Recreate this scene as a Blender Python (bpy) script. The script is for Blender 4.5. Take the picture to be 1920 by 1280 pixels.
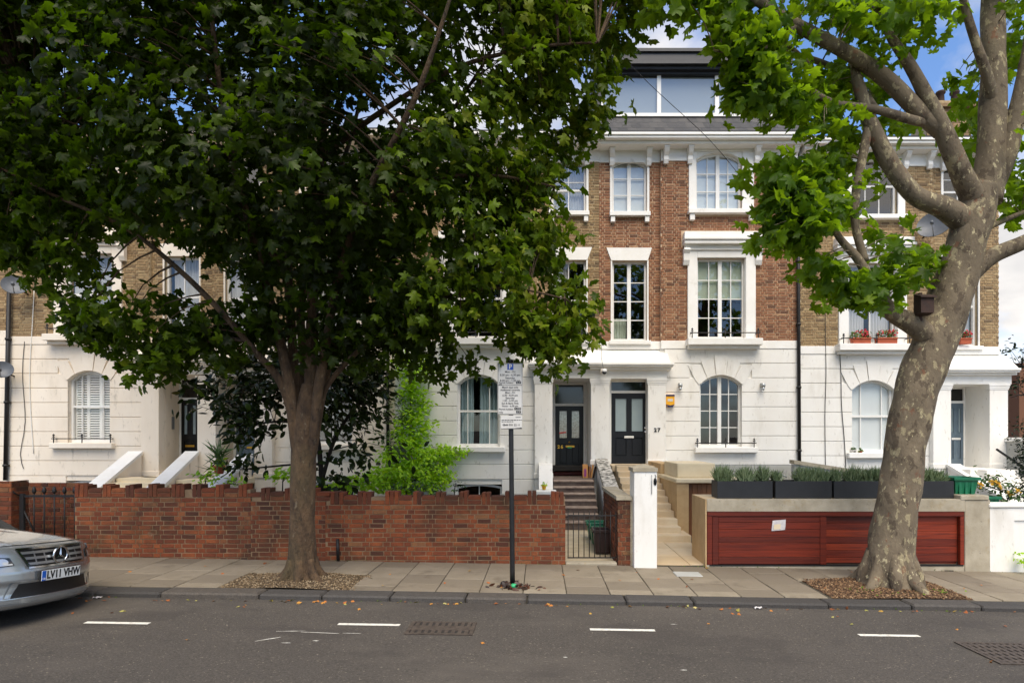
import bpy, math, random
import numpy as np
from mathutils import Vector, Matrix, Euler

for o in list(bpy.data.objects): bpy.data.objects.remove(o, do_unlink=True)
scene = bpy.context.scene
C = scene.collection
R = math.radians
random.seed(7); RNG = np.random.default_rng(11)

# ---------------------------------------------------------------- camera, sky, sun, exposure
FPX, CX, HY, CAMZ = 1100.0, 1012.0, 820.0, 2.06        # focal length and principal point in photo pixels
cam_d = bpy.data.cameras.new('camera'); cam = bpy.data.objects.new('camera', cam_d); C.objects.link(cam)
cam.location = (0, 0, CAMZ); cam.rotation_euler = (R(90), 0, 0)
cam_d.sensor_width = 36.0; cam_d.sensor_fit = 'HORIZONTAL'; cam_d.lens = 36.0*FPX/1920.0
cam_d.shift_x = (960.0-CX)/1920.0; cam_d.shift_y = (HY-640.0)/1920.0
cam_d.clip_start = 0.05; cam_d.clip_end = 2000
scene.camera = cam
SUN_EL, SUN_AZ = 56.0, 170.0     # azimuth measured from +Y towards +X
world = bpy.data.worlds.new('World'); scene.world = world; world.use_nodes = True
wn, wl = world.node_tree.nodes, world.node_tree.links
wn.clear()
w_out = wn.new('ShaderNodeOutputWorld'); w_bg = wn.new('ShaderNodeBackground'); w_sky = wn.new('ShaderNodeTexSky')
w_sky.sky_type = 'NISHITA'; w_sky.sun_disc = False; w_sky.sun_elevation = R(SUN_EL); w_sky.sun_rotation = R(SUN_AZ)
w_sky.air_density = 1.0; w_sky.dust_density = 0.6; w_sky.ozone_density = 2.0
w_tc = wn.new('ShaderNodeTexCoord'); w_sep = wn.new('ShaderNodeSeparateXYZ'); wl.new(w_tc.outputs['Generated'], w_sep.inputs[0])
w_add = wn.new('ShaderNodeMath'); w_add.operation = 'ADD'; w_add.inputs[1].default_value = 0.35
w_abs = wn.new('ShaderNodeMath'); w_abs.operation = 'MAXIMUM'; w_abs.inputs[1].default_value = 0.0
wl.new(w_sep.outputs['Z'], w_abs.inputs[0]); wl.new(w_abs.outputs[0], w_add.inputs[0])
w_div = wn.new('ShaderNodeVectorMath'); w_div.operation = 'DIVIDE'
w_cmb = wn.new('ShaderNodeCombineXYZ')
for i in range(3): wl.new(w_add.outputs[0], w_cmb.inputs[i])
wl.new(w_tc.outputs['Generated'], w_div.inputs[0]); wl.new(w_cmb.outputs[0], w_div.inputs[1])
w_map = wn.new('ShaderNodeMapping'); w_map.inputs['Location'].default_value = (3.1, 2.2, 1.1)
wl.new(w_div.outputs[0], w_map.inputs['Vector'])
w_noi = wn.new('ShaderNodeTexNoise'); w_noi.inputs['Scale'].default_value = 2.1; w_noi.inputs['Detail'].default_value = 7.0
w_noi.inputs['Roughness'].default_value = 0.52; w_noi.inputs['Distortion'].default_value = 0.25
wl.new(w_map.outputs[0], w_noi.inputs['Vector'])
w_rmp = wn.new('ShaderNodeValToRGB'); w_rmp.color_ramp.elements[0].position = 0.43; w_rmp.color_ramp.elements[1].position = 0.60
wl.new(w_noi.outputs['Fac'], w_rmp.inputs[0])
w_mix = wn.new('ShaderNodeMix'); w_mix.data_type = 'RGBA'
wl.new(w_rmp.outputs[0], w_mix.inputs['Factor']); w_mul = wn.new('ShaderNodeMix'); w_mul.data_type = 'RGBA'; w_mul.blend_type = 'MULTIPLY'; w_mul.inputs['Factor'].default_value = 1.0; w_mul.inputs['B'].default_value = (.46, .54, .64, 1); wl.new(w_sky.outputs[0], w_mul.inputs['A']); wl.new(w_mul.outputs['Result'], w_mix.inputs['A']); w_n2 = wn.new('ShaderNodeTexNoise'); w_n2.inputs['Scale'].default_value = 3.4; w_n2.inputs['Detail'].default_value = 6.0; wl.new(w_map.outputs[0], w_n2.inputs['Vector'])
w_r2 = wn.new('ShaderNodeValToRGB'); w_r2.color_ramp.elements[0].position = 0.36; w_r2.color_ramp.elements[0].color = (1.95, 1.93, 1.95, 1); w_r2.color_ramp.elements[1].position = 0.62; w_r2.color_ramp.elements[1].color = (3.0, 2.86, 2.72, 1)
wl.new(w_n2.outputs['Fac'], w_r2.inputs[0]); wl.new(w_r2.outputs[0], w_mix.inputs['B'])
wl.new(w_mix.outputs['Result'], w_bg.inputs['Color']); w_bg.inputs['Strength'].default_value = 0.125
wl.new(w_bg.outputs[0], w_out.inputs['Surface'])
sun_d = bpy.data.lights.new('sun', 'SUN'); sun_d.energy = 1.5; sun_d.angle = R(45); sun_d.color = (1.0, 0.89, 0.73)
sun = bpy.data.objects.new('sun', sun_d); C.objects.link(sun)
_sd = Vector((math.sin(R(SUN_AZ))*math.cos(R(SUN_EL)), math.cos(R(SUN_AZ))*math.cos(R(SUN_EL)), math.sin(R(SUN_EL))))
sun.rotation_euler = (-_sd).to_track_quat('-Z', 'Y').to_euler(); sun.location = (0, 0, 30)
scene.view_settings.view_transform = 'Standard'; scene.view_settings.look = 'None'
scene.view_settings.exposure = 1.64; scene.view_settings.gamma = 1.0
scene.view_settings.use_curve_mapping = False
scene.render.resolution_x = 1024; scene.render.resolution_y = 682
scene.render.engine = 'CYCLES'
try:
    scene.cycles.max_bounces = 8; scene.cycles.transparent_max_bounces = 12; scene.cycles.diffuse_bounces = 4
except Exception: pass

# ---------------------------------------------------------------- helpers
def PX(px, D): return (px-CX)*D/FPX
def PZ(py, D): return CAMZ-(py-HY)*D/FPX
def P(px, py, D): return Vector((PX(px, D), D, PZ(py, D)))
SLOPE = 0.0165
def gz(x): return -SLOPE*x
def lin(c):
    out = []
    for v in c:
        v = v/255.0
        out.append(v/12.92 if v <= 0.04045 else ((v+0.055)/1.055)**2.4)
    return tuple(out)+(1.0,)

WO = {}      # world origin of every object that parents something
def link(o, parent=None, wloc=Vector((0, 0, 0))):
    C.objects.link(o)
    if parent is not None:
        o.parent = parent; o.location = Vector(wloc)-WO[parent.name]
    else: o.location = wloc
    WO[o.name] = Vector(wloc)
    return o
def thing(name, label, cat, loc=(0, 0, 0), group=None):
    o = bpy.data.objects.new(name, None); o.empty_display_size = 0.2
    link(o, None, Vector(loc)); tag(o, label, cat, group); return o
def tag(o, label, cat=None, group=None, kind=None):
    if label: o['label'] = label
    if cat: o['category'] = cat
    if group: o['group'] = group
    if kind: o['kind'] = kind
    return o
def structure(o): o['kind'] = 'structure'; return o
def inst(name, mesh, parent, wloc, rot=None, scale=None):
    o = bpy.data.objects.new(name, mesh); link(o, parent, Vector(wloc))
    if rot is not None: o.rotation_euler = rot
    if scale is not None: o.scale = scale
    return o

class MB:
    """collects faces of one mesh"""
    def __init__(s): s.v = []; s.f = []; s.t = []; s.smooth = []
    def add(s, vs, fs, tint=None, smooth=False):
        b = len(s.v); s.v.extend([tuple(p) for p in vs])
        for f in fs:
            s.f.append([i+b for i in f]); s.t.append(random.random() if tint is None else tint); s.smooth.append(smooth)
        return s
    def box(s, x0, x1, y0, y1, z0, z1, tint=None, skip=''):
        if x0 > x1: x0, x1 = x1, x0
        if y0 > y1: y0, y1 = y1, y0
        if z0 > z1: z0, z1 = z1, z0
        v = [(x0,y0,z0),(x1,y0,z0),(x1,y1,z0),(x0,y1,z0),(x0,y0,z1),(x1,y0,z1),(x1,y1,z1),(x0,y1,z1)]
        f = [(0,3,2,1),(4,5,6,7),(0,1,5,4),(1,2,6,5),(2,3,7,6),(3,0,4,7)]
        if 'b' in skip: f = [q for k, q in enumerate(f) if k != 4]
        return s.add(v, f, random.random() if tint is None else tint)
    def bevbox(s, x0, x1, y0, y1, z0, z1, b=0.01, tint=None):
        """box with chamfered edges"""
        if x0 > x1: x0, x1 = x1, x0
        if y0 > y1: y0, y1 = y1, y0
        if z0 > z1: z0, z1 = z1, z0
        b = min(b, (x1-x0)*.45, (y1-y0)*.45, (z1-z0)*.45)
        vs = []; idx = {}
        for i, X in enumerate(((x0, x0+b), (x1, x1-b))):
            for j, Y in enumerate(((y0, y0+b), (y1, y1-b))):
                for k, Z in enumerate(((z0, z0+b), (z1, z1-b))):
                    for a in range(3):
                        idx[(i,j,k,a)] = len(vs)
                        vs.append((X[0] if a == 0 else X[1], Y[0] if a == 1 else Y[1], Z[0] if a == 2 else Z[1]))
        F = []
        c4 = ((0,0),(1,0),(1,1),(0,1))
        for i in (0,1): F.append([idx[(i,p,q,0)] for p, q in c4][::(1 if i else -1)])
        for j in (0,1): F.append([idx[(p,j,q,1)] for p, q in c4][::(-1 if j else 1)])
        for k in (0,1): F.append([idx[(p,q,k,2)] for p, q in c4][::(1 if k else -1)])
        for k in (0,1):
            for j in (0,1): F.append([idx[(0,j,k,1)],idx[(1,j,k,1)],idx[(1,j,k,2)],idx[(0,j,k,2)]])
        for k in (0,1):
            for i in (0,1): F.append([idx[(i,0,k,0)],idx[(i,1,k,0)],idx[(i,1,k,2)],idx[(i,0,k,2)]])
        for j in (0,1):
            for i in (0,1): F.append([idx[(i,j,0,0)],idx[(i,j,1,0)],idx[(i,j,1,1)],idx[(i,j,0,1)]])
        for i in (0,1):
            for j in (0,1):
                for k in (0,1): F.append([idx[(i,j,k,0)],idx[(i,j,k,1)],idx[(i,j,k,2)]])
        cx, cy, cz = (x0+x1)/2, (y0+y1)/2, (z0+z1)/2
        G = []
        for f in F:
            a, b_, c = [Vector(vs[q]) for q in f[:3]]; n = (b_-a).cross(c-a); m = (a+b_+c)/3-Vector((cx,cy,cz))
            G.append(f if n.dot(m) >= 0 else f[::-1])
        return s.add(vs, G, random.random() if tint is None else tint)
    def prism(s, pts, y0, y1, tint=None):
        """polygon of (x, z) points, extruded along Y from y0 (front) to y1"""
        n = len(pts)
        ar = sum(pts[i][0]*pts[(i+1)%n][1]-pts[(i+1)%n][0]*pts[i][1] for i in range(n))
        if ar < 0: pts = pts[::-1]
        v = [(x, y0, z) for x, z in pts]+[(x, y1, z) for x, z in pts]
        f = [tuple(range(n)), tuple(range(2*n-1, n-1, -1))]
        for i in range(n):
            j = (i+1) % n; f.append((i, i+n, j+n, j))
        return s.add(v, f, random.random() if tint is None else tint)
    def prismx(s, pts, x0, x1, tint=None):
        """polygon of (y, z) points, extruded along X"""
        n = len(pts)
        ar = sum(pts[i][0]*pts[(i+1)%n][1]-pts[(i+1)%n][0]*pts[i][1] for i in range(n))
        if ar < 0: pts = pts[::-1]
        v = [(x0, y, z) for y, z in pts]+[(x1, y, z) for y, z in pts]
        f = [tuple(range(n-1, -1, -1)), tuple(range(n, 2*n))]
        for i in range(n):
            j = (i+1) % n; f.append((i, j, j+n, i+n))
        return s.add(v, f, random.random() if tint is None else tint)
    def prismz(s, pts, z0, z1, tint=None):
        n = len(pts)
        ar = sum(pts[i][0]*pts[(i+1)%n][1]-pts[(i+1)%n][0]*pts[i][1] for i in range(n))
        if ar < 0: pts = pts[::-1]
        v = [(x, y, z0) for x, y in pts]+[(x, y, z1) for x, y in pts]
        f = [tuple(range(n-1, -1, -1)), tuple(range(n, 2*n))]
        for i in range(n):
            j = (i+1) % n; f.append((i, j, j+n, i+n))
        return s.add(v, f, random.random() if tint is None else tint)
    def tube(s, pts, rad, n=8, caps=True, noise=0.0, smooth=True, nfreq=3.0, seed=0):
        pts = [Vector(p) for p in pts]
        if not hasattr(rad, '__len__'): rad = [rad]*len(pts)
        ref = Vector((0.31, 0.17, 0.93)); vs = []; fs = []
        prev = None
        for i, p in enumerate(pts):
            t = (pts[min(i+1, len(pts)-1)]-pts[max(i-1, 0)]).normalized()
            if prev is None:
                a = t.cross(ref if abs(t.dot(ref)) < .95 else Vector((1,0,0))).normalized()
            else:
                a = (prev-t*prev.dot(t)).normalized()
            prev = a; b = t.cross(a)
            for k in range(n):
                th = 2*math.pi*k/n; r = rad[i]
                if noise:
                    r *= 1+noise*(math.sin(th*2+i*.55*nfreq*.3+seed)+.7*math.sin(th*3-i*.41*nfreq*.3+seed*2)+.5*math.sin(th*5+i*.9+seed*3))
                vs.append(p+(a*math.cos(th)+b*math.sin(th))*r)
        for i in range(len(pts)-1):
            for k in range(n):
                k2 = (k+1) % n
                fs.append((i*n+k, i*n+k2, (i+1)*n+k2, (i+1)*n+k))
        if caps: fs.append(tuple(range(n-1, -1, -1))); fs.append(tuple(range((len(pts)-1)*n, len(pts)*n)))
        return s.add(vs, fs, None, smooth)
    def lathe(s, prof, cx, cy, n=16, smooth=True):
        """profile of (r, z)"""
        vs = []; fs = []
        for r, z in prof:
            for k in range(n):
                th = 2*math.pi*k/n; vs.append((cx+r*math.cos(th), cy+r*math.sin(th), z))
        for i in range(len(prof)-1):
            for k in range(n):
                k2 = (k+1) % n; fs.append((i*n+k, i*n+k2, (i+1)*n+k2, (i+1)*n+k))
        fs.append(tuple(range(n-1, -1, -1))); fs.append(tuple(range((len(prof)-1)*n, len(prof)*n)))
        return s.add(vs, fs, None, smooth)
    def grid(s, fn, nu, nv, smooth=True, flip=False):
        vs = [fn(i/nu, j/nv) for i in range(nu+1) for j in range(nv+1)]; fs = []
        for i in range(nu):
            for j in range(nv):
                a = i*(nv+1)+j; q = (a, a+nv+1, a+nv+2, a+1)
                fs.append(q[::-1] if flip else q)
        return s.add(vs, fs, None, smooth)
    def mesh(s, name, mat, c):
        me = bpy.data.meshes.new(name)
        me.from_pydata([(x-c[0], y-c[1], z-c[2]) for x, y, z in s.v], [], s.f)
        at = me.attributes.new('tint', 'FLOAT', 'FACE'); at.data.foreach_set('value', s.t)
        if any(s.smooth): me.polygons.foreach_set('use_smooth', s.smooth)
        if mat: me.materials.append(M[mat])
        me.update(); return me
    def build(s, name, mat, parent=None):
        a = np.array(s.v); c = (a.min(0)+a.max(0))/2
        if parent is None: c[2] = a[:, 2].min()
        c = Vector([float(q) for q in c])
        o = bpy.data.objects.new(name, s.mesh(name, mat, c)); return link(o, parent, c)

def text(name, body, mat, parent, loc, size, rot=(R(90), 0, 0), align='CENTER', ext=0.001, sx=1.0, bold=0.0):
    cu = bpy.data.curves.new(name+'_curve', 'FONT'); cu.body = body; cu.size = size; cu.align_x = align; cu.align_y = 'CENTER'; cu.extrude = ext; cu.resolution_u = 3
    cu.offset = bold
    tmp = bpy.data.objects.new('tmp_text', cu); C.objects.link(tmp)
    bpy.context.view_layer.update()
    me = bpy.data.meshes.new_from_object(tmp.evaluated_get(bpy.context.evaluated_depsgraph_get()))
    bpy.data.objects.remove(tmp, do_unlink=True)
    me.materials.clear(); me.materials.append(M[mat])
    o = bpy.data.objects.new(name, me); link(o, parent, Vector(loc)); o.rotation_euler = rot; o.scale = (sx, 1, 1); return o

def curve_pts(pts, rad, step=0.12):
    """Catmull-Rom resample of points with radii"""
    pts = [Vector(p) for p in pts]; P_, R_ = [], []
    for i in range(len(pts)-1):
        p0, p1, p2, p3 = pts[max(i-1,0)], pts[i], pts[i+1], pts[min(i+2, len(pts)-1)]
        n = max(2, int((p2-p1).length/step))
        for k in range(n):
            t = k/n
            q = 0.5*((2*p1)+(p2-p0)*t+(2*p0-5*p1+4*p2-p3)*t*t+(3*p1-p0-3*p2+p3)*t**3)
            P_.append(q); R_.append(rad[i]*(1-t)+rad[i+1]*t)
    P_.append(pts[-1]); R_.append(rad[-1])
    return P_, R_

# ---------------------------------------------------------------- materials
M = {}
def mk(name, c1, c2=None, scale=6.0, rough=0.7, bump=0.0, bscale=60.0, metal=0.0, ramp=None, stains=(), lo=0.35, hi=0.7,
       transl=0.0, tcol=None, coat=0.0, spec=0.5, stretch=(1,1,1), fine=0.0, bdist=0.01, tintmix=0.0):
    """colours are sRGB 0-255 of the surface itself; noise uses real positions"""
    m = bpy.data.materials.new(name); m.use_nodes = True; nt = m.node_tree; N, L = nt.nodes, nt.links
    bs = N['Principled BSDF']; out = N['Material Output']
    geo = N.new('ShaderNodeNewGeometry'); mp = N.new('ShaderNodeMapping'); mp.inputs['Scale'].default_value = stretch
    L.new(geo.outputs['Position'], mp.inputs['Vector'])
    def noise(sc, det=5.0, ro=.6):
        n = N.new('ShaderNodeTexNoise'); n.inputs['Scale'].default_value = sc; n.inputs['Detail'].default_value = det; n.inputs['Roughness'].default_value = ro
        L.new(mp.outputs[0], n.inputs['Vector']); return n.outputs['Fac']
    def mix(f, a, b, fv=None):
        x = N.new('ShaderNodeMix'); x.data_type = 'RGBA'
        if f is not None: L.new(f, x.inputs['Factor'])
        else: x.inputs['Factor'].default_value = fv
        for s_, v in (('A', a), ('B', b)):
            if isinstance(v, tuple): x.inputs[s_].default_value = v
            else: L.new(v, x.inputs[s_])
        return x.outputs['Result']
    def thr(f, a, b):
        r = N.new('ShaderNodeMapRange'); r.inputs['From Min'].default_value = a; r.inputs['From Max'].default_value = b; r.clamp = True
        L.new(f, r.inputs['Value']); return r.outputs['Result']
    col = lin(c1)
    if ramp:
        at = N.new('ShaderNodeAttribute'); at.attribute_name = 'tint'
        cr = N.new('ShaderNodeValToRGB'); e = cr.color_ramp.elements
        while len(e) < len(ramp): e.new(0.5)
        for k, (pos, cc) in enumerate(ramp): e[k].position = pos; e[k].color = lin(cc)
        L.new(at.outputs['Fac'], cr.inputs[0]); col = cr.outputs[0]
        if c2: col = mix(thr(noise(scale), lo, hi), col, mix(None, col, lin(c2), 0.55))
    elif c2: col = mix(thr(noise(scale), lo, hi), lin(c1), lin(c2))
    if fine: 
        f = thr(noise(bscale*1.5, 2.0), .3, .7)
        v = N.new('ShaderNodeMix'); v.data_type = 'RGBA'; v.blend_type = 'MULTIPLY'; v.inputs['Factor'].default_value = 1.0
        g = mix(f, (1-fine,)*3+(1,), (1+fine*.6,)*3+(1,))
        if isinstance(col, tuple): v.inputs['A'].default_value = col
        else: L.new(col, v.inputs['A'])
        L.new(g, v.inputs['B']); col = v.outputs['Result']
    for (sc_col, sc_scale, a, b, amt) in stains:
        f = thr(noise(sc_scale, 7.0, .65), a, b); mu = N.new('ShaderNodeMath'); mu.operation = 'MULTIPLY'; mu.inputs[1].default_value = amt
        L.new(f, mu.inputs[0]); col = mix(mu.outputs[0], col, lin(sc_col))
    if isinstance(col, tuple): bs.inputs['Base Color'].default_value = col
    else: L.new(col, bs.inputs['Base Color'])
    bs.inputs['Roughness'].default_value = rough; bs.inputs['Metallic'].default_value = metal
    bs.inputs['Specular IOR Level'].default_value = spec
    if coat: bs.inputs['Coat Weight'].default_value = coat; bs.inputs['Coat Roughness'].default_value = 0.06
    if bump:
        bm = N.new('ShaderNodeBump'); bm.inputs['Strength'].default_value = bump; bm.inputs['Distance'].default_value = bdist
        L.new(noise(bscale, 6.0, .65), bm.inputs['Height']); L.new(bm.outputs[0], bs.inputs['Normal'])
    if transl:
        tr = N.new('ShaderNodeBsdfTranslucent')
        if tcol:
            h = mix(None, col, lin(tcol), .6) if not isinstance(col, tuple) else lin(tcol)
            if isinstance(h, tuple): tr.inputs[0].default_value = h
            else: L.new(h, tr.inputs[0])
        elif isinstance(col, tuple): tr.inputs[0].default_value = col
        else: L.new(col, tr.inputs[0])
        ms = N.new('ShaderNodeMixShader'); ms.inputs[0].default_value = transl
        L.new(bs.outputs[0], ms.inputs[1]); L.new(tr.outputs[0], ms.inputs[2]); L.new(ms.outputs[0], out.inputs['Surface'])
    M[name] = m; return m

def mk_glass(name, tint=(1, 1, 1), rough=0.0, refl=1.0):
    m = bpy.data.materials.new(name); m.use_nodes = True; N, L = m.node_tree.nodes, m.node_tree.links; N.clear()
    out = N.new('ShaderNodeOutputMaterial'); g = N.new('ShaderNodeBsdfGlossy'); g.inputs['Roughness'].default_value = rough
    t = N.new('ShaderNodeBsdfTransparent'); t.inputs[0].default_value = tuple(tint)+(1,)
    lw = N.new('ShaderNodeLayerWeight'); pw = N.new('ShaderNodeMath'); pw.operation = 'POWER'; pw.inputs[1].default_value = 5.0; L.new(lw.outputs['Facing'], pw.inputs[0])
    mu = N.new('ShaderNodeMath'); mu.operation = 'MULTIPLY_ADD'; mu.inputs[1].default_value = .8; mu.inputs[2].default_value = .085*refl; mu.use_clamp = True; L.new(pw.outputs[0], mu.inputs[0])
    ms = N.new('ShaderNodeMixShader'); L.new(mu.outputs[0], ms.inputs[0]); L.new(t.outputs[0], ms.inputs[1]); L.new(g.outputs[0], ms.inputs[2])
    L.new(ms.outputs[0], out.inputs['Surface']); M[name] = m

WDIRT = (((168,156,132), 1.3, .56, .76, .4), ((112,104,86), 5.0, .62, .73, .45), ((146,136,116), 13.0, .61, .69, .35))
mk('stucco_white', (238,236,230), (229,225,217), 1.2, .75, .12, 90, stains=WDIRT, stretch=(1,1,.35))
mk('stucco_cream', (240,229,212), (231,217,197), 1.2, .75, .12, 90, stains=WDIRT, stretch=(1,1,.35))
mk('stucco_grey', (176,176,170), (160,160,155), 2.0, .8, .15, 80)
mk('trim_white', (240,238,233), (230,227,219), 2.0, .6, .06, 60, stains=(((140,130,112), 3.0, .62, .75, .3),))
mk('trim_cream', (240,230,214), (231,218,199), 2.0, .6, .06, 60, stains=(((140,128,108), 3.0, .62, .75, .25),))
mk('paint_white', (235,234,230), (226,223,216), 3.0, .4)
mk('stone_cap', (205,200,190), (80,78,70), 9.0, .9, .5, 40, lo=.4, hi=.62)
RED = [(0,(96,68,50)),(.15,(132,90,64)),(.45,(150,103,72)),(.75,(158,111,78)),(.92,(164,122,90)),(1,(176,138,104))]
STOCK = [(0,(112,92,68)),(.15,(144,118,84)),(.5,(162,134,96)),(.85,(174,148,108)),(1,(184,160,120))]
WALLB = [(0,(82,46,30)),(.15,(114,58,33)),(.45,(134,67,35)),(.75,(146,76,39)),(.92,(156,88,48)),(1,(142,96,60))]
mk('brick_red', (0,0,0), (118,76,58), 9, .9, .6, 70, ramp=RED, fine=.25, stains=(((86,62,50), 1.0, .58, .78, .3), ((66,46,38), 26, .62, .70, .5)))
mk('brick_stock', (0,0,0), (110,88,62), 9, .9, .6, 70, ramp=STOCK, fine=.25, stains=(((70,58,46), 1.0, .52, .75, .4), ((64,52,42), 26, .60, .70, .55)))
mk('brick_wall', (0,0,0), (92,50,36), 7, .9, .7, 60, ramp=WALLB, fine=.3, stains=(((50,38,27), .9, .46, .64, .75), ((64,56,32), 3.1, .56, .70, .6), ((178,164,142), 2.6, .67, .74, .45), ((54,38,30), 14, .60, .72, .5)))
mk('mortar_red', (204,178,148), (182,154,126), 12, .95, .5, 120)
mk('mortar_stock', (194,174,140), (168,148,116), 12, .95, .5, 120)
mk('mortar_wall', (146,120,92), (108,88,66), 3, .95, .6, 90, stains=(((70,62,42), 1.1, .52, .72, .6),))
mk('slate', (50,50,53), (66,65,66), 5, .6, .25, 50, ramp=[(0,(40,41,45)),(.5,(54,54,57)),(1,(72,70,69))])
mk('lead_dark', (30,30,33), (40,40,43), 4, .45, .05, 30)
mk('black_paint', (9,9,10), (13,13,14), 5, .32, spec=.35)
mk('door_navy', (18,19,23), (23,24,28), 5, .4, spec=.35)
mk('door_blue', (96,112,124), (88,103,115), 5, .4)
mk('iron', (24,23,23), (52,38,30), 30, .55, .2, 90, lo=.55, hi=.75)
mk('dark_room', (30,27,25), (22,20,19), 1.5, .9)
mk('curtain_white', (214,216,214), None, transl=.35, rough=.9)
mk('curtain_blue', (168,194,198), (150,178,184), 3, .9, transl=.3)
mk('curtain_lace', (196,188,170), (130,118,100), 18, .9, transl=.3)
mk('blind_green', (176,190,172), None, rough=.9, transl=.3)
mk('blind_sky_grey', (150,156,158), None, rough=.8)
mk('blind_pale', (226,232,232), None, rough=.7, transl=.25)
mk('shutter_white', (236,234,226), None, rough=.5)
mk_glass('glass')
mk_glass('glass_pale', (.82,.86,.86))
mk_glass('glass_sky_boost', (.95,.97,.97), 0.0, 1.9)  # upper panes mirror more, standing in for their brighter sky reflection
mk('glass_frosted', (150,164,166), (138,152,156), 2, .25, spec=.7)
mk('glass_dark', (16,15,15), None, rough=.08, spec=.6)
mk('asphalt', (82,76,69), (72,67,61), .5, .9, .9, 60, fine=.5, stains=(((160,148,132), 58, .62, .67, .85), ((44,39,35), 50, .60, .66, .6), ((58,53,49), .9, .53, .58, .45), ((98,91,82), .35, .50, .62, .5), ((48,45,42), 2.6, .66, .70, .5)), stretch=(.55,1,1), bdist=.012)
mk('paving', (0,0,0), (116,106,88), 3, .85, .35, 90, ramp=[(0,(116,106,91)),(.5,(132,121,104)),(1,(147,136,117))], fine=.12,
   stains=(((84,73,59), 2.2, .56, .7, .5), ((58,50,42), 40, .68, .72, .6)))
mk('joint_dirt', (78,70,58), (52,50,36), 8, 1.0, .5, 80)
mk('kerb_granite', (0,0,0), (58,55,52), 14, .8, .6, 60, ramp=[(0,(62,59,56)),(.5,(76,72,68)),(1,(100,90,78))], fine=.4)
mk('limestone', (0,0,0), (196,168,128), 3, .7, .15, 60, ramp=[(0,(190,170,138)),(.5,(204,186,156)),(1,(214,198,170))], stains=(((150,124,90), 4, .6, .75, .4),))
mk('limestone_wall', (196,166,122), (182,150,106), 5, .75, .2, 60, stains=(((140,112,76), 7, .6, .72, .4),))
mk('limestone_pale', (228,212,180), (216,198,162), 3, .7, .12, 60)
mk('steps_brown', (112,98,88), (78,64,58), 6, .85, .4, 60)
mk('step_nosing', (164,146,130), (120,102,92), 7, .8, .3, 60)
mk('doorstep_red', (142,44,30), (118,36,26), 7, .5)
mk('path_concrete', (206,190,160), (182,166,136), 4, .9, .4, 50)
mk('soil', (66,54,40), (44,38,28), 6, 1.0, .8, 40)
mk('red_wood', (0,0,0), (86,28,18), 3.5, .5, .25, 30, ramp=[(0,(92,33,18)),(.5,(120,42,21)),(1,(154,60,30))], stretch=(.22,1,5), stains=(((58,18,14), 5, .46, .66, .7), ((150,70,44), 9, .62, .72, .4), ((108,84,66), 2.2, .66, .76, .35)), spec=.35)
mk('brown_wood', (0,0,0), (110,72,44), 3, .5, .2, 40, ramp=[(0,(116,74,46)),(1,(156,108,70))], stretch=(3,1,.3))
mk('concrete', (176,166,146), (150,140,120), 4, .9, .35, 60, stains=(((146,124,80), 5, .56, .7, .5), ((90,86,76), 12, .62, .72, .5)))
mk('planter_black', (30,31,33), (38,39,41), 8, .5, .1, 60)
mk('plastic_green', (22,112,76), (16,92,62), 6, .38)
mk('plastic_brown', (48,28,24), (40,24,20), 6, .4)
mk('terracotta', (184,94,62), (166,80,52), 8, .8)
mk('pot_yellow', (226,172,30), None, rough=.5)
mk('bark_maple', (102,80,57), (58,44,32), 9, .95, 1.0, 26, stretch=(1,1,.45), stains=(((74,74,48), 1.6, .5, .72, .4), ((136,124,102), 15, .60, .68, .6), ((34,27,21), 12, .57, .66, .7)), bdist=.05)
mk('bark_plane', (118,105,85), (94,82,65), 5, .9, .8, 22, stains=(((154,142,110), 7.5, .575, .59, .8), ((70,58,45), 6.2, .56, .58, .7), ((182,170,134), 13, .62, .635, .85), ((116,76,54), 7.0, .62, .65, .7)), stretch=(1,1,.6), bdist=.02)
mk('bark_dark', (52,42,34), (36,30,26), 12, .95, .6, 40)
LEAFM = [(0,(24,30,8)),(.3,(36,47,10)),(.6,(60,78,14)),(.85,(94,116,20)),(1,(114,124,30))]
LEAFP = [(0,(40,60,12)),(.35,(62,90,16)),(.75,(94,122,22)),(1,(122,144,32))]
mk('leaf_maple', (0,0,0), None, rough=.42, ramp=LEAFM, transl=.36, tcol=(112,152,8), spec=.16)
mk('leaf_plane', (0,0,0), None, rough=.45, ramp=LEAFP, transl=.52, tcol=(166,206,26), spec=.2)
mk('leaf_magnolia', (0,0,0), None, rough=.25, ramp=[(0,(34,44,18)),(.7,(52,66,26)),(.95,(78,98,36)),(1,(116,90,44))], transl=.12, spec=.2)
mk('leaf_bright', (0,0,0), None, rough=.5, ramp=[(0,(84,136,10)),(.35,(140,190,20)),(.75,(180,220,30)),(1,(206,234,60))], transl=.38, tcol=(210,244,20))
mk('leaf_mid', (0,0,0), None, rough=.5, ramp=[(0,(50,76,30)),(.5,(74,104,44)),(1,(104,132,60))], transl=.3)
mk('leaf_grey', (0,0,0), None, rough=.7, ramp=[(0,(78,98,62)),(.5,(114,134,90)),(1,(158,170,130))], transl=.25)
mk('leaf_conifer', (0,0,0), None, rough=.7, ramp=[(0,(22,36,20)),(1,(44,62,30))], transl=.1)
mk('leaf_fallen', (0,0,0), None, rough=.8, ramp=[(0,(110,62,28)),(.35,(166,92,38)),(.6,(186,128,54)),(.8,(126,128,50)),(1,(196,178,120))])
mk('litter_dark', (0,0,0), None, rough=.6, ramp=[(0,(26,22,20)),(.5,(62,42,30)),(.8,(110,62,36)),(1,(50,56,58))])
mk('flower_red', (206,40,52), (226,84,96), 30, .6, transl=.3)
mk('flower_yellow', (232,176,44), (240,196,80), 30, .6, transl=.3)
mk('flower_mauve', (150,130,160), (120,104,132), 30, .7)
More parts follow.
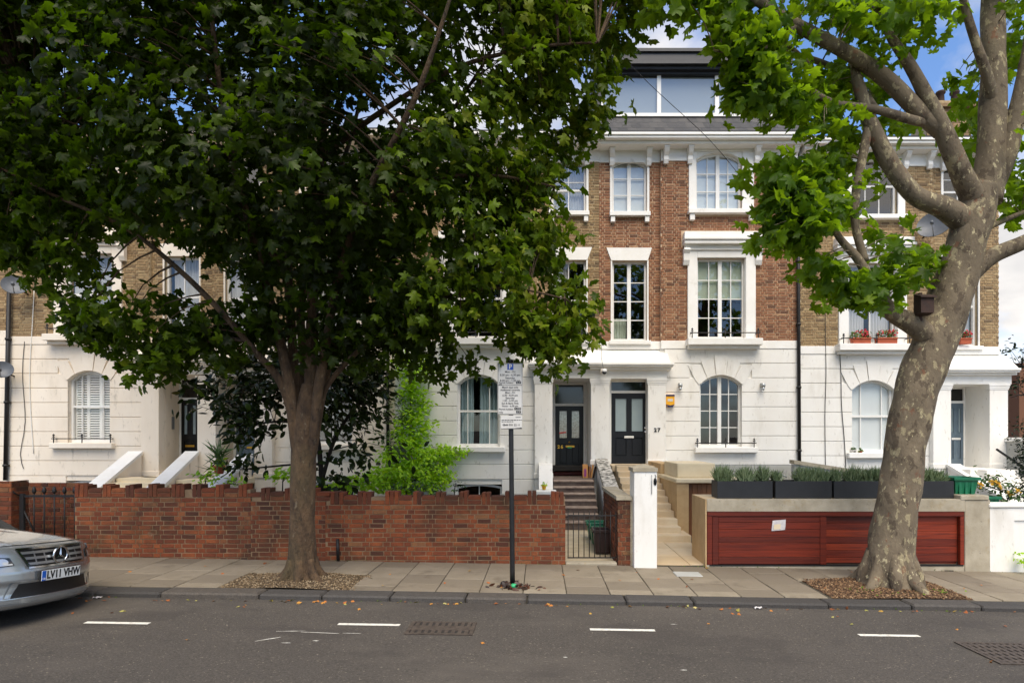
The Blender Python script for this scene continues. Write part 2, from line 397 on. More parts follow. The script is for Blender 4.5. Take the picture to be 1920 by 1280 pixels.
mk('gravel', (0,0,0), None, rough=.9, ramp=[(0,(70,56,38)),(.4,(108,88,62)),(.7,(132,112,84)),(.9,(166,148,120)),(1,(54,42,30))])
mk('gravel_bed', (86,70,50), (62,50,36), 30, 1.0, .9, 70)
mk('mulch', (0,0,0), None, rough=.95, ramp=[(0,(60,42,28)),(.5,(98,72,48)),(.85,(128,98,68)),(1,(160,134,100))])
mk('mulch_bed', (82,62,42), (58,44,30), 30, 1.0, .9, 60)
mk('moss', (0,0,0), None, rough=.9, ramp=[(0,(70,92,24)),(1,(116,140,40))], transl=.2)
mk('road_white', (222,219,208), (176,170,160), 22, .8, .3, 120, lo=.5, hi=.72)
mk('drain_iron', (84,74,65), (58,50,44), 20, .7, .4, 80)
mk('drain_hole', (46,42,38), None, rough=.9)
mk('sign_white', (214,211,204), (204,200,192), 6, .4)
mk('sign_black', (22,22,24), None, rough=.45)
mk('sign_blue', (24,74,168), None, rough=.4)
mk('print_grey', (52,52,54), None, rough=.5)
mk('post_black', (22,22,24), (34,33,33), 12, .4, .1, 60)
mk('paper', (214,208,204), (186,182,184), 24, .5)
mk('dish_grey', (92,96,102), (78,82,88), 6, .5)
mk('metal_grey', (150,152,154), None, rough=.35, metal=.8)
mk('brass', (206,160,66), None, rough=.3, metal=.9)
mk('alarm_yellow', (236,170,24), None, rough=.4)
mk('alarm_blue', (34,42,84), None, rough=.4)
mk('lamp_grey', (168,170,168), None, rough=.35, metal=.5)
mk('cable_dark', (40,36,36), None, rough=.6)
mk('cable_white', (224,222,214), None, rough=.5)
mk('birdbox', (58,36,26), (44,28,22), 12, .8, .3, 40)
mk('car_silver', (168,174,178), None, rough=.26, metal=.75, coat=.9)
mk('car_black', (16,16,17), None, rough=.5)
mk('tyre', (20,20,20), None, rough=.85)
mk('chrome', (206,208,210), None, rough=.14, metal=1.0)
mk('grille_silver', (168,172,176), None, rough=.3, metal=.85)
mk('lens_dark', (34,36,38), None, rough=.1, metal=.2, coat=1)
mk('lens_clear', (196,198,198), None, rough=.1, metal=.6, coat=1)
mk('plate_white', (222,224,222), None, rough=.35)
mk('plate_blue', (24,92,190), None, rough=.35)
mk('cardboard', (196,142,84), None, rough=.8)
mk('book_purple', (140,60,122), None, rough=.5)
mk('tape_red', (226,78,72), None, rough=.5)
mk('tape_green', (44,170,110), None, rough=.5)
mk('dark_red', (126,40,40), None, rough=.5)
# ================================================================ setting
TILT = math.atan(SLOPE)
def sheet(name, x0, x1, y0, y1, dz, mat, nx=1):
    b = MB(); vs = []; fs = []
    for i in range(nx+1):
        x = x0+(x1-x0)*i/nx
        vs += [(x, y0, gz(x)+dz), (x, y1, gz(x)+dz)]
    for i in range(nx): fs.append((2*i, 2*i+2, 2*i+3, 2*i+1))
    b.add(vs, fs); return structure(b.build(name, mat))
KY0, KY1, WY = 7.5, 7.79, 9.565          # kerb front, kerb back, front of the garden walls
sheet('ground', -400, 400, -300, 500, -0.30, 'soil')
CAMBER = .015
def rz(x, y): return gz(x)-.068+CAMBER*(KY0-y)
def road_D(px, py):
    """distance at which a photo pixel meets the cambered road"""
    D = 6.0
    for _ in range(12): D = (CAMZ-rz(PX(px, D), D))*FPX/(py-HY)
    return D
b = MB(); vs = []
for y in (-1.5, KY0+.02): vs += [(-70, y, rz(-70, y)), (70, y, rz(70, y))]
b.add(vs, [(0,1,3,2)]); road = structure(b.build('road', 'asphalt'))
pave_base = sheet('pavement', -45, 45, KY1-.01, 9.66, -0.014, 'joint_dirt')
sheet('garden_ground', -45, 45, 9.66, 16.6, -0.03, 'soil')
sheet('opposite_pavement', -70, 70, -4.6, -1.5, 0.3, 'concrete')

PIT_A, PIT_B = (-4.28, -2.46, 8.64), (3.9, 5.78, 8.85)
def slab_mesh(w, d, seed):
    random.seed(seed); b = MB(); b.bevbox(-w/2, w/2, -d/2, d/2, -.045, 0, .006, tint=random.random())
    return b.mesh('paving_slab', 'paving', (0, 0, 0))
_sm = {}
def slab(x0, x1, y0, y1):
    w, d = round(x1-x0-.011, 3), round(y1-y0-.011, 3)
    if w < .06 or d < .06: return
    k = (w, d, random.randint(0, 3))
    if k not in _sm: st = random.getstate(); _sm[k] = slab_mesh(w, d, hash(k) % 9999+k[2]*17); random.setstate(st)
    xc, yc = (x0+x1)/2, (y0+y1)/2
    inst('paving_slab', _sm[k], pave_base, (xc, yc, gz(xc)+random.uniform(-.003, .004)),
         (R(random.uniform(-.25, .25)), TILT+R(random.uniform(-.25, .25)), R(random.uniform(-.2, .2))))
k = 0
x = .357-.58*26
while x < 14:
    js = [9.15, 8.48, 8.0] if k % 2 else [8.72, 8.16]
    js = [WY-.004]+js+[KY1+.002]
    for a, b_ in zip(js[:-1], js[1:]):
        y0, y1, xa, xb = b_, a, x, x+.58
        cut = False
        for (p0, p1, py) in (PIT_A, PIT_B):
            if xa >= p0-.3 and xb <= p1+.3 and y1 <= py+.25: cut = True
        if not cut: slab(xa, xb, y0, y1)
    x += .58; k += 1
for (p0, p1, py) in (PIT_A, PIT_B):      # odd slabs that close the columns round the tree pits
    xs = [.357-.58*26+.58*q for q in range(60)]
    xin = [q for q in xs if q >= p0-.3 and q+.58 <= p1+.3]
    xa, xb = min(xin), max(xin)+.58
    if xa < p0: slab(xa, p0, KY1+.002, 8.2); slab(xa, p0, 8.2, py+.0)
    if xb > p1: slab(p1, xb, KY1+.002, 8.1); slab(p1, xb, 8.1, py+.0)
    for q in xin:
        js = [9.15, 8.48, 8.0] if int(round((q-xs[0])/.58)) % 2 else [8.72, 8.16]
        top = min([j for j in [WY-.004]+js if j > py+.25]+[WY-.004])
        slab(q, q+.58, py+.006, top)
# kerb stones
kerb = sheet('kerb', -45, 45, KY0+.03, KY1, -0.06, 'joint_dirt')
xs_ = [PX(p, 7.5) for p in (-700,-560,-420,-300,-180,-60,60,176,300,484,602,730,872,988,1175,1302,1555,1712,1842,1990,2110,2240)]
for a, b_ in zip(xs_[:-1], xs_[1:]):
    w = b_-a-.014; b = MB(); j = random.uniform(-.008, .008)
    b.bevbox(-w/2, w/2, 0, KY1-KY0-.006, -.13, 0, .022, tint=random.random())
    o = inst('kerb_stone', b.mesh('kerb_stone', 'kerb_granite', (0,0,0)), kerb, ((a+b_)/2, KY0+j, gz((a+b_)/2)+random.uniform(-.004,.006)), (R(random.uniform(-1,1)), TILT, R(random.uniform(-.4,.4))))
# painted bay markings
for (a, b_, y) in ((160, 280, 1167.5), (634, 750, 1170.5), (1106, 1228, 1180.5), (1610, 1724, 1191)):
    D = road_D((a+b_)/2, y); x0, x1 = PX(a, D), PX(b_, D)
    b = MB(); b.add([(x0,D-.035,rz(x0,D-.035)+.004),(x1,D-.035,rz(x1,D-.035)+.004),(x1,D+.035,rz(x1,D+.035)+.004),(x0,D+.035,rz(x0,D+.035)+.004)], [(0,1,2,3)])
    b.build('bay_marking', 'road_white', road)
def scuff(px, py, w, h, ang):
    D = road_D(px, py); x0 = PX(px, D); b = MB(); n = 9; up = []; dn = []
    for i in range(n+1):
        t = i/n-.5; X = x0+t*w; Y = D+t*w*math.tan(R(ang)); q = h*(.35+random.random()*.65)*(1-abs(t)*1.6 if abs(t) < .5 else .1)+.002
        q2 = q*random.uniform(.3, 1); up.append((X, Y+q, rz(X, Y+q)+.004)); dn.append((X, Y-q2, rz(X, Y-q2)+.004))
    b.add(dn+up[::-1], [tuple(range(2*n+2))]); b.build('worn_paint', 'road_white', road)
for a in ((503, 1198, .2, .018, 35), (600, 1186, .42, .012, -4), (545, 1183, .3, .008, 6), (660, 1187, .2, .006, 0), (536, 1205, .1, .01, 0), (592, 1201, .07, .012, 0), (1282, 1256, .06, .014, 0), (1264, 1170, .08, .01, 0), (1060, 1232, .04, .012, 0)):
    scuff(*a)
# drain covers let into the road
def drain(px0, px1, py0, py1, label, cells):
    y1, y0 = road_D((px0+px1)/2, py0), road_D((px0+px1)/2, py1); ym = (y0+y1)/2
    x0, x1 = PX(px0, ym), PX(px1, ym)
    root = thing('drain_cover', label, 'drain cover', ((x0+x1)/2, ym, rz((x0+x1)/2, ym)))
    def bar(ax, bx, ay, by, lo, h):
        q = MB(); vs = [(ax,ay,rz(ax,ay)+lo),(bx,ay,rz(bx,ay)+lo),(bx,by,rz(bx,by)+lo),(ax,by,rz(ax,by)+lo)]; top = [(p[0],p[1],p[2]+h) for p in vs]
        q.add(vs+top, [(4,5,6,7),(0,1,5,4),(1,2,6,5),(2,3,7,6),(3,0,4,7)]); return q
    bar(x0, x1, y0, y1, -.01, .013).build('sump', 'drain_hole', root)
    f = MB()
    for a in ((x0,x1,y0,y0+.035),(x0,x1,y1-.035,y1),(x0,x0+.04,y0+.035,y1-.035),(x1-.04,x1,y0+.035,y1-.035)):
        q = bar(*a, 0, .012); f.add(q.v, q.f)
    f.build('frame', 'drain_iron', root)
    n = cells[0]
    for i in range(n):
        a = x0+.04+(x1-x0-.08)*(i+.22)/n; bar(a, a+(x1-x0-.08)/n*.56, y0+.035, y1-.035, 0, .010).build('bar', 'drain_iron', root)
    for j in range(cells[1]):
        a = y0+.035+(y1-y0-.07)*(j+.3)/cells[1]; bar(x0+.04, x1-.04, a, a+(y1-y0-.07)/cells[1]*.4, 0, .009).build('cross_bar', 'drain_iron', root)
drain(766, 890, 1166, 1190, 'rusty iron gully grating in the road below the parking sign post', (9, 1))
drain(1830, 2010, 1206, 1246, 'worn square-patterned iron cover in the road at the lower right corner', (13, 5))
b = MB(); b.bevbox(-.2, .2, -.14, .14, -.02, .006, .006); o = b.build('pavement_cover', 'stucco_grey', pave_base); o.location = Vector((2.27, 9.0, gz(2.27)))-WO[pave_base.name]; o.rotation_euler = (0, TILT, 0)

# ================================================================ bricks
def bond(a0, a1, z0, z1, holes=(), course=.075, joint=.010, st=.215, hd=.1025, phase=0.0, english=False):
    """Flemish bond rows over a rectangle; holes = (a0,a1,z0,z1) rectangles kept free"""
    out = []; k = 0; z = z0
    while z < z1-.02:
        zt = min(z+course-joint, z1); zc = (z+zt)/2
        cuts = [(h[0], h[1]) for h in holes if h[2] < zc < h[3]]
        a = a0-random.uniform(0, .02)-(.0 if k % 2 else (st+hd)/2+joint)-phase; q = 0
        while a < a1:
            w = st if (q % 2 == (k % 2)) else hd
            if english: w = st if (k % 3) else hd
            segs = [(max(a, a0), min(a+w, a1))]
            for c in cuts:
                ns = []
                for s0, s1 in segs:
                    if c[1] <= s0 or c[0] >= s1: ns.append((s0, s1)); continue
                    if c[0] > s0: ns.append((s0, c[0]))
                    if c[1] < s1: ns.append((c[1], s1))
                segs = ns
            for s0, s1 in segs:
                if s1-s0 > .025: out.append((s0, s1, z, zt))
            a += w+joint; q += 1
        z += course; k += 1
    return out
_bm = {}
def brick_obj(w, h, d, mat, parent, wloc, rotz=0.0):
    k = (round(w, 2), round(h, 3), mat, random.randint(0, 11))
    if k not in _bm:
        b = MB(); b.bevbox(-k[0]/2, k[0]/2, 0, d, -h/2, h/2, .004, tint=k[3]/11.0)
        b.v = [(x+random.uniform(-.0015,.0015), y, z+random.uniform(-.0015,.0015)) for x, y, z in b.v]
        _bm[k] = b.mesh('brick', mat, (0, 0, 0))
    return inst('brick', _bm[k], parent, wloc, (R(random.uniform(-.6,.6)), R(random.uniform(-.5,.5)), rotz+R(random.uniform(-.5,.5))))
def lay(bricks, plane, mat, parent, choose=None, limit=300, depth=.03, tintfn=None):
    """plane(a, z, d) -> point; up to `limit` whole bricks become objects of their own, the rest one stuff part"""
    idx = list(range(len(bricks))); random.shuffle(idx); single = set()
    if limit:
        cand = [i for i in idx if (choose is None or choose(bricks[i])) and bricks[i][1]-bricks[i][0] > .09]
        cand.sort(key=lambda i: -round(bricks[i][1]-bricks[i][0], 2)); single = set(cand[:limit])
    rest = MB()
    for i, (a0, a1, z0, z1) in enumerate(bricks):
        jit = random.uniform(-.003, .003)
        if i in single:
            p = plane((a0+a1)/2, (z0+z1)/2, jit); q = plane((a0+a1)/2+.1, (z0+z1)/2, jit)
            brick_obj(a1-a0, z1-z0, depth, mat, parent, p, math.atan2(q[1]-p[1], q[0]-p[0]))
        else:
            e = .0015
            j = [random.uniform(-e, e) for _ in range(4)]
            f4 = [plane(a0+j[0], z0+j[1], jit), plane(a1+j[2], z0+j[1], jit), plane(a1+j[2], z1+j[3], jit), plane(a0+j[0], z1+j[3], jit)]
            b4 = [plane(a0, z0, depth), plane(a1, z0, depth), plane(a1, z1, depth), plane(a0, z1, depth)]
            t = random.random() if tintfn is None else tintfn((a0+a1)/2, z0)
            rest.add(f4+b4, [(0,1,2,3),(1,0,4,5),(2,1,5,6),(3,2,6,7),(0,3,7,4)], t)
    if rest.v: tag(rest.build('brickwork', mat, parent), None, kind='stuff')

# ================================================================ houses
S = 68.75; FY = 16.0
def FZ(py): return CAMZ-(py-HY)/S

def arch_z(x, xc, a, zt, rise):
    if rise <= 0: return zt
    r = (a*a+rise*rise)/(2*rise); return zt-r+math.sqrt(max(r*r-(x-xc)**2, 0))

def window(root, x0, x1, zb, zt, Y, rise=0.0, cols=(1,), rows=(1,), mull=None, frame=.055, bar=.022, mat='paint_white', glass='glass', fill=None, sash=None):
    """a window: frame part with panes, bars and hangings as sub-parts. cols and rows are fractions; mull = indices of wide bars"""
    xc, a = (x0+x1)/2, (x1-x0)/2
    az = lambda x, inset=0.0: arch_z(x, xc, a, zt, rise)-inset
    f = MB(); Y0, Y1 = Y-.035, Y+.045
    f.box(x0, x0+frame, Y0, Y1, zb, az(x0+frame*.5)-.001); f.box(x1-frame, x1, Y0, Y1, zb, az(x1-frame*.5)-.001)
    f.box(x0+frame, x1-frame, Y0-.01, Y1, zb, zb+frame*1.25)
    n = 12 if rise > 0 else 1
    for i in range(n):
        xa, xb = x0+(x1-x0)*i/n, x0+(x1-x0)*(i+1)/n
        if rise <= 0: xa, xb = x0+frame, x1-frame
        f.prism([(xa, az(xa)-frame), (xb, az(xb)-frame), (xb, az(xb)), (xa, az(xa))], Y0+.001, Y1-.001)
    fo = f.build('window', mat, root)
    gx0, gx1, gb = x0+frame, x1-frame, zb+frame*1.25
    gt = zt-frame; ec = np.cumsum([0]+list(cols))/sum(cols); er = np.cumsum([0]+list(rows))/sum(rows)
    X = [gx0+(gx1-gx0)*e for e in ec]; Z = [gb+(gt-gb)*e for e in er]
    bars = MB(); mull = mull or ()
    for i in range(1, len(X)-1):
        w = .05 if i in mull else bar/2; d = .03 if i in mull else .018
        bars.box(X[i]-w, X[i]+w, Y-d, Y+d, gb, az(X[i])-frame*.9)
    for k_ in range(1, len(Z)-1):
        wide = sash is not None and k_ == sash
        h = .028 if wide else bar/2
        xl, xr = gx0, gx1
        bars.box(xl, xr, Y-(.032 if wide else .016), Y+.015, Z[k_]-h, Z[k_]+h)
    if bars.v: bars.build('glazing_bar', mat, fo)
    for i in range(len(X)-1):
        for k_ in range(len(Z)-1):
            xa, xb, za, zb_ = X[i]+.002, X[i+1]-.002, Z[k_]+.002, Z[k_+1]-.002
            if k_ == len(Z)-2 and rise > 0:
                m_ = 5; top = [(xa+(xb-xa)*q/m_, min(zb_+frame, az(xa+(xb-xa)*q/m_, frame*.95))) for q in range(m_+1)][::-1]
                pts = [(xa, za), (xb, za)]+top
                if min(t[1] for t in top) <= za: pts = [(px_, max(pz_, za+.004)) for px_, pz_ in pts]
            else: pts = [(xa, za), (xb, za), (xb, zb_), (xa, zb_)]
            tx, tz = R(random.uniform(-.5, .5)), R(random.uniform(-.5, .5)); mx, mz = (xa+xb)/2, (za+zb_)/2
            p = MB(); p.add([(x_, Y+(x_-mx)*math.tan(tx)+(z_-mz)*math.tan(tz), z_) for x_, z_ in pts], [tuple(range(len(pts)))])
            p.build('pane', glass, fo)
    if fill: fill(fo, gx0, gx1, gb, zt, Y)
    return fo

def curtain(mat, spans, ycurt=.13, top=0.0, bottom=0.0, folds=9):
    """hanging with folds; spans = (left, right) fractions of the opening"""
    def go(fo, x0, x1, zb, zt, Y):
        for (u0, u1) in spans:
            xa, xb = x0+(x1-x0)*u0, x0+(x1-x0)*u1; n = max(10, int((xb-xa)*70)); ph = random.random()*6
            fn = lambda u, v: (xa+(xb-xa)*u+.012*math.sin(u*folds*4+v*3+ph)*(1-v*.6), Y+ycurt+.022*math.sin(u*(xb-xa)*folds*9+ph+.8*math.sin(v*4+u*5))*(.7+.3*v), zt-top*(zt-zb)-(zt-zb)*(1-top-bottom)*v)
            b = MB(); b.grid(fn, n, 5); b.build('curtain', mat, fo)
    return go
def blind(mat, frac, ycurt=.06):
    def go(fo, x0, x1, zb, zt, Y):
        b = MB(); b.box(x0-.02, x1+.02, Y+ycurt, Y+ycurt+.004, zt-(zt-zb)*frac, zt+.02); b.build('blind', mat, fo)
        b = MB(); b.box(x0-.02, x1+.02, Y+ycurt-.006, Y+ycurt+.010, zt-(zt-zb)*frac-.02, zt-(zt-zb)*frac+.006); b.build('blind_rail', mat, fo)
    return go
def shutters(fo, x0, x1, zb, zt, Y):
    n = 3; w = (x1-x0)/n
    for i in range(n):
        xa, xb = x0+w*i, x0+w*(i+1); fr = MB(); Ys = Y+.055
        fr.box(xa, xa+.035, Ys, Ys+.03, zb, zt-.08); fr.box(xb-.035, xb-.002, Ys, Ys+.03, zb, zt-.08)
        for z_ in (zb, (zb+zt)/2-.03, zt-.1): fr.box(xa+.035, xb-.035, Ys+.001, Ys+.029, z_, z_+.05)
        so = fr.build('shutter', 'shutter_white', fo)
        z_ = zb+.06; sl = MB()
        while z_ < zt-.12:
            sl.add([(xa+.035, Ys-.01, z_), (xb-.035, Ys-.01, z_), (xb-.035, Ys+.03, z_+.044), (xa+.035, Ys+.03, z_+.044)], [(0,1,2,3)]); z_ += .066
        sl.build('louvre', 'shutter_white', fo)

def guard(root, x0, x1, z, Yw, Yo, n=3):
    b = MB(); b.tube([(x0-.06, Yo, z), (x1+.06, Yo, z)], .014, 6)
    for i in range(n):
        X = x0+(x1-x0)*i/(n-1)
        b.tube([(X, Yo, z-.17), (X, Yo, z+.075)], .014, 6)
        b.lathe([(.0, z+.07), (.026, z+.085), (.03, z+.10), (.012, z+.12), (.0, z+.14)], X, Yo, 8)
        b.tube([(X-.035, Yo, z+.05), (X+.035, Yo, z+.05)], .011, 6)
    b.tube([(x0, Yw, z), (x0, Yo, z)], .012, 6); b.tube([(x1, Yw, z), (x1, Yo, z)], .012, 6)
    b.build('window_guard', 'iron', root)

def house(cfg):
    M_, sg, pend, off = cfg['axis'], cfg['sg'], cfg['pend'], cfg['off']
    pst = cfg.get('pstart', 0.0)
    X = lambda p: PX(M_, FY)+sg*p/S
    Z = lambda py: FZ(py+off)
    bay = .10; BP = 114.0
    yf = lambda p: FY-bay if p >= BP else FY
    st, tr, bk, mo = cfg['stucco'], cfg['trim'], cfg['brick'], cfg['mortar']
    xl, xr = sorted((X(pst), X(pend)))
    root = thing('terraced_house', cfg['label'], 'house', ((xl+xr)/2, FY+4, -0.3), 'terraced houses in the row')
    ground = -.45
    DO = (17.0, 88.0, 712.0, cfg['landing'])           # door opening
    op = [DO, (24.5, 89.5, 297, 399), (179.5, 265, 289, 397), (24.5, 89.5, 489, 639), (181.5, 271.5, 486, 636), (186.5, 264.5, 704, 837), (182, 268, 908, 950)]
    # backing wall with openings, in two planes
    for (pa, pb, fy) in ((pst, BP, FY), (BP, pend, FY-bay)):
        ops = [o for o in op if pa <= o[0] and o[1] <= pb]
        cx = sorted({pa, pb}|{v for o in ops for v in o[:2]}); cz = sorted({262.0, 1000.0}|{v for o in ops for v in o[2:]})
        cz = sorted(set(cz)|{640.0}); w = MB(); w2 = MB()
        for i in range(len(cx)-1):
            run = None
            for j in range(len(cz)-1):
                mx, mz = (cx[i]+cx[i+1])/2, (cz[j]+cz[j+1])/2
                solid = not any(o[0] < mx < o[1] and o[2] < mz < o[3] for o in ops)
                if solid: run = (run[0], cz[j+1]) if run else (cz[j], cz[j+1])
                if run and (not solid or j == len(cz)-2 or cz[j+1] == 640.0):
                    (w if run[1] <= 640 else w2).box(X(cx[i]), X(cx[i+1]), fy+.012, fy+.33, max(Z(run[1]), ground), Z(run[0])); run = None
        wo = w.build('front_wall', mo, root); w2.build('ground_storey_wall', st, root)
        if pa == BP: wall_bay = wo
        else: wall_in = wo
    # interior, side walls and back
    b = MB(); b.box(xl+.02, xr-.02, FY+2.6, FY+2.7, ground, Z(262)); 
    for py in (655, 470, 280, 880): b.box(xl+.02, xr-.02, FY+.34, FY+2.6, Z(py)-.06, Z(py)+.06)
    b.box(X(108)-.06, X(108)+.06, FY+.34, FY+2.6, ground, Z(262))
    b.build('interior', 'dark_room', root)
    b = MB(); b.box(xl+.001, xl+.22, FY+.331, FY+8, ground, Z(262)); b.box(xr-.22, xr-.001, FY+.331, FY+8, ground, Z(262)); b.box(xl+.22, xr-.22, FY+7.8, FY+8, ground, Z(262))
    b.build('side_wall', mo, root)
    # brick facing
    if cfg.get('bricks', True):
        def rect(p0, p1, y0, y1): q = sorted((X(p0), X(p1))); return (q[0], q[1], Z(y1), Z(y0))
        holes = [rect(21, 93, 290, 418-17), rect(166, 287, 280, 407), rect(21, 93, 485, 650), rect(163, 291, 465, 660), rect(152, 300, 432, 466), rect(155, 168, 464, 500), rect(285, 298, 464, 500)]
        for k_ in range(8):
            t = k_/8; holes.append(rect(13+t*8, 98-t*7, 465+t*24, 465+t*24+3))
        z0 = Z(640)
        for (pa, pb, fy, wall) in ((pst, BP, FY, wall_in), (BP, pend, FY-bay, wall_bay)):
            q = sorted((X(pa), X(pb)))
            br = bond(q[0], q[1], z0, Z(305), holes, joint=.017, st=.210, hd=.098)
            pred = cfg.get('pred')
            tf = cfg.get('tint')
            lay(br, lambda a, z, d, fy=fy: Vector((a, fy+d, z)), bk, wall, pred, cfg.get('limit', 150), .03, tf)
    # stucco courses of the ground storey
    def segs(pa, pb, y0, y1, hs):
        s_ = [(pa, pb)]
        for h in hs:
            if h[2] < (y0+y1)/2 < h[3]:
                n_ = []
                for a, b_ in s_:
                    if h[1] <= a or h[0] >= b_: n_.append((a, b_)); continue
                    if h[0] > a: n_.append((a, h[0]))
                    if h[1] < b_: n_.append((h[1], b_))
                s_ = n_
        return s_
    hs = [(14 if sg > 0 else 17, 121, 650, 990) if pst == 0 else (-16, 121, 650, 990), (186.5, 264.5, 704, 837), (182, 268, 905, 955), (164, 287, 684, 690), (168, 283, 690, 705), (176, 275, 704, 718)]
    ys = [655]+[682+27*k_ for k_ in range(8)]+[899, 927, 960, 995]
    for y0, y1 in zip(ys[:-1], ys[1:]):
        for a, b_ in segs(pst, pend, y0, y1, hs):
            for pa, pb in ((a, min(b_, BP)), (max(a, BP), b_)):
                if pb-pa < 3: continue
                fy = yf((pa+pb)/2); m_ = MB(); g = .55
                m_.bevbox(X(pa), X(pb), fy-.02, fy+.03, Z(y1-g), Z(y0+g), .007)
                m_.build('stucco_course', st if y0 < 870 or not cfg.get('greybase') else 'stucco_grey', root)
    # string course between the storeys
    for pa, pb in ((pst, BP), (BP, pend)):
        fy = yf((pa+pb)/2); m_ = MB(); m_.bevbox(X(pa), X(pb), fy-.035, fy+.02, Z(655), Z(640), .008); m_.build('string_course', tr, root)
    # porch
    ypil = FY-.28
    def pilaster(pa, pb, foot):
        m_ = MB(); m_.bevbox(X(pa), X(pb), ypil, FY-.001 if True else 0, foot, Z(722), .008); po = m_.build('pilaster', st, root)
        m_ = MB()
        for k_, (y0, y1, e) in enumerate(((711.5, 715, .035), (715, 719, .022), (719, 722, .010))): m_.box(X(pa)-sg*e, X(pb)+sg*e, ypil-e, FY-.002, Z(y1), Z(y0))
        m_.build('capital', tr, po)
        m_ = MB(); m_.bevbox(X(pa)-sg*.02, X(pb)+sg*.02, ypil-.02, FY-.003, Z(cfg['landing'])-.02, Z(cfg['landing'])+.12, .01); m_.build('plinth', st, po)
    pilaster(88, 121, ground)
    if cfg['centre']: pilaster(-17, 17, ground)
    pa = -17-3 if cfg['centre'] and pst < 0 else (0.0)
    e0 = pst-9 if pst < 0 else 0
    m_ = MB(); m_.box(X(e0 if pst < 0 else 0), X(123), ypil+.015, FY-.004, Z(711.5), Z(692)); m_.build('entablature', tr, root)
    m_ = MB(); xe = X(e0-4 if pst < 0 else 0); x1_ = X(133)
    for (y0, y1, e) in ((680, 684, .24), (684, 687.5, .20), (687.5, 692, .10)): m_.bevbox(xe, x1_-sg*(.24-e)*.4, ypil-e, FY-.005, PZ(y1+off, ypil-.2), PZ(y0+off, ypil-.2), .006)
    m_.build('porch_cornice', tr, root)
    m_ = MB(); zc_ = PZ(680+off, ypil-.2)+.001; m_.prismx([(ypil-.16, zc_), (FY-.006, zc_), (FY-.006, Z(657)), (ypil+.06, Z(670))], min(xe, X(126)), max(xe, X(126))); m_.build('porch_roof', st, root)
    yd = cfg['door_y']
    z0, z1 = Z(cfg['landing']), Z(712)
    m_ = MB(); wx = sorted((X(17), X(88)))
    if yd > FY+.3:
        m_.box(wx[0]-.1, wx[0]-.002, FY-.02, yd+.3, z0-.05, z1+.05); m_.box(wx[1]+.002, wx[1]+.1, FY-.02, yd+.3, z0-.05, z1+.05)
        m_.box(wx[0]-.1, wx[1]+.1, FY+.331, yd+.3, z1+.002, z1+.05)
        m_.build('porch_recess', st, root)
    m_ = MB(); m_.bevbox(wx[0]-.02, wx[1]+.02, FY-1.0, yd+.25, z0-.16, z0, .01); m_.build('landing', cfg['step_mat'], root)
    cfg['door'](root, X, Z, sg, wx, z0, z1, yd)
    # upper storey windows
    w1 = cfg.get('wins', {})
    def WIN(key, p0, p1, y0, y1, fy, rise, **kw):
        q = sorted((X(p0), X(p1))); kw.update(w1.get(key, {}))
        ym = y1
        window(root, q[0], q[1], Z(y1), Z(y0), fy+.14, rise, **kw)
        if rise > 0:
            xc, a = (q[0]+q[1])/2, (q[1]-q[0])/2; m_ = MB(); n = 10
            for i in range(n):
                xa, xb = q[0]+(q[1]-q[0])*i/n, q[0]+(q[1]-q[0])*(i+1)/n
                m_.prism([(xa, arch_z(xa, xc, a, Z(y0), rise)), (xb, arch_z(xb, xc, a, Z(y0), rise)), (xb, Z(y0)+.002), (xa, Z(y0)+.002)], fy-.011, fy+.3)
            m_.build('arch_head', tr, root)
    cas = dict(cols=(1,1,1,1), rows=(1,1,1), mull=(2,), glass='glass_sky_boost')
    WIN('2n', 24.5, 89.5, 297, 399, FY, .20, **dict(dict(glass='glass_sky_boost', cols=(1,1), rows=(1,1,1), mull=(1,)), **{}))
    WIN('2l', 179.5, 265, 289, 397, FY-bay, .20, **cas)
    WIN('1n', 24.5, 89.5, 489, 639, FY, 0, **dict(cols=(1,1), rows=(1,1,1,1), mull=(1,)))
    WIN('1l', 181.5, 271.5, 486, 636, FY-bay, 0, **dict(cols=(1,1,1,1), rows=(1,1,1,1), mull=(2,)))
    WIN('gl', 186.5, 264.5, 704, 837, FY-bay, .26, **dict(cols=(1,1,1,1), rows=(1,1,1,1), mull=(2,)))
    q = sorted((X(182), X(268))); window(root, q[0], q[1], Z(950), Z(908), FY-bay+.14, .08, cols=(1,1), rows=(1,))
    # trims
    def tbox(name, p0, p1, y0, y1, fy, proj, mat=tr, back=.05, bev=.008):
        m_ = MB(); m_.bevbox(X(p0), X(p1), fy-proj, fy+back, Z(y1), Z(y0), bev); return m_.build(name, mat, root)
    B_ = FY-bay
    tbox('frieze', pst, BP, 259, 305.5, FY, .03); 
    # frieze over the bay leaves the arched heads free
    tbox('frieze', BP, 166, 259, 305.5, B_, .03); tbox('frieze', 287, pend, 259, 305.5, B_, .03); tbox('frieze', 166, 287, 259, 288.5, B_, .03)
    # second floor narrow window: jamb strips, sill, brackets
    tbox('jamb', 20, 24.5, 305.6, 400, FY, .02); tbox('jamb', 89.5, 94, 305.6, 400, FY, .02)
    so = tbox('sill', 19, 95, 399, 407, FY, .13)
    for a in (21, 85): tbox('sill_bracket', a, a+8, 407.2, 418, FY, .10)
    tbox('jamb', 166, 179.5, 288.7, 398, B_, .035); tbox('jamb', 265, 287, 288.7, 398, B_, .035)
    tbox('sill', 164, 289, 397, 405, B_, .14)
    for a in (167, 277): tbox('sill_bracket', a, a+9, 405.2, 417, B_, .10)
    m_ = MB(); m_.prism([(X(13.5), Z(465)), (X(98.5), Z(465)), (X(91), Z(488.5)), (X(22.5), Z(488.5))], FY-.03, FY+.05); m_.build('lintel', tr, root)
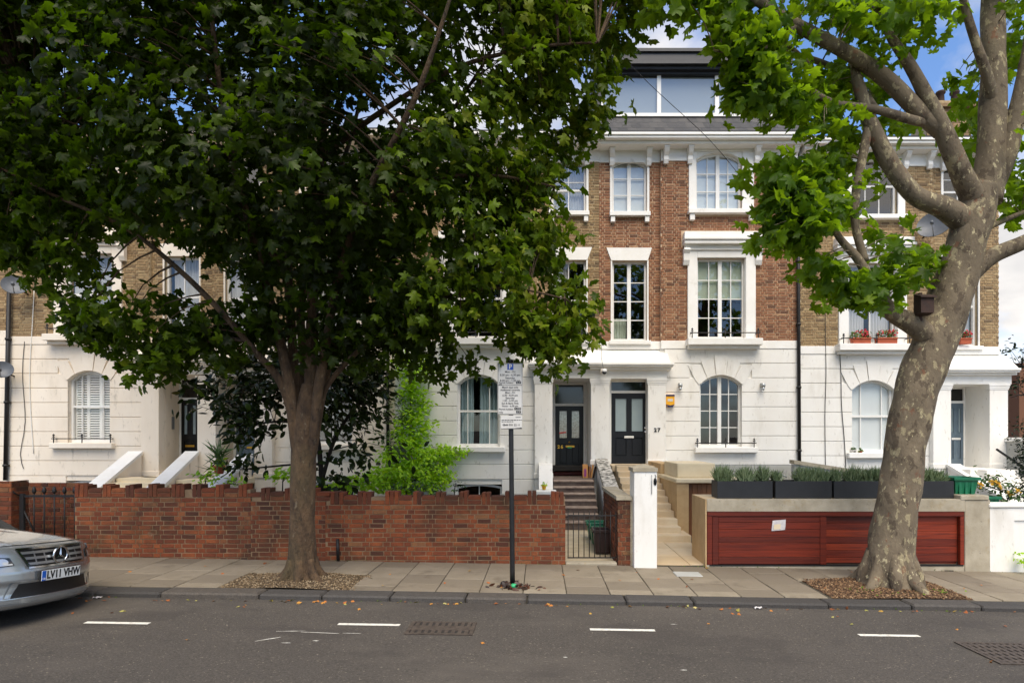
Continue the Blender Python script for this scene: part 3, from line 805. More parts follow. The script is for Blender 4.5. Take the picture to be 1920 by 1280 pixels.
    tbox('jamb', 21.5, 24.5, 488.8, 640, FY, .02); tbox('jamb', 89.5, 92.5, 488.8, 640, FY, .02)
    tbox('sill', 18, 96, 639, 646, FY, .10)
    tbox('jamb', 163.5, 181.5, 466, 637, B_, .05); tbox('jamb', 271.5, 290, 466, 637, B_, .05); tbox('window_head', 181.5, 271.5, 466, 486, B_, .05)
    tbox('inner_jamb', 176, 182.5, 482, 637, B_+.02, .025); tbox('inner_jamb', 270.5, 277, 482, 637, B_+.02, .025)
    m_ = MB()
    for (y0, y1, e) in ((433, 444, .20), (444, 449, .26), (449, 456, .22), (456, 465.5, .10)): m_.bevbox(X(154+(.26-e)*20), X(299.5-(.26-e)*20), B_-e, B_+.04, PZ(y1+off, B_-.22), PZ(y0+off, B_-.22), .008)
    m_.build('window_hood', tr, root)
    for a in (155, 289):
        m_ = MB(); m_.prismx([(B_, Z(470.5)), (B_-.19, Z(470.5)), (B_-.20, Z(474)), (B_-.13, Z(480)), (B_-.12, Z(492)), (B_-.07, Z(500)), (B_, Z(500))], *sorted((X(a), X(a+11)))); m_.build('hood_bracket', tr, root)
    so = tbox('balcony_sill', 160, 297, 638, 650, B_, .30); tbox('sill_moulding', 163, 294, 650.2, 656, B_, .18)
    q = sorted((X(168), X(289))); guard(root, q[0], q[1], Z(628), B_, B_-.26)
    # ground floor voussoirs round the arch
    xc, a = X(225.5), 39/S; zt = Z(704); rise = .26; rr = (a*a+rise*rise)/(2*rise); cz_ = zt-rr
    spl = [-41, -25, -9, 9, 25, 41]; tsp = [-62, -38, -13, 13, 38, 62]; tops = [685, 675.5, 667, 675.5, 685]
    for i in range(5):
        inn = [(xc+(spl[i]+(spl[i+1]-spl[i])*q_/4)/S, arch_z(xc+max(-38.9, min(38.9, spl[i]+(spl[i+1]-spl[i])*q_/4))/S, xc, a, zt, rise)+.003) for q_ in range(5)]
        if i == 0: inn = [(xc-47/S, Z(714))]+inn
        if i == 4: inn = inn+[(xc+47/S, Z(714))]
        pts = inn+[(xc+tsp[i+1]/S, Z(tops[i])), (xc+tsp[i]/S, Z(tops[i]))]
        mx = sum(p[0] for p in pts)/len(pts); mz = sum(p[1] for p in pts)/len(pts)
        pts = [(mx+(p[0]-mx)*.975, mz+(p[1]-mz)*.975) for p in pts]
        m_ = MB(); m_.prism(pts, B_-(.055 if i == 2 else .038), B_+.03); m_.build('keystone' if i == 2 else 'voussoir', st, root)
    tbox('sill', 176, 292 if cfg.get('wide_sill', True) else 275, 838, 848, B_, .16, bev=.012)
    if cfg.get('guard', True): q = sorted((X(180), X(285))); guard(root, q[0], q[1], Z(830), B_, B_-.12)
    # cornice, brackets, gutter
    ce = pst-6/1 if pst < 0 else pst
    m_ = MB()
    ZD = lambda py, D: PZ(py+off, D)
    for (y0, y1, e) in ((247, 252, .50), (252, 257, .46), (257, 263, .32)): m_.bevbox(X(ce), X(pend), FY-bay-e, FY+.3, ZD(y1, FY-bay-.5), ZD(y0, FY-bay-.5), .01)
    m_.build('cornice', tr, root); ztc, zbc = ZD(247, FY-bay-.5), ZD(263, FY-bay-.5)
    m_ = MB(); m_.box(X(ce), X(pend), FY-bay-.48, FY-bay-.36, ztc+.002, ztc+.05); m_.build('gutter', 'lead_dark', root)
    for p in (19, 88, 118.5, 163, 287, 357):
        if p > pend-8: continue
        fy = yf(p); m_ = MB()
        m_.prismx([(fy-.028, zbc-.001), (fy-.24, zbc-.001), (fy-.26, zbc-.06), (fy-.20, zbc-.15), (fy-.12, zbc-.22), (fy-.13, zbc-.32), (fy-.09, zbc-.41), (fy-.028, zbc-.42)], *sorted((X(p), X(p+8.5))))
        m_.bevbox(X(p-1), X(p+9.5), fy-.27, fy-.028, zbc-.05, zbc-.002, .004)
        m_.build('cornice_bracket', tr, root)
    # roof
    if not cfg.get('mansard'):
        m_ = MB(); z0 = ztc+.03; x0, x1 = xl, xr; rows = 14; cols = 20
        m_.add([(x0, FY-.3, z0), (x1, FY-.3, z0), (x1, FY+4.0, z0+1.7), (x0, FY+4.0, z0+1.7), (x1, FY+8, z0), (x0, FY+8, z0)], [(0,1,2,3), (3,2,4,5), (0,3,5), (1,4,2), (0,5,4,1)], .3)
        ro = m_.build('roof', 'slate', root)
        sl = MB()
        for r_ in range(rows):
            ya = FY-.33+r_*.30; za = z0+.012+(ya-FY+.3)*1.7/4.3; yb = ya+.34; zb = z0+.006+(yb-FY+.3)*1.7/4.3
            for c_ in range(cols):
                w_ = (x1-x0)/cols; xa = x0+c_*w_+(w_/2 if r_ % 2 else 0); xb = min(xa+w_*.985, x1)
                if xa >= x1: continue
                sl.add([(xa, ya, za+.012), (xb, ya, za+.012), (xb, yb, zb), (xa, yb, zb), (xa, ya, za), (xb, ya, za)], [(0,1,2,3), (4,5,1,0)], random.random())
        tag(sl.build('slate_tiles', 'slate', ro), None, kind='stuff')
    cfg['extra'](root, X, Z, sg, B_) if cfg.get('extra') else None
    return root
# ---------------------------------------------------------------- doors
def door_leaf(root, x0, x1, zb, zt, Y, mat, upper, lower, glassmat, inset=.10, split=.46, hang=None):
    """panelled front door: rails and stiles, glazed upper lights, lower panels"""
    w = x1-x0; b = MB(); t = .05; zs = zb+(zt-zb)*split; st = w*inset
    mid = w*.11 if upper == 2 else 0
    b.box(x0, x0+st, Y, Y+t, zb, zt); b.box(x1-st, x1, Y, Y+t, zb, zt)
    for (a, c) in ((zb, zb+.2), (zs-.08, zs+.06), (zt-.13, zt)): b.box(x0+st, x1-st, Y+.001, Y+t, a, c)
    xm = (x0+x1)/2
    b.box(xm-.055, xm+.055, Y+.0015, Y+t, zb+.2, zs-.08); b.box(xm-.055, xm+.055, Y+.0015, Y+t, zs+.06, zt-.13)
    do = b.build('door', mat, root)
    for s in (-1, 1):
        xa, xb = (x0+st, xm-.055) if s < 0 else (xm+.055, x1-st)
        g = MB(); g.box(xa, xb, Y+.022, Y+.03, zs+.06, zt-.13); g.build('pane', glassmat, do)
        if hang: hang(do, xa, xb, zs+.06, zt-.13, Y+.02)
        p = MB(); p.bevbox(xa+.03, xb-.03, Y+.012, Y+.03, zb+.23, zs-.11, .02); p.box(xa, xb, Y+.03, Y+.04, zb+.2, zs-.08); p.build('panel', mat, do)
        m_ = MB()
        for (za, zc) in ((zb+.2, zs-.08), (zs+.06, zt-.13)):
            m_.box(xa, xb, Y-.006, Y+.02, za, za+.018); m_.box(xa, xb, Y-.006, Y+.02, zc-.018, zc); m_.box(xa, xa+.018, Y-.006, Y+.02, za+.018, zc-.018); m_.box(xb-.018, xb, Y-.006, Y+.02, za+.018, zc-.018)
        m_.build('moulding', mat, do)
    return do
def door_frame(root, x0, x1, zb, zt, ztr, Y, mat, wall_l, wall_r, top, twall='stucco_white', transom='glass_dark'):
    b = MB(); f = .05
    b.box(x0-f, x0, Y-.02, Y+.08, zb, top); b.box(x1, x1+f, Y-.02, Y+.08, zb, top); b.box(x0, x1, Y-.03, Y+.08, zt, zt+.07); b.box(x0, x1, Y-.02, Y+.08, top-.05, top)
    fo = b.build('door_frame', mat, root)
    g = MB(); g.box(x0, x1, Y+.03, Y+.036, zt+.07, top-.05); g.build('transom_pane', transom, fo)
    b = MB()
    if x0-f > wall_l+.005: b.box(wall_l, x0-f, Y, Y+.1, zb, top)
    if wall_r > x1+f+.005: b.box(x1+f, wall_r, Y, Y+.1, zb, top)
    b.box(wall_l, wall_r, Y+.25, Y+.3, zb, top)
    b.build('door_surround', twall, root)
    return fo
def letterplate(do, x, z, Y, mat, w=.26, h=.06):
    b = MB(); b.bevbox(x-w/2, x+w/2, Y-.012, Y, z-h/2, z+h/2, .006); o = b.build('letter_plate', mat, do)
    b = MB(); b.box(x-w*.36, x+w*.36, Y-.016, Y-.0125, z-h*.22, z+h*.22); b.build('letter_flap', mat, o)

def door_27(root, X, Z, sg, wx, z0, z1, yd):
    x0, x1 = PX(1146, yd), PX(1213, yd); zt = PZ(737, yd)
    door_frame(root, x0, x1, z0, zt, 0, yd, 'paint_white', wx[0], wx[1], z1, transom='glass_dark')
    do = door_leaf(root, x0, x1, z0, zt, yd, 'door_navy', 2, 2, 'glass_frosted', .10, .42)
    letterplate(do, (x0+x1)/2, PZ(819, yd), yd, 'paint_white')
    for py in (802, 809):
        b = MB(); b.lathe([(0, 0), (.028, .004), (.034, .02), (.026, .04), (0, .045)], 0, 0, 12); b.v = [(x_+x1-.05, yd-z_, y_+PZ(py, yd)) for x_, y_, z_ in b.v]; b.build('door_knob', 'chrome', do)
    for i, ch in enumerate('27'):
        text('house_number', ch, 'sign_black', root, (PX(1229+i*6.5, 15.7), FY-.293, PZ(806, 15.7)), .14, bold=.007)
def door_26(root, X, Z, sg, wx, z0, z1, yd):
    x0, x1 = PX(1041, yd), PX(1094, yd); zb = z0+.10; zt = PZ(761, yd)
    b = MB(); b.bevbox(wx[0]+.01, wx[1]-.01, yd-.28, yd+.05, z0, zb, .012); b.build('doorstep', 'doorstep_red', root)
    door_frame(root, x0, x1, zb, zt, 0, yd, 'trim_white', wx[0], wx[1], z1, transom='glass_dark')
    do = door_leaf(root, x0, x1, zb, zt, yd, 'black_paint', 2, 2, 'glass', .13, .47, hang=lambda d_, xa, xb, za, zc, y: curtain('curtain_lace', ((0, 1),), .03, folds=5)(d_, xa, xb, za, zc, y))
    letterplate(do, PX(1069, yd), PZ(836.5, yd), yd, 'brass')
    b = MB(); b.box(PX(1064, yd), PX(1072, yd), yd-.02, yd-.0165, PZ(840, yd), PZ(837.5, yd)); b.build('green_tape', 'tape_green', do)
    b = MB(); b.prism([(PX(1048.5, yd), PZ(812.8, yd)), (PX(1061.5, yd), PZ(811.3, yd)), (PX(1061.5, yd), PZ(808.5, yd)), (PX(1048.5, yd), PZ(810, yd))], yd-.012, yd-.007); b.build('red_tape', 'tape_red', do)
    b = MB(); b.lathe([(0, 0), (.02, .004), (.026, .02), (.018, .035), (0, .04)], 0, 0, 12); b.v = [(x_+PX(1067.5, yd), yd-z_, y_+PZ(828.5, yd)) for x_, y_, z_ in b.v]; b.build('door_knob', 'brass', do)
    for i, ch in enumerate('26'): text('house_number', ch, 'brass', do, (PX(1047.5+i*6, yd), yd-.006, PZ(837.5, yd)), .13, bold=.006)
def door_plain(px0, px1, mat, py_t, split=.5, glassmat='glass_frosted', plate='brass'):
    def go(root, X, Z, sg, wx, z0, z1, yd):
        w = .86; xc = (wx[0]+wx[1])/2
        if px0 is not None: x0, x1 = PX(px0, yd), PX(px1, yd)
        else: x0, x1 = xc-w/2, xc+w/2
        x1 = min(x1, wx[1]-.06); x0 = max(x0, wx[0]+.06)
        zt = PZ(py_t, yd)
        door_frame(root, x0, x1, z0, zt, 0, yd, 'trim_white', wx[0], wx[1], z1)
        do = door_leaf(root, x0, x1, z0, zt, yd, mat, 2, 2, glassmat, .12, split)
        letterplate(do, (x0+x1)/2, z0+.78, yd, plate)
        b = MB(); b.box(wx[0]-.004+.0, wx[0]+.02, yd-.35, yd-.25, z0+1.25, z0+1.6); b.build('entry_phone', 'metal_grey', root)
    return go

# ---------------------------------------------------------------- things fixed to the houses
def extra_27(root, X, Z, sg, B_):
    # mansard roof with glazed dormer
    z0 = PZ(246, FY-.6)+.01; x0, x1 = PX(1120, 16.2), PX(1478, 16.2); xl, xr = sorted((X(0), X(373.5)))
    m_ = MB(); rows = 3
    za, zb = z0, PZ(219, 16.3)
    m_.add([(xl, FY-.45, z0), (xr, FY-.45, z0), (xr, FY+.35, zb), (xl, FY+.35, zb), (xr, FY+8, zb), (xl, FY+8, zb)], [(0,1,2,3), (3,2,4,5), (0,3,5), (1,4,2)], .4)
    ro = m_.build('roof', 'slate', root)
    for r_ in range(rows):
        t0, t1 = r_/rows, (r_+1.12)/rows; y0_, y1_ = FY-.45+.8*t0, FY-.45+.8*t1; n = 22
        for c_ in range(n):
            xa = xl+(xr-xl)*c_/n+(.12 if r_ % 2 else 0); xb = min(xa+(xr-xl)/n-.005, xr)
            s_ = MB(); s_.add([(xa, y0_, z0+(zb-z0)*t0+.022), (xb, y0_, z0+(zb-z0)*t0+.022), (xb, y1_, z0+(zb-z0)*t1+.008), (xa, y1_, z0+(zb-z0)*t1+.008), (xa, y0_, z0+(zb-z0)*t0+.004), (xb, y0_, z0+(zb-z0)*t0+.004)], [(0,1,2,3), (4,5,1,0)], random.random()); s_.build('slate', 'slate', ro)
    yw = 16.32; zs, zt = PZ(215, yw), PZ(139, yw); ztop = PZ(90, 16.0)
    b = MB(); b.box(x0, x0+.12, yw, FY+6, zs-.3, zt+.05); b.box(x1-.12, x1, yw, FY+6, zs-.3, zt+.05); b.box(x0+.12, x1-.12, FY+5.9, FY+6, zs-.3, zt+.05); dm = b.build('dormer', 'lead_dark', root)
    b = MB()
    for (ya, yb_, yo) in ((90, 96, .36), (96, 113, .30), (113, 119, .33), (119, 129, .22), (129, 138.5, .10)):
        b.box(x0-.06, x1+.06, yw-yo, FY+6.1, PZ(yb_, yw-yo), PZ(ya, yw-yo)-.002)
    b.build('dormer_roof', 'lead_dark', dm)
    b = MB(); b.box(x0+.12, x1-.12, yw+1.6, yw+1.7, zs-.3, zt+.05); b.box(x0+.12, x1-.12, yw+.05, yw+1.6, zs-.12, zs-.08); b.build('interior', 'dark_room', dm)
    edges = [x0+.12, PX(1235.5, yw), PX(1344, yw), x1-.12]
    f = MB(); f.box(x0+.12, x1-.12, yw-.03, yw+.05, zs-.06, zs+.03); f.box(x0+.12, x1-.12, yw-.02, yw+.05, zt-.03, zt+.04)
    for i, e in enumerate(edges):
        w_ = .05 if i in (0, 3) else .055; f.box(e-w_ if i else e, e+w_ if i < 3 else e, yw-.025, yw+.05, zs+.03, zt-.03)
    fo = f.build('window', 'paint_white', root)
    for a, c in zip(edges[:-1], edges[1:]):
        p = MB(); tl = random.uniform(-.006, .006); p.add([(a+.05, yw+.01, zs+.02), (c-.05, yw+.01, zs+.02), (c-.05, yw+.01+tl, zt-.02), (a+.05, yw+.01+tl, zt-.02)], [(0,1,2,3)]); p.build('pane', 'glass_sky_boost', fo)
    b = MB(); b.box(x0+.14, x1-.14, yw+.07, yw+.075, zs, zt); b.build('blind', 'blind_sky_grey', fo)  # sheet's grey stands in for sky reflected in the dormer panes
def extra_28(root, X, Z, sg, B_):
    # chimney stack behind the ridge
    x0, x1 = PX(1738, 18.2), PX(1822, 18.2); zb, zt = Z(258), PZ(196, 18.2); m_ = MB(); m_.box(x0+.01, x1-.01, 18.21, 19.0, zb, zt); ch = m_.build('chimney', 'mortar_stock', root)
    lay(bond(x0, x1, zb, zt-.02), lambda a, z, d: Vector((a, 18.2+d, z)), 'brick_stock', ch, None, 0)
    m_ = MB(); m_.bevbox(x0-.1, x1+.1, 18.1, 19.1, zt-.12, zt, .01); m_.bevbox(x0-.05, x1+.05, 18.15, 19.05, zt, zt+.1, .01); m_.build('chimney_cap', 'brick_stock', ch)
    for a in (.18, .5, .82):
        m_ = MB(); xx = x0+(x1-x0)*a; m_.lathe([(.13, zt+.1), (.11, zt+.3), (.10, zt+.52), (.14, zt+.56), (.14, zt+.62), (.1, zt+.64)], xx, 18.6, 12); m_.build('chimney_pot', 'birdbox', ch)

def sd(cols, rows, **k): d = dict(cols=cols, rows=rows, mull=()); d.update(k); return d
SASH = sd((1,1), (1,1), sash=1)
vis27 = lambda b: PX(1125, 16) < b[0] and b[1] < PX(1497, 16) and FZ(640) < b[2] < FZ(306) and not (b[0] > PX(1405, 15.9) and b[2] > FZ(470))
vis26 = lambda b: b[0] > PX(1040, 16)
vis28 = lambda b: True
visB = lambda b: b[2] < FZ(430)
hB = house(dict(axis=398, sg=-1, pend=380, off=-8, stucco='stucco_cream', trim='trim_cream', brick='brick_stock', mortar='mortar_stock', landing=898, centre=False, door_y=16.62, step_mat='limestone_pale',
    door=door_plain(335, 372, 'black_paint', 750), pred=visB, label='cream stucco and yellow brick house with slatted shutters in its arched window',
    wins={'gl': dict(cols=(.22,.56,.22), rows=(1,1), mull=(), sash=1, fill=shutters), '1l': dict(cols=(1,1), rows=(1,1), mull=(), sash=1, fill=curtain('curtain_white', ((0,.45),(.52,1)))), '1n': dict(SASH, fill=curtain('curtain_white', ((.05,1),))), '2l': SASH, '2n': SASH}))
hC = house(dict(axis=398, sg=1, pend=345, off=-5, stucco='stucco_cream', trim='trim_cream', brick='brick_stock', mortar='mortar_stock', landing=898, centre=True, door_y=16.62, step_mat='limestone_pale',
    door=door_plain(None, None, 'door_blue', 752), pred=visB, label='cream and yellow brick house mostly hidden behind the big leafy tree',
    wins={'gl': dict(SASH, fill=curtain('curtain_white', ((0,.4),(.6,1)))), '1l': dict(SASH, fill=curtain('curtain_white', ((0,1),))), '1n': dict(SASH, fill=curtain('curtain_white', ((0,1),))), '2l': SASH, '2n': SASH}))
hD = house(dict(axis=1123.5, sg=-1, pend=380.5, off=-1, stucco='stucco_white', trim='trim_white', brick='brick_stock', mortar='mortar_stock', landing=895, centre=False, door_y=17.1, step_mat='steps_brown',
    door=door_26, pred=vis26, guard=False, wide_sill=False, label='white stucco house numbered 26 with a black door up brown steps and pale blue curtains',
    wins={'gl': dict(cols=(.2,.58,.22), rows=(1,1.05), mull=(), sash=1, fill=curtain('curtain_blue', ((0,.34),(.5,.82),(.84,1)))), '2n': dict(cols=(1,1), rows=(1,.4,1), mull=(), sash=1, fill=curtain('curtain_white', ((0,1),))), '1n': dict(SASH, fill=curtain('curtain_white', ((0,.5),))), '1l': SASH, '2l': SASH}))
def tint27(a, z):
    return random.random()
hE = house(dict(axis=1123.5, sg=1, pend=373.5, off=0, stucco='stucco_white', trim='trim_white', brick='brick_red', mortar='mortar_red', landing=869, centre=True, door_y=16.1, step_mat='limestone', greybase=True,
    door=door_27, pred=vis27, mansard=True, extra=extra_27, label='red brick and white stucco house numbered 27 with a dark glazed dormer on its roof',
    wins={'1l': dict(fill=blind('blind_green', .5)), '1n': dict(fill=curtain('blind_green', ((0,.42),), top=.72)), '2l': dict(fill=blind('blind_pale', .97)), '2n': dict(fill=blind('blind_pale', .97))}))
hF = house(dict(axis=1858, sg=-1, pend=361, pstart=-15, off=10, stucco='stucco_white', trim='trim_white', brick='brick_stock', mortar='mortar_stock', landing=866, centre=True, door_y=16.62, step_mat='stucco_white',
    door=door_plain(1779, 1806, 'door_blue', 756, plate='paint_white'), pred=vis28, extra=extra_28, guard=False, wide_sill=False, label='yellow brick and white stucco end house with a blue door under a porch',
    wins={'gl': dict(cols=(.24,.56,.2), rows=(1,1), mull=(), sash=1, fill=blind('blind_pale', 1.0, .045)), '1l': dict(cols=(1,1), rows=(1,1), mull=(), sash=1, fill=curtain('curtain_white', ((0,.42),(.55,1)))), '1n': dict(SASH, fill=curtain('curtain_white', ((0,1),))), '2l': dict(cols=(1,1,1), rows=(1,.9), mull=(), sash=1), '2n': dict(cols=(1,1), rows=(1,.5,.5), mull=(), sash=1)}))
# the sliver of the next house at the left edge
hA = thing('terraced_house', 'sliver of cream house with a satellite dish at the far left edge', 'house', (PX(-170, FY), FY+4, -.3), 'terraced houses in the row')
xa, xb = PX(-360, FY), PX(17, FY)
b = MB(); b.box(xa, xb, FY-.05, FY+.3, -.45, FZ(250)); wa = b.build('front_wall', 'mortar_stock', hA)
b = MB(); b.box(xa, xb, FY+.301, FY+8, -.45, FZ(250)); b.build('side_wall', 'mortar_stock', hA)
lay(bond(xa, xb, FZ(620), FZ(295)), lambda a, z, d: Vector((a, FY-.062+d, z)), 'brick_stock', wa, lambda q: q[0] > PX(-40, 16), 60)
ys = [620]+[647+27*k_ for k_ in range(9)]+[920, 960]
for y0, y1 in zip(ys[:-1], ys[1:]):
    b = MB(); b.bevbox(xa, xb-.01, FY-.075, FY-.03, FZ(y1-.35), FZ(y0+.35), .007); b.build('stucco_course', 'stucco_cream', hA)
b = MB(); b.bevbox(xa, xb, FY-.5, FY+.3, FZ(250), FZ(237), .01); b.build('cornice', 'trim_cream', hA)
b = MB(); b.add([(xa, FY-.3, FZ(236)), (xb, FY-.3, FZ(236)), (xb, FY+4, FZ(236)+1.7), (xa, FY+4, FZ(236)+1.7), (xb, FY+8, FZ(236)), (xa, FY+8, FZ(236))], [(0,1,2,3), (3,2,4,5), (1,4,2)]); b.build('roof', 'slate', hA)

# ---------------------------------------------------------------- pipes, cables, dishes, lamps
def pipe(name, px, py0, py1, Y, r, mat, label, cat='pipe', px2=None, brackets=True):
    root = thing(name, label, cat, (PX(px, Y), Y, PZ(py1, Y)))
    x0, x1 = PX(px, Y), PX(px2 if px2 else px, Y); b = MB(); b.tube([(x0, Y, PZ(py0, Y)), ((x0+x1)/2, Y, PZ((py0+py1)/2, Y)), (x1, Y, PZ(py1, Y))], r, 10); b.build('pipe_run', mat, root)
    if brackets:
        z = PZ(py1, Y)+.4
        while z < PZ(py0, Y):
            t = (PZ(py0, Y)-z)/(PZ(py0, Y)-PZ(py1, Y)); xx = x0+(x1-x0)*t
            c = MB(); c.lathe([(r*1.05, z-.03), (r*1.35, z-.03), (r*1.35, z+.03), (r*1.05, z+.03)], xx, Y, 10); c.box(xx-.05, xx+.05, Y+r*.6, Y+r*1.5, z-.02, z+.02); c.build('collar', mat, root); z += 1.7
    return root
pipe('drain_pipe', 1495.5, 262, 872, 15.82, .045, 'iron', 'black cast iron drainpipe between the red brick and yellow brick houses', px2=1499)
pipe('drain_pipe', 727, 250, 905, 15.82, .04, 'iron', 'dark drainpipe on the white wall beside the bright green climber')
pipe('drain_pipe', 17, 540, 900, 15.80, .05, 'iron', 'black cast iron drainpipe at the far left edge under the satellite dish', px2=10)
def cable(pts, r, mat, label, D):
    b = MB(); q, rr = curve_pts([P(a, c, D) for a, c in pts], [r]*len(pts), .25); b.tube(q, rr, 5); return tag(b.build('wall_cable', mat), label, 'cable')
cable([(1546, 480), (1548, 640), (1549, 700), (1547, 780), (1548, 872)], .009, 'cable_dark', 'thin dark cable hanging down the white wall nearest the black drainpipe', 15.86)
cable([(1574, 652), (1577, 700), (1578, 760), (1583, 820), (1586, 875)], .010, 'cable_dark', 'dark loose cable running down the white wall beside the arched window', 15.86)
cable([(64, 545), (60, 620), (56, 690), (57, 760), (63, 850)], .010, 'cable_white', 'white cable running down the cream wall from the satellite dish', 15.86)
cable([(46, 640), (42, 700), (47, 790), (38, 850), (44, 878)], .008, 'cable_dark', 'thin dark cable on the cream wall left of the shuttered window', 15.86)
b = MB(); q, rr = curve_pts([(PX(1104, 13), 13.0, PZ(40, 13)), P(1215, 155, 14.2), P(1330, 262, 15.1), P(1392, 336, 15.78)], [.008]*4, .4); b.tube(q, rr, 5); tag(b.build('overhead_wire', 'cable_dark'), 'thin overhead wire slanting down to the red brick house', 'wire')

def dish(label, px, py, Y, r, yaw, pole_mat='metal_grey'):
    c = P(px, py, Y); root = thing('satellite_dish', label, 'satellite dish', c, 'satellite dishes')
    ax = Vector((math.sin(yaw), -math.cos(yaw), .30)).normalized(); u = ax.cross(Vector((0,0,1))).normalized(); v = u.cross(ax)
    b = MB(); fn = lambda i, j: tuple(c+(u*math.cos(2*math.pi*j)+v*.92*math.sin(2*math.pi*j))*(r*i)+ax*(.28*r*i*i))
    b.grid(fn, 6, 24); fn2 = lambda i, j: tuple(c-ax*.012+(u*math.cos(2*math.pi*j)+v*.92*math.sin(2*math.pi*j))*(r*i*1.01)+ax*(.28*r*i*i)); b.grid(fn2, 6, 24); b.build('reflector', 'dish_grey', root)
    b = MB(); e = c-v*r*.85+ax*r*.25; h = c+ax*r*1.0-v*r*.35; b.tube([e, h], .012, 6); b.build('feed_arm', 'metal_grey', root)
    b = MB(); b.tube([h-ax*.05, h+ax*.05], .04, 10); b.build('receiver', 'dish_grey', root)
    b = MB(); b.tube([c-ax*.02, c-ax*.12, Vector((c.x, FY, c.z-.15))], .02, 8); b.build('bracket', 'iron', root)
dish('grey satellite dish on the yellow brick wall at the far left', 29, 536, 15.5, .29, .55)
dish('lower grey satellite dish cut by the left edge of the picture', 4, 694, 15.5, .25, .55)
dish('grey satellite dish on the yellow brick house behind the plane tree trunk', 1753, 424, 15.4, .40, -.75)

def wall_lamp(px, label):
    c = P(px, 724, 15.8); root = thing('wall_lamp', label, 'wall lamp', c, 'wall lamps beside the arched window')
    b = MB(); b.bevbox(c.x-.035, c.x+.035, 15.83, 15.89, c.z-.02, c.z+.1, .01); b.build('back_plate', 'lamp_grey', root)
    b = MB(); b.lathe([(.0, c.z+.09), (.05, c.z+.08), (.06, c.z+.02), (.055, c.z-.02)], c.x, 15.76, 14); b.build('lamp_hood', 'lamp_grey', root)
    b = MB(); b.lathe([(.045, c.z-.021), (.04, c.z-.08), (.028, c.z-.11), (0, c.z-.115)], c.x, 15.76, 14); b.build('lamp_glass', 'lens_clear', root)
wall_lamp(1275, 'small silver wall lamp beside the yellow alarm box'); wall_lamp(1430, 'small silver wall lamp near the black drainpipe')
c = P(1256, 751, 15.85); root = thing('alarm_box', 'yellow burglar alarm box on the white wall beside door 27', 'alarm box', c)
b = MB(); b.prism([(c.x-.115, c.z+.16), (c.x+.115, c.z+.16), (c.x+.115, c.z-.11), (c.x+.06, c.z-.17), (c.x-.06, c.z-.17), (c.x-.115, c.z-.11)], 15.80, 15.885); b.build('casing', 'alarm_yellow', root)
b = MB(); b.prism([(c.x-.117, c.z-.10), (c.x, c.z-.13), (c.x+.117, c.z-.10), (c.x+.06, c.z-.175), (c.x-.06, c.z-.175)], 15.79, 15.799); b.box(c.x-.117, c.x+.117, 15.79, 15.799, c.z+.12, c.z+.163); b.build('blue_trim', 'alarm_blue', root)
b = MB(); b.box(c.x-.07, c.x+.07, 15.795, 15.7995, c.z-.02, c.z+.05); b.build('emblem', 'sign_white', root)
c = P(1133, 696, 15.4); root = thing('security_camera', 'small dome security camera under the porch cornice of house 26', 'camera', c)
b = MB(); b.bevbox(c.x-.09, c.x-.04, 15.4, 15.7, c.z-.02, c.z+.07, .01); b.build('bracket', 'trim_cream', root)
b = MB(); b.lathe([(.0, c.z+.07), (.06, c.z+.06), (.07, c.z+.0), (.065, c.z-.02)], c.x, 15.38, 14); b.build('housing', 'paint_white', root)
b = MB(); b.lathe([(.06, c.z-.021), (.05, c.z-.06), (.02, c.z-.085), (0, c.z-.088)], c.x, 15.36, 14); b.build('lens_dome', 'glass_dark', root)
b = MB(); b.tube([P(1128, 640, 15.6), P(1128, 672, 15.55), P(1131, 690, 15.4)], .006, 5); b.build('lead', 'cable_dark', root)

# ---------------------------------------------------------------- steps and stair walls
def flight(name, label, x0, x1, ybot, ytop, zbot, ztop, n, mat, nose=None, group='flights of front steps'):
    root = thing(name, label, 'steps', ((x0+x1)/2, ybot, zbot), group)
    t, r = (ytop-ybot)/n, (ztop-zbot)/n
    for i in range(n):
        b = MB(); b.bevbox(x0, x1, ybot+t*i, ytop+.25, zbot+r*i-.02 if i else zbot-.2, zbot+r*(i+1)-(.045 if nose else 0), .006, tint=random.random()); so = b.build('step', mat, root)
        if nose:
            b = MB(); b.bevbox(x0, x1, ybot+t*i-.03, ybot+t*(i+1)+.02, zbot+r*(i+1)-.044, zbot+r*(i+1), .012); b.build('tread', nose, so)
    return root
def stringer(label, xc, w, ytop, ybot, ztop, zbot, mat, cap, pier=True, zg=-.4, yend=None):
    root = thing('stair_wall', label, 'stair wall', (xc, ybot, zg), 'sloping walls beside the steps')
    b = MB(); b.prismx([(ybot, zg), (ytop, zg), (ytop, ztop-.09), (ybot, zbot-.09)], xc-w/2, xc+w/2); b.build('wall', mat, root)
    b = MB(); dy = .0; b.prismx([(ybot-.03, zbot-.088), (ytop, ztop-.088), (ytop, ztop), (ybot-.03, zbot)], xc-w/2-.035, xc+w/2+.035); b.build('coping', cap, root)
    if pier:
        b = MB(); b.bevbox(xc-w/2-.04, xc+w/2+.04, ybot-.40, ybot-.031, zg, zbot-.10, .01); po = b.build('pier', mat, root)
        b = MB(); b.bevbox(xc-w/2-.09, xc+w/2+.09, ybot-.46, ybot+.02, zbot-.099, zbot-.02, .015); b.build('pier_cap', cap, po)
    return root
LZ = FZ(898-8)
flight('front_steps', 'pale front steps up to the black door of the cream house', -10.62, -9.45, 12.3, 15.0, 0.15, LZ, 9, 'limestone_pale')
flight('front_steps', 'pale front steps behind the trunk of the big leafy tree', -9.12, -8.0, 12.3, 15.0, 0.12, LZ-.04, 9, 'limestone_pale')
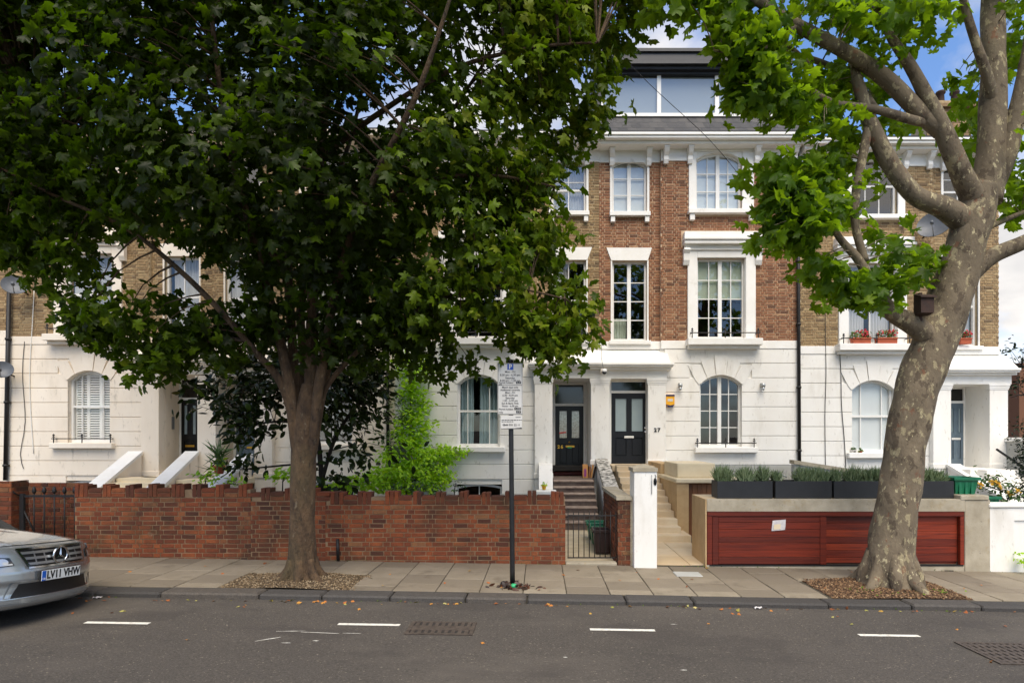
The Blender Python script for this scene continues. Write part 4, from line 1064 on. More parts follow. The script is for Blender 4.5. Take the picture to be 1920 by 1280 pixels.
stringer('leftmost cream sloping stair wall below the shuttered window', -10.8, .32, 15.68, 13.7, 1.70, .60, 'stucco_cream', 'paint_white')
stringer('second cream sloping stair wall from the left, below the black door', -9.29, .30, 15.68, 13.7, 1.70, .62, 'stucco_cream', 'paint_white')
stringer('third cream sloping stair wall from the left, next to the tree trunk', -7.86, .32, 15.68, 14.0, 1.62, .84, 'stucco_cream', 'paint_white')
flight('front_steps', 'worn brown stone steps up to black door 26', .34, 1.36, 13.25, 15.0, 0.02, FZ(895-1), 7, 'steps_brown', 'step_nosing')
flight('front_steps', 'limestone steps up to dark door 27', 1.93, 2.895, 11.72, 15.0, -.02, FZ(869), 11, 'limestone')
flight('front_steps', 'white steps up to the blue door of the end house', 11.2, 12.0, 12.6, 15.0, -.1, FZ(876), 8, 'stucco_white')
stringer('weathered stair wall with mossy coping between doors 26 and 27', 1.65, .26, 15.72, 13.15, 1.50, .82, 'stucco_white', 'stone_cap', pier=False)
b = MB(); b.bevbox(1.50, 1.80, 12.75, 13.13, -.2, .72, .02); o = tag(b.build('stair_pier', 'concrete'), 'grey worn pier at the foot of the mossy stair wall', 'pier')
root = thing('stair_wall', 'short white stair wall at the left of the brown steps of door 26', 'stair wall', (.13, 14.6, -.3), 'sloping walls beside the steps')
b = MB(); b.prismx([(14.2, -.3), (15.7, -.3), (15.7, 1.38), (14.9, 1.36), (14.2, .82)], -.02, .32); b.build('wall', 'stucco_white', root)
b = MB(); b.bevbox(-.10, .40, 13.9, 14.25, .70, .80, .02); b.bevbox(-.04, .34, 13.95, 14.199, -.3, .70, .01); b.build('pier', 'trim_white', root)
stringer('white sloping stair wall of the end house behind the green box', 11.05, .30, 15.68, 13.75, 1.36, .62, 'stucco_white', 'paint_white')
root = thing('stair_wall', 'pale grey side wall with black handrail at the right edge', 'stair wall', (12.6, 14.4, -.3), 'sloping walls beside the steps')
b = MB(); b.bevbox(12.5, 12.75, 13.0, 15.9, -.4, 1.95, .01); b.build('wall', 'stucco_grey', root); b = MB(); b.bevbox(12.45, 12.8, 12.95, 15.72, 1.951, 2.06, .015); b.build('coping', 'paint_white', root)
b = MB(); q, rr = curve_pts([P(1869, 842, 15.4), P(1930, 885, 14.4), P(1975, 925, 13.8)], [.03]*3, .3); b.tube(q, rr, 8); b.build('handrail', 'black_paint', root)
# limestone flank of the steps of 27 with a timber door
root = thing('flank_wall', 'beige limestone flank wall with cream parapet beside the steps of 27', 'wall', (3.5, 13, -.1))
yq = 12.4; dx0, dx1 = 3.15, PX(1356, yq); zl = PZ(906, yq)
b = MB(); b.box(2.9, 3.15, yq, 15.86, -.1, 1.10); b.build('wall', 'limestone_wall', root)
b = MB(); b.box(3.151, PX(1400, yq), yq+.001, yq+.3, zl, 1.10); b.box(dx1, PX(1400, yq), yq+.002, yq+.3, -.1, zl-.001); b.build('front_panel', 'limestone_wall', root)
b = MB(); b.bevbox(2.87, PX(1400, yq), yq-.05, 15.5, 1.101, 1.19, .015); b.build('coping', 'limestone_pale', root)
b = MB(); b.bevbox(2.99, PX(1337, 12.9), yq+.35, yq+1.7, 1.191, 1.50, .012); b.build('parapet', 'limestone_pale', root)
b = MB(); b.bevbox(2.90, 3.2, yq+1.701, 15.7, 1.191, 1.44, .012); b.build('upper_wall', 'limestone_wall', root)
dr = MB(); dr.box(dx0, dx1, yq+.14, yq+.16, -.1, zl-.001); do = dr.build('door', 'brown_wood', root)
n = 7
for i in range(n):
    b = MB(); b.bevbox(dx0+(dx1-dx0)*i/n+.004, dx0+(dx1-dx0)*(i+1)/n-.004, yq+.115, yq+.139, -.08, zl-.01, .005, tint=random.random()); b.build('plank', 'brown_wood', do)
b = MB(); b.bevbox(2.88, 3.03, 11.72, 12.39, -.2, .105, .006); b.build('end_step', 'limestone', root)
# basement area of 27: slanting coping and glazing bars
root = thing('area_wall', 'low sloping wall with brown coping below the right arched windows', 'wall', (7.6, 14.5, -.2))
b = MB(); b.prism([(PX(1490, 15), -.2), (PX(1640, 15), -.2), (PX(1640, 15), PZ(893, 15)), (PX(1490, 15), PZ(870, 15))], 15.0, 15.2); b.build('wall', 'stucco_grey', root)
b = MB(); b.prism([(PX(1488, 15), PZ(869, 15)), (PX(1642, 15), PZ(893, 15)), (PX(1642, 15), PZ(886, 15)), (PX(1488, 15), PZ(862, 15))], 14.95, 15.26); b.build('coping', 'concrete', root)
for k_, (a, c, d_, e) in enumerate(((1358, 877, 1398, 890), (1420, 877, 1475, 893))):
    b = MB(); b.tube([P(a, c, 15.6), P(d_, e, 14.2)], .02, 6); tag(b.build('glazing_rail', 'metal_grey'), ('left' if k_ == 0 else 'right')+' one of two slanting metal rails behind the black planters', 'rail')
# ================================================================ garden walls on the street
def top_z(px): return PZ(908, WY) if px < 470 else (PZ(915, WY) if px < 610 else PZ(922, WY))
gw = thing('garden_wall', 'long red brick garden wall with a broken toothed top along the pavement', 'wall', (PX(600, WY), WY+.1, gz(PX(600, WY))))
X0, X1 = PX(140, WY), PX(1060, WY)
core = MB()
segx = [(140, 470), (470, 610), (610, 1060)]
for a, c in segx: core.box(PX(a, WY), PX(c, WY), WY+.007, WY+.225, -.15, top_z((a+c)/2)-.212); core.box(PX(a, WY)+.01, PX(c, WY)-.01, WY+.014, WY+.2, top_z((a+c)/2)-.212, top_z((a+c)/2)-.085)
co = core.build('wall_core', 'mortar_wall', gw)
br = []
for a, c in segx: br += bond(PX(a, WY), PX(c, WY), top_z((a+c)/2)-.207-.075*18, top_z((a+c)/2)-.205, phase=random.random()*.1, joint=.0125)
lay(br, lambda a, z, d: Vector((a, WY+d, z)), 'brick_wall', co, lambda q: q[2] > gz(q[0]) and q[3] > .02, 300, .05)
# toothed top: bricks on edge standing between flat bricks
rest = MB()
x = X0; k = 0
singles = 0
while x < X1-.05:
    px = x*FPX/WY+CX; zt = top_z(px); low = zt-.205+random.uniform(-.004, .004)
    nb = 3 if random.random() < .35 else 2
    for q in range(nb):
        if x+.065 > X1: break
        b = MB(); b.bevbox(0, .065, 0, .215, 0, .205+random.uniform(-.012, .01), .005, tint=random.random()*.8)
        o = inst('brick', b.mesh('brick', 'brick_wall', (0,0,0)), co, (x, WY+random.uniform(-.004,.004), low), (0, R(random.uniform(-1.5,1.5)), 0)); x += .074
    if 318 < px < 352: x += .12; continue
    w = .215
    for r_ in range(2):
        if r_ == 1 and random.random() < .12: continue
        b = MB(); b.bevbox(0, min(w, X1-x), 0, .215, 0, .065, .005, tint=random.random())
        if X1-x > .04: inst('brick', b.mesh('brick', 'brick_wall', (0,0,0)), co, (x, WY+random.uniform(-.004,.004), low+.075*r_), (0, 0, R(random.uniform(-.6,.6))))
    x += w+.012; k += 1
b = MB(); b.tube([P(633, 1010, WY-.05), P(634, 1050, WY-.05)], .025, 8); b.build('pipe_stub', 'iron', gw)
# brick post at the far left and the black gate
gp = thing('gate_post', 'red brick gate post at the far left behind the car', 'gate post', (PX(-10, WY), WY+.15, gz(PX(0, WY))))
b = MB(); b.box(PX(-60, WY), PX(21, WY)-.008, WY+.01, WY+.33, -.1, PZ(905, WY)); pc = b.build('post_core', 'mortar_wall', gp)
lay(bond(PX(-60, WY), PX(21, WY), -.1, PZ(902, WY)), lambda a, z, d: Vector((a, WY+d, z)), 'brick_wall', pc, None, 60, .05)
lay(bond(WY+.012, WY+.335, -.1, PZ(902, WY)), lambda a, z, d: Vector((PX(21, WY)-d, a, z)), 'brick_wall', pc, None, 0, .05)
# dark brick side wall behind the gate
sw = thing('side_garden_wall', 'dark brick wall seen through the bars of the black iron gate', 'wall', (PX(90, 10.6), 10.6, 0))
b = MB(); b.box(PX(10, 10.6), PX(150, 10.6), 10.61, 10.8, -.1, PZ(906, 10.6)); sc = b.build('wall_core', 'mortar_wall', sw)
lay(bond(PX(10, 10.6), PX(150, 10.6), -.1, PZ(905, 10.6)), lambda a, z, d: Vector((a, 10.6+d, z)), 'brick_wall', sc, None, 120, .04)
g = thing('iron_gate', 'black iron gate with ball-topped bars between brick posts at the left', 'gate', (PX(85, 9.7), 9.7, .1))
ga, gb_ = PX(38, 9.68), PX(139, 9.68); gzb, gzt = .22, PZ(918, 9.68)
b = MB(); b.box(ga, ga+.07, 9.66, 9.70, gzb-.1, PZ(925, 9.68)); b.build('hinge_stile', 'iron', g)
for z_ in (gzb, gzt-.12):
    b = MB(); b.box(ga+.07, gb_, 9.67, 9.69, z_, z_+.035); b.build('rail', 'iron', g)
for i in range(5):
    X_ = PX(64+19*i, 9.68); b = MB(); b.tube([(X_, 9.68, gzb), (X_, 9.68, gzt-.03)], .011, 6)
    b.lathe([(.011, gzt-.06), (.026, gzt-.045), (.03, gzt-.015), (.022, gzt+.03), (.006, gzt+.06)], X_, 9.68, 8); b.build('bar', 'iron', g)
b = MB(); b.tube([(ga+.05, 9.68, PZ(955, 9.68)), (PX(66, 9.68), 9.68, PZ(1000, 9.68))], .014, 6); b.tube([(PX(28, 9.68), 9.6, PZ(908, 9.68)), (PX(33, 9.68), 9.6, PZ(922, 9.68)), (ga, 9.66, PZ(928, 9.68))], .012, 6); b.build('stay', 'iron', g)

# path and gate of 26
sheet('path', PX(1061, WY), 1.26, 9.66, 13.3, -.012, 'path_concrete'); 
b = MB(); b.bevbox(PX(1061, WY), 1.26, WY+.0, WY+.16, -.06, gz(.8)+.035, .01); structure(b.build('gate_threshold', 'concrete'))
g = thing('iron_gate', 'thin-barred low iron gate in front of the brown steps', 'gate', (.85, 9.7, 0))
ga, gb_ = PX(1064, 9.68), PX(1156, 9.68)
for z_ in (PZ(1046, 9.68), PZ(967, 9.68)):
    b = MB(); b.box(ga, gb_, 9.675, 9.687, z_, z_+.02); b.build('rail', 'iron', g)
for i in range(10):
    X_ = ga+.01+(gb_-ga-.02)*i/9; b = MB(); b.tube([(X_, 9.68, PZ(1046, 9.68)), (X_, 9.68, PZ(958 if i else 953, 9.68))], .0075, 6); b.build('bar', 'iron', g)
bp = thing('gate_post', 'red brick gate post between the thin iron gate and the white pillar', 'gate post', (PX(1171, WY), WY+.1, -.02))
x0, x1 = PX(1159, WY), PX(1182, WY); b = MB(); b.box(x0+.008, x1, WY+.01, WY+.3, -.1, PZ(938, WY)); pc = b.build('post_core', 'mortar_wall', bp)
lay(bond(x0, x1, -.08, PZ(938, WY), phase=.03), lambda a, z, d: Vector((a, WY+d, z)), 'brick_wall', pc, None, 60, .04)
b = MB(); b.prismz([(PX(1131, 11.4)-.02, 11.5), (x0-.03, WY-.02), (x1+.02, WY-.02), (x1+.02, 11.5)], PZ(937, WY), PZ(930, WY)); b.build('coping', 'concrete', bp)
b = MB(); b.prismz([(PX(1131, 11.4)+.02, 11.5), (x0+.011, WY+.302), (x1, WY+.302), (x1, 11.5)], -.1, PZ(938, WY)); b.build('return_wall', 'mortar_wall', bp)
rb = bond(WY+.01, 11.5, -.08, PZ(938, WY))
lay(rb, lambda a, z, d: Vector((x0+(PX(1131, 11.4)+.02-x0)*max(0, (a-WY-.3)/1.63)+d-.006, a, z)), 'brick_wall', pc, None, 0, .03)
b = MB(); b.box(x1+.002, x1+.05, WY+.02, WY+.3, -.1, PZ(935, WY)); b.build('render_edge', 'concrete', bp)

# white pillar of 27
x0, x1 = PX(1189, 9.42), PX(1232, 9.42); wp = thing('white_pillar', 'tall white rendered pillar with a small pitched cap beside the gate', 'pillar', ((x0+x1)/2, 9.6, -.03))
b = MB(); b.bevbox(x0, x1, 9.42, 9.86, -.08, PZ(884, 9.42), .006); b.build('shaft', 'stucco_white', wp)
b = MB(); zc = PZ(884, 9.42)+.001; xm = (x0+x1)/2
b.add([(x0-.02, 9.4, zc), (x1+.01, 9.4, zc), (x1+.01, 9.88, zc), (x0-.02, 9.88, zc), (x0-.02, 9.4, zc+.06), (x1+.01, 9.4, zc+.06), (x1+.01, 9.88, zc+.06), (x0-.02, 9.88, zc+.06), (xm, 9.64, zc+.12)],
      [(0,1,5,4), (1,2,6,5), (2,3,7,6), (3,0,4,7), (3,2,1,0), (4,5,8), (5,6,8), (6,7,8), (7,4,8)]); b.build('cap', 'concrete', wp)
b = MB(); b.tube([P(1222, 890, 9.40), P(1222, 926, 9.40)], .006, 6); b.build('conduit', 'metal_grey', wp)
b = MB(); b.lathe([(0, -.02), (.02, 0), (.028, .05), (.02, .09), (0, .11)], 0, 0, 10); cc = P(1228.5, 902, 9.41); b.v = [(x_+cc.x, 9.41+y_*.6, z_+cc.z-.05) for x_, y_, z_ in b.v]; b.tube([P(1228, 889, 9.41), P(1230, 893, 9.41), P(1228, 897, 9.41)], .005, 5); b.build('bell_push', 'black_paint', wp)
# entrance floor of 27
fl = structure(sheet('entrance_floor', 1.93, 3.02, 9.66, 11.8, -.003, 'limestone'))
b = MB(); b.box(x1+.002, PX(1326, WY), WY+.0, WY+.1, -.1, gz(2.3)-.004); structure(b.build('entrance_threshold', 'joint_dirt'))
fs = [(0,1),(1,0)]
for i in range(2):
    for j in range(3):
        b = MB(); b.bevbox(1.94+.54*i, 2.47+.54*i, 9.67+.7*j, 10.36+.7*j, -.05, gz(2.4)+.012, .003, tint=random.random()); b.build('stone_tile', 'limestone', fl)

# ================================================================ timber bin store with planters
bs = thing('bin_store', 'low red timber bin store under a long concrete beam', 'bin store', (4.8, 9.9, -.08))
x0, x1 = PX(1325, WY), PX(1808, WY); zt, zm, zb = PZ(935.5, WY), PZ(958.5, WY), -.07
b = MB(); b.bevbox(x0, x1, WY-.02, WY+.12, zm, zt, .006); b.build('concrete_beam', 'concrete', bs)
b = MB(); b.add([(x0+.002, WY+.121, zt-.002), (x1, WY+.121, zt-.002), (x1, WY+.85, zt-.002), (x0+.002, WY+.85, zt-.002)], [(0,1,2,3)]); b.box(x0+.002, x1, WY+.121, WY+.85, zt-.08, zt-.004); b.build('top_slab', 'limestone', bs)
b = MB(); b.box(x0-.02, x0+.0, WY+.0, WY+.85, zb-.05, zt-.001); b.build('side_panel', 'limestone_wall', bs)
b = MB(); b.box(x0+.001, x1, WY+.30, WY+.32, zb, zm-.001); b.build('back_board', 'car_black', bs)
b = MB(); b.box(x0, x1, WY+.0, WY+.2, -.22, PZ(1059, WY)+.002); b.build('plinth', 'concrete', bs)
# frame
b = MB(); b.box(x0+.01, x1-.01, WY-.01, WY+.06, PZ(967, WY), zm-.003); b.build('top_rail', 'red_wood', bs)
zlo = PZ(1058, WY)
for a, c in ((1326, 1335), (1800.5, 1807.5)):
    b = MB(); b.box(PX(a, WY), PX(c, WY), WY-.004, WY+.06, zlo, PZ(967, WY)-.002); b.build('post', 'red_wood', bs)
def door_boards(a, c, Y, bounds, stiles, name):
    d = MB(); d.box(PX(a, WY), PX(c, WY), Y+.03, Y+.045, zlo, PZ(967.5, WY)); do = d.build(name, 'red_wood', bs)
    for y0, y1 in zip(bounds[:-1], bounds[1:]):
        q = MB(); q.bevbox(PX(a+stiles, WY), PX(c-stiles, WY), Y, Y+.029, PZ(y1-.25, WY), PZ(y0+.25, WY), .004, tint=random.random()); q.build('board', 'red_wood', do)
    if stiles:
        for s0, s1 in ((a, a+stiles-.3), (c-stiles+.3, c)):
            q = MB(); q.bevbox(PX(s0, WY), PX(s1, WY), Y-.006, Y+.029, zlo+.002, PZ(968, WY), .004, tint=random.random()*.5); q.build('stile', 'red_wood', do)
    return do
door_boards(1336, 1550, WY+.01, [968, 979, 992, 1006.5, 1017.5, 1031, 1044, 1057.5], 12, 'sliding_door')
door_boards(1551, 1680, WY+.06, [968, 981, 994, 1007, 1020, 1033, 1046, 1056], 0, 'sliding_door')
door_boards(1680.5, 1800, WY+.06, [969, 983, 997, 1011, 1025, 1039, 1054], 0, 'sliding_door')
b = MB(); b.box(PX(1330, WY), PX(1806, WY), WY-.01, WY+.05, zlo-.022, zlo-.001); b.build('track', 'car_black', bs)
# paper notice
c = P(1460, 984, WY); pn = thing('paper_notice', 'crumpled white paper notice taped on the red timber door', 'notice', (c.x, WY-.01, c.z))
def pf(u, v):
    x_, z_ = (u-.5)*.22, (v-.5)*.17; a_ = R(-5); return (c.x+x_*math.cos(a_)-z_*math.sin(a_)*1, WY-.004+.004*math.sin(u*9+v*5), c.z-x_*math.sin(a_)*1+z_*math.cos(a_))
b = MB(); b.grid(pf, 6, 5); b.build('sheet', 'paper', pn)
b = MB(); b.grid(lambda u, v: (lambda q: (q[0], WY-.009, q[2]))(pf(.14+u*.5, .12+v*.5)), 2, 2); b.build('printed_patch', 'limestone_pale', pn)
# end pier and white garden wall
x0p, x1p = PX(1808.5, WY), PX(1856, WY); ep = thing('end_pier', 'plain concrete pier at the right end of the bin store', 'pier', ((x0p+x1p)/2, 9.8, -.15))
b = MB(); b.bevbox(x0p, x1p, WY-.01, WY+.5, -.25, PZ(937, WY), .008); b.build('shaft', 'concrete', ep)
b = MB(); b.bevbox(x0p-.08, x1p-.03, WY-.03, WY+.5, PZ(937, WY)+.001, PZ(928, WY), .01); b.build('coping', 'concrete', ep)
b = MB(); b.box(PX(1769, WY), PX(1786, WY), WY-.025, WY-.022, PZ(1077, WY)+.02, PZ(1068, WY)); b.build('vent', 'drain_hole', bs)
ww = thing('garden_wall', 'white rendered garden wall with recessed panel at the right edge', 'wall', (8.2, 9.8, -.15))
x0w = x1p+.003
b = MB(); b.bevbox(x0w, 9.9, WY+.03, WY+.25, -.3, PZ(951, WY), .008)
wob = b.build('wall', 'stucco_white', ww)
for a in ((x0w, PX(1902, WY), -.3, PZ(952, WY)), (PX(1902, WY), 9.9, PZ(975, WY), PZ(952, WY)), (PX(1902, WY), 9.9, -.3, PZ(1046, WY))):
    b = MB(); b.box(a[0], a[1], WY+.0, WY+.029, a[2], a[3]); b.build('panel_border', 'stucco_white', ww)
b = MB(); b.bevbox(x0w-.03, 9.9, WY-.03, WY+.29, PZ(951, WY)+.001, PZ(944, WY), .012); b.build('coping', 'trim_white', ww)

# ---- blade and leaf scatter helpers (one mesh each)
MAPLE = None
def _maple():
    Rr = [(.06,-.03),(.30,-.06),(.42,.04),(.30,.17),(.52,.30),(.60,.47),(.38,.46),(.22,.50),(.27,.66),(.24,.76),(.11,.74)]
    pts = [(0,0)]+Rr+[(0,1.0)]+[(-x_, y_) for x_, y_ in Rr[::-1]]
    v = [(x_, y_, -.34*abs(x_)-.26*y_*y_+.10*math.sin(x_*9)) for x_, y_ in pts]+[(0, .36, .04)]
    n = len(pts); return np.array(v, float), np.array([(i, (i+1) % n, n) for i in range(n)])
MAPLE_V, MAPLE_F = _maple()
def _maple_lo():
    Rr = [(.36,.0),(.28,.17),(.58,.45),(.22,.50),(.22,.74)]
    pts = [(0,0)]+Rr+[(0,1.0)]+[(-x_, y_) for x_, y_ in Rr[::-1]]
    v = [(x_, y_, -.22*abs(x_)-.12*y_*y_) for x_, y_ in pts]+[(0, .36, .02)]
    n = len(pts); return np.array(v, float), np.array([(i, (i+1) % n, n) for i in range(n)])
MAPLO_V, MAPLO_F = _maple_lo()
OVAL_V = np.array([(0,0,0),(.20,.25,-.03),(.24,.55,-.05),(.12,.85,-.10),(0,1,-.16),(-.12,.85,-.10),(-.24,.55,-.05),(-.20,.25,-.03),(0,.5,.03)], float)
OVAL_F = np.array([(i, (i+1) % 8, 8) for i in range(8)])
BLADE_V = np.array([(-.5,0,0),(.5,0,0),(.35,.6,.05),(-.35,.6,.05),(0,1,.16)], float); BLADE_F = np.array([(0,1,2),(0,2,3),(3,2,4)])
PEB_V = np.array([(1,0,0),(0,1,0),(-1,0,0),(0,-1,0),(0,0,.7),(0,0,-.5)], float); PEB_F = np.array([(0,1,4),(1,2,4),(2,3,4),(3,0,4)])

def nrm(a): return a/np.maximum(np.linalg.norm(a, axis=1, keepdims=True), 1e-9)
def frames(normal, tip):
    n = nrm(normal); t = nrm(tip-n*np.sum(tip*n, 1, keepdims=True)); s = np.cross(t, n)
    return s, t, n
def scatter_mesh(name, mat, V, F, pos, normal, tip, size, tint, wid=None, smooth=False):
    s, t, n = frames(normal, tip); k = len(pos); m_ = len(V)
    wid = size if wid is None else wid
    vv = (pos[:, None, :]+s[:, None, :]*(V[None, :, 0:1]*wid[:, None, None])+t[:, None, :]*(V[None, :, 1:2]*size[:, None, None])+n[:, None, :]*(V[None, :, 2:3]*size[:, None, None])).reshape(-1, 3)
    ff = (F[None]+(np.arange(k)*m_)[:, None, None]).reshape(-1, 3)
    me = bpy.data.meshes.new(name); me.vertices.add(len(vv)); me.loops.add(ff.size); me.polygons.add(len(ff))
    me.vertices.foreach_set('co', vv.astype(np.float32).ravel()); me.loops.foreach_set('vertex_index', ff.astype(np.int32).ravel())
    me.polygons.foreach_set('loop_start', np.arange(0, ff.size, 3, dtype=np.int32))
    me.update(calc_edges=True)
    at = me.attributes.new('tint', 'FLOAT', 'FACE'); at.data.foreach_set('value', np.repeat(tint, len(F)).astype(np.float32))
    me.materials.append(M[mat]); me.validate(); return me
def scatter(name, mat, parent, V, F, pos, normal, tip, size, tint, wid=None):
    pos = np.asarray(pos, float); c = (pos.min(0)+pos.max(0))/2
    if parent is None: c[2] = pos[:, 2].min()
    me = scatter_mesh(name, mat, V, F, pos-c, normal, tip, size, tint, wid)
    o = bpy.data.objects.new(name, me); return link(o, parent, Vector([float(q) for q in c]))
def rnd(n, *a): return RNG.normal(size=(n,)+a)
def tuft(parent, name, mat, x0, x1, y0, y1, z, n, h, w, lean=.35, tint0=0., tint1=1.):
    p = np.stack([RNG.uniform(x0, x1, n), RNG.uniform(y0, y1, n), np.full(n, z)+RNG.uniform(0, .12, n)*h/.2], 1)
    tip = np.stack([rnd(n)*lean, rnd(n)*lean, np.ones(n)], 1); nm = np.stack([rnd(n), rnd(n)-.8, rnd(n)*.3+.2], 1)
    return scatter(name, mat, parent, BLADE_V, BLADE_F, p, nm, tip, RNG.uniform(.5, 1.1, n)*h, RNG.uniform(tint0, tint1, n), np.full(n, w))

# planters
plab = ['black planter of rosemary and lavender nearest the wooden door', 'black planter of rosemary, second from the left on the concrete beam', 'black planter of rosemary partly hidden behind the left side of the plane trunk', 'black planter at the right of the plane trunk beside the green box']
for i, (a, c) in enumerate(((1345, 1449), (1454, 1560), (1564, 1668), (1690, 1789))):
    Yp = WY+.12; xa, xb = PX(a, Yp), PX(c, Yp); zb_, zt_ = zt, zt+.285
    pl = thing('planter', plab[i], 'planter', ((xa+xb)/2, Yp+.15, zb_), 'black planters on the bin store')
    b = MB(); b.bevbox(xa, xb, Yp, Yp+.025, zb_+.002, zt_, .006); b.bevbox(xa, xb, Yp+.31, Yp+.335, zb_+.002, zt_, .006); b.box(xa+.001, xa+.025, Yp+.02, Yp+.31, zb_+.003, zt_-.001); b.box(xb-.025, xb-.001, Yp+.02, Yp+.31, zb_+.003, zt_-.001); b.build('box', 'planter_black', pl)
    b = MB(); b.box(xa+.026, xb-.026, Yp+.026, Yp+.309, zt_-.06, zt_-.03); b.build('soil', 'soil', pl)
    n = 2300
    cx_ = RNG.uniform(xa+.06, xb-.06, 9); ci = RNG.integers(0, 9, n)
    p = np.stack([cx_[ci]+rnd(n)*.035, RNG.uniform(Yp+.06, Yp+.28, n), zt_-.03+RNG.uniform(0, .11, n)], 1); p[:, 0] = np.clip(p[:, 0], xa+.03, xb-.03)
    tip = np.stack([(p[:, 0]-cx_[ci])*6+rnd(n)*.3, rnd(n)*.35-.1, np.ones(n)], 1); nm = np.stack([rnd(n), rnd(n)-.8, rnd(n)*.3+.3], 1)
    tag(scatter('rosemary', 'leaf_grey', pl, BLADE_V, BLADE_F, p, nm, tip, RNG.uniform(.09, .19, n)*RNG.uniform(.6, 1.35, 9)[ci], RNG.random(n), np.full(n, .013)), None, kind='stuff')
    n = 34 if i < 2 else 14
    p = np.stack([RNG.uniform(xa+.08, xb-.05, n), RNG.uniform(Yp+.1, Yp+.25, n), zt_+.1+RNG.uniform(0, .1, n)], 1)
    tag(scatter('lavender_flowers', 'flower_mauve', pl, PEB_V, PEB_F, p, np.tile((0,0,1.), (n,1)), np.tile((0,1.,0), (n,1)), np.full(n, .012), RNG.random(n)), None, kind='stuff')
    b = MB()
    for q in p: b.tube([(q[0], q[1], zt_-.02), (q[0], q[1], q[2])], .002, 3)
    tag(b.build('lavender_stalks', 'leaf_grey', pl), None, kind='stuff')

def crate(label, x0, x1, y0, y1, z, h, mat, taper=.035, group='recycling boxes', lid=False, rot=0):
    root = thing('recycling_box', label, 'recycling box', ((x0+x1)/2, (y0+y1)/2, z), group); b = MB(); t = .012; e = taper
    bot = [(x0+e, y0+e), (x1-e, y0+e), (x1-e, y1-e), (x0+e, y1-e)]; top = [(x0, y0), (x1, y0), (x1, y1), (x0, y1)]
    bi = [(x0+e+t, y0+e+t), (x1-e-t, y0+e+t), (x1-e-t, y1-e-t), (x0+e+t, y1-e-t)]; ti = [(x0+t, y0+t), (x1-t, y0+t), (x1-t, y1-t), (x0+t, y1-t)]
    v = [(x_, y_, z) for x_, y_ in bot]+[(x_, y_, z+h) for x_, y_ in top]+[(x_, y_, z+.02) for x_, y_ in bi]+[(x_, y_, z+h) for x_, y_ in ti]
    f = [(3,2,1,0), (8,9,10,11)]
    for i in range(4):
        j = (i+1) % 4; f += [(i, j, j+4, i+4), (i+8, i+12, j+12, j+8), (i+4, j+4, j+12, i+12)]
    b.add(v, f); b.build('tub', mat, root)
    r = MB(); r.bevbox(x0-.025, x1+.025, y0-.025, y0-.001, z+h-.045, z+h+.006, .006); r.bevbox(x0-.025, x1+.025, y1+.001, y1+.025, z+h-.045, z+h+.006, .006); r.box(x0-.024, x0-.001, y0-.001, y1+.001, z+h-.044, z+h+.005); r.box(x1+.001, x1+.024, y0-.001, y1+.001, z+h-.044, z+h+.005); r.build('rim', mat, root)
    r = MB()
    for i in range(3):
        xx = x0+(x1-x0)*(.25+.25*i); r.box(xx-.02, xx+.02, y0+e*.3-.006, y0+e+.004, z+.02, z+h-.05)
    r.build('rib', mat, root)
    return root
crate('green plastic recycling box on the bin store beside the last planter', PX(1788, 9.75), PX(1833, 9.75), 9.72, 10.1, zt+.0, .34, 'plastic_green', .05)
crate('pale green tub behind the concrete end pier', PX(1838, 10.3), PX(1866, 10.3), 10.2, 10.5, .75, .28, 'plastic_green', .02)
b = MB(); b.box(PX(1830, 10.3), PX(1880, 10.3), 10.15, 10.6, -.1, .748); tag(b.build('garden_plinth', 'concrete'), 'low concrete block under the pale green tub', 'block')
for i, (ya, lab, mt, hh) in enumerate(((11.9, 'green recycling box farthest back beside the brown steps', 'plastic_green', .34), (11.35, 'middle green recycling box behind the thin iron gate', 'plastic_green', .36), (10.95, 'green recycling box next to the brown food bin', 'plastic_green', .36))):
    crate(lab, PX(1102+i*6, ya), PX(1102+i*6, ya)+.46, ya, ya+.36, -.01, hh, mt, .04)
crate('dark brown food waste bin behind the thin iron gate', .97, 1.27, 10.45, 10.78, -.01, .42, 'plastic_brown', .03)

# pots and small things by the doors
def pot(px, py, D, h, r, mat, label, plant=None):
    c = P(px, py, D); root = thing('plant_pot', label, 'plant pot', c)
    b = MB(); b.lathe([(r*.72, c.z), (r*.95, c.z+h*.82), (r*1.06, c.z+h*.82), (r*1.06, c.z+h), (r*.9, c.z+h), (r*.85, c.z+h*.9)], c.x, D, 16); b.build('pot', mat, root)
    if plant == 'spiky':
        n = 90; p = np.tile((c.x, D, c.z+h), (n, 1))+rnd(n, 3)*np.array([.03, .03, .12])+np.array([0, 0, .15]); tip = nrm(rnd(n, 3)+np.array([0, 0, .9]))
        tag(scatter('spiky_leaves', 'leaf_mid', root, BLADE_V, BLADE_F, p, nrm(rnd(n, 3)+np.array([0, -1, .6])), tip, RNG.uniform(.25, .55, n), RNG.random(n), np.full(n, .035)), None, kind='stuff')
        n = 60; p = np.tile((c.x, D, c.z+h), (n, 1))+rnd(n, 3)*np.array([.1, .08, .05])
        tag(scatter('bright_leaves', 'leaf_bright', root, OVAL_V, OVAL_F, p, nrm(rnd(n, 3)+np.array([0, -.6, .8])), nrm(rnd(n, 3)), RNG.uniform(.08, .14, n), RNG.random(n)), None, kind='stuff')
    elif plant:
        n = 40; p = np.tile((c.x, D, c.z+h), (n, 1))+rnd(n, 3)*np.array([r*.5, r*.5, .02])
        tag(scatter('leaves', plant, root, OVAL_V, OVAL_F, p, nrm(rnd(n, 3)+np.array([0, -.6, .8])), nrm(rnd(n, 3)+np.array([0,0,.5])), RNG.uniform(.04, .09, n), RNG.random(n)), None, kind='stuff')
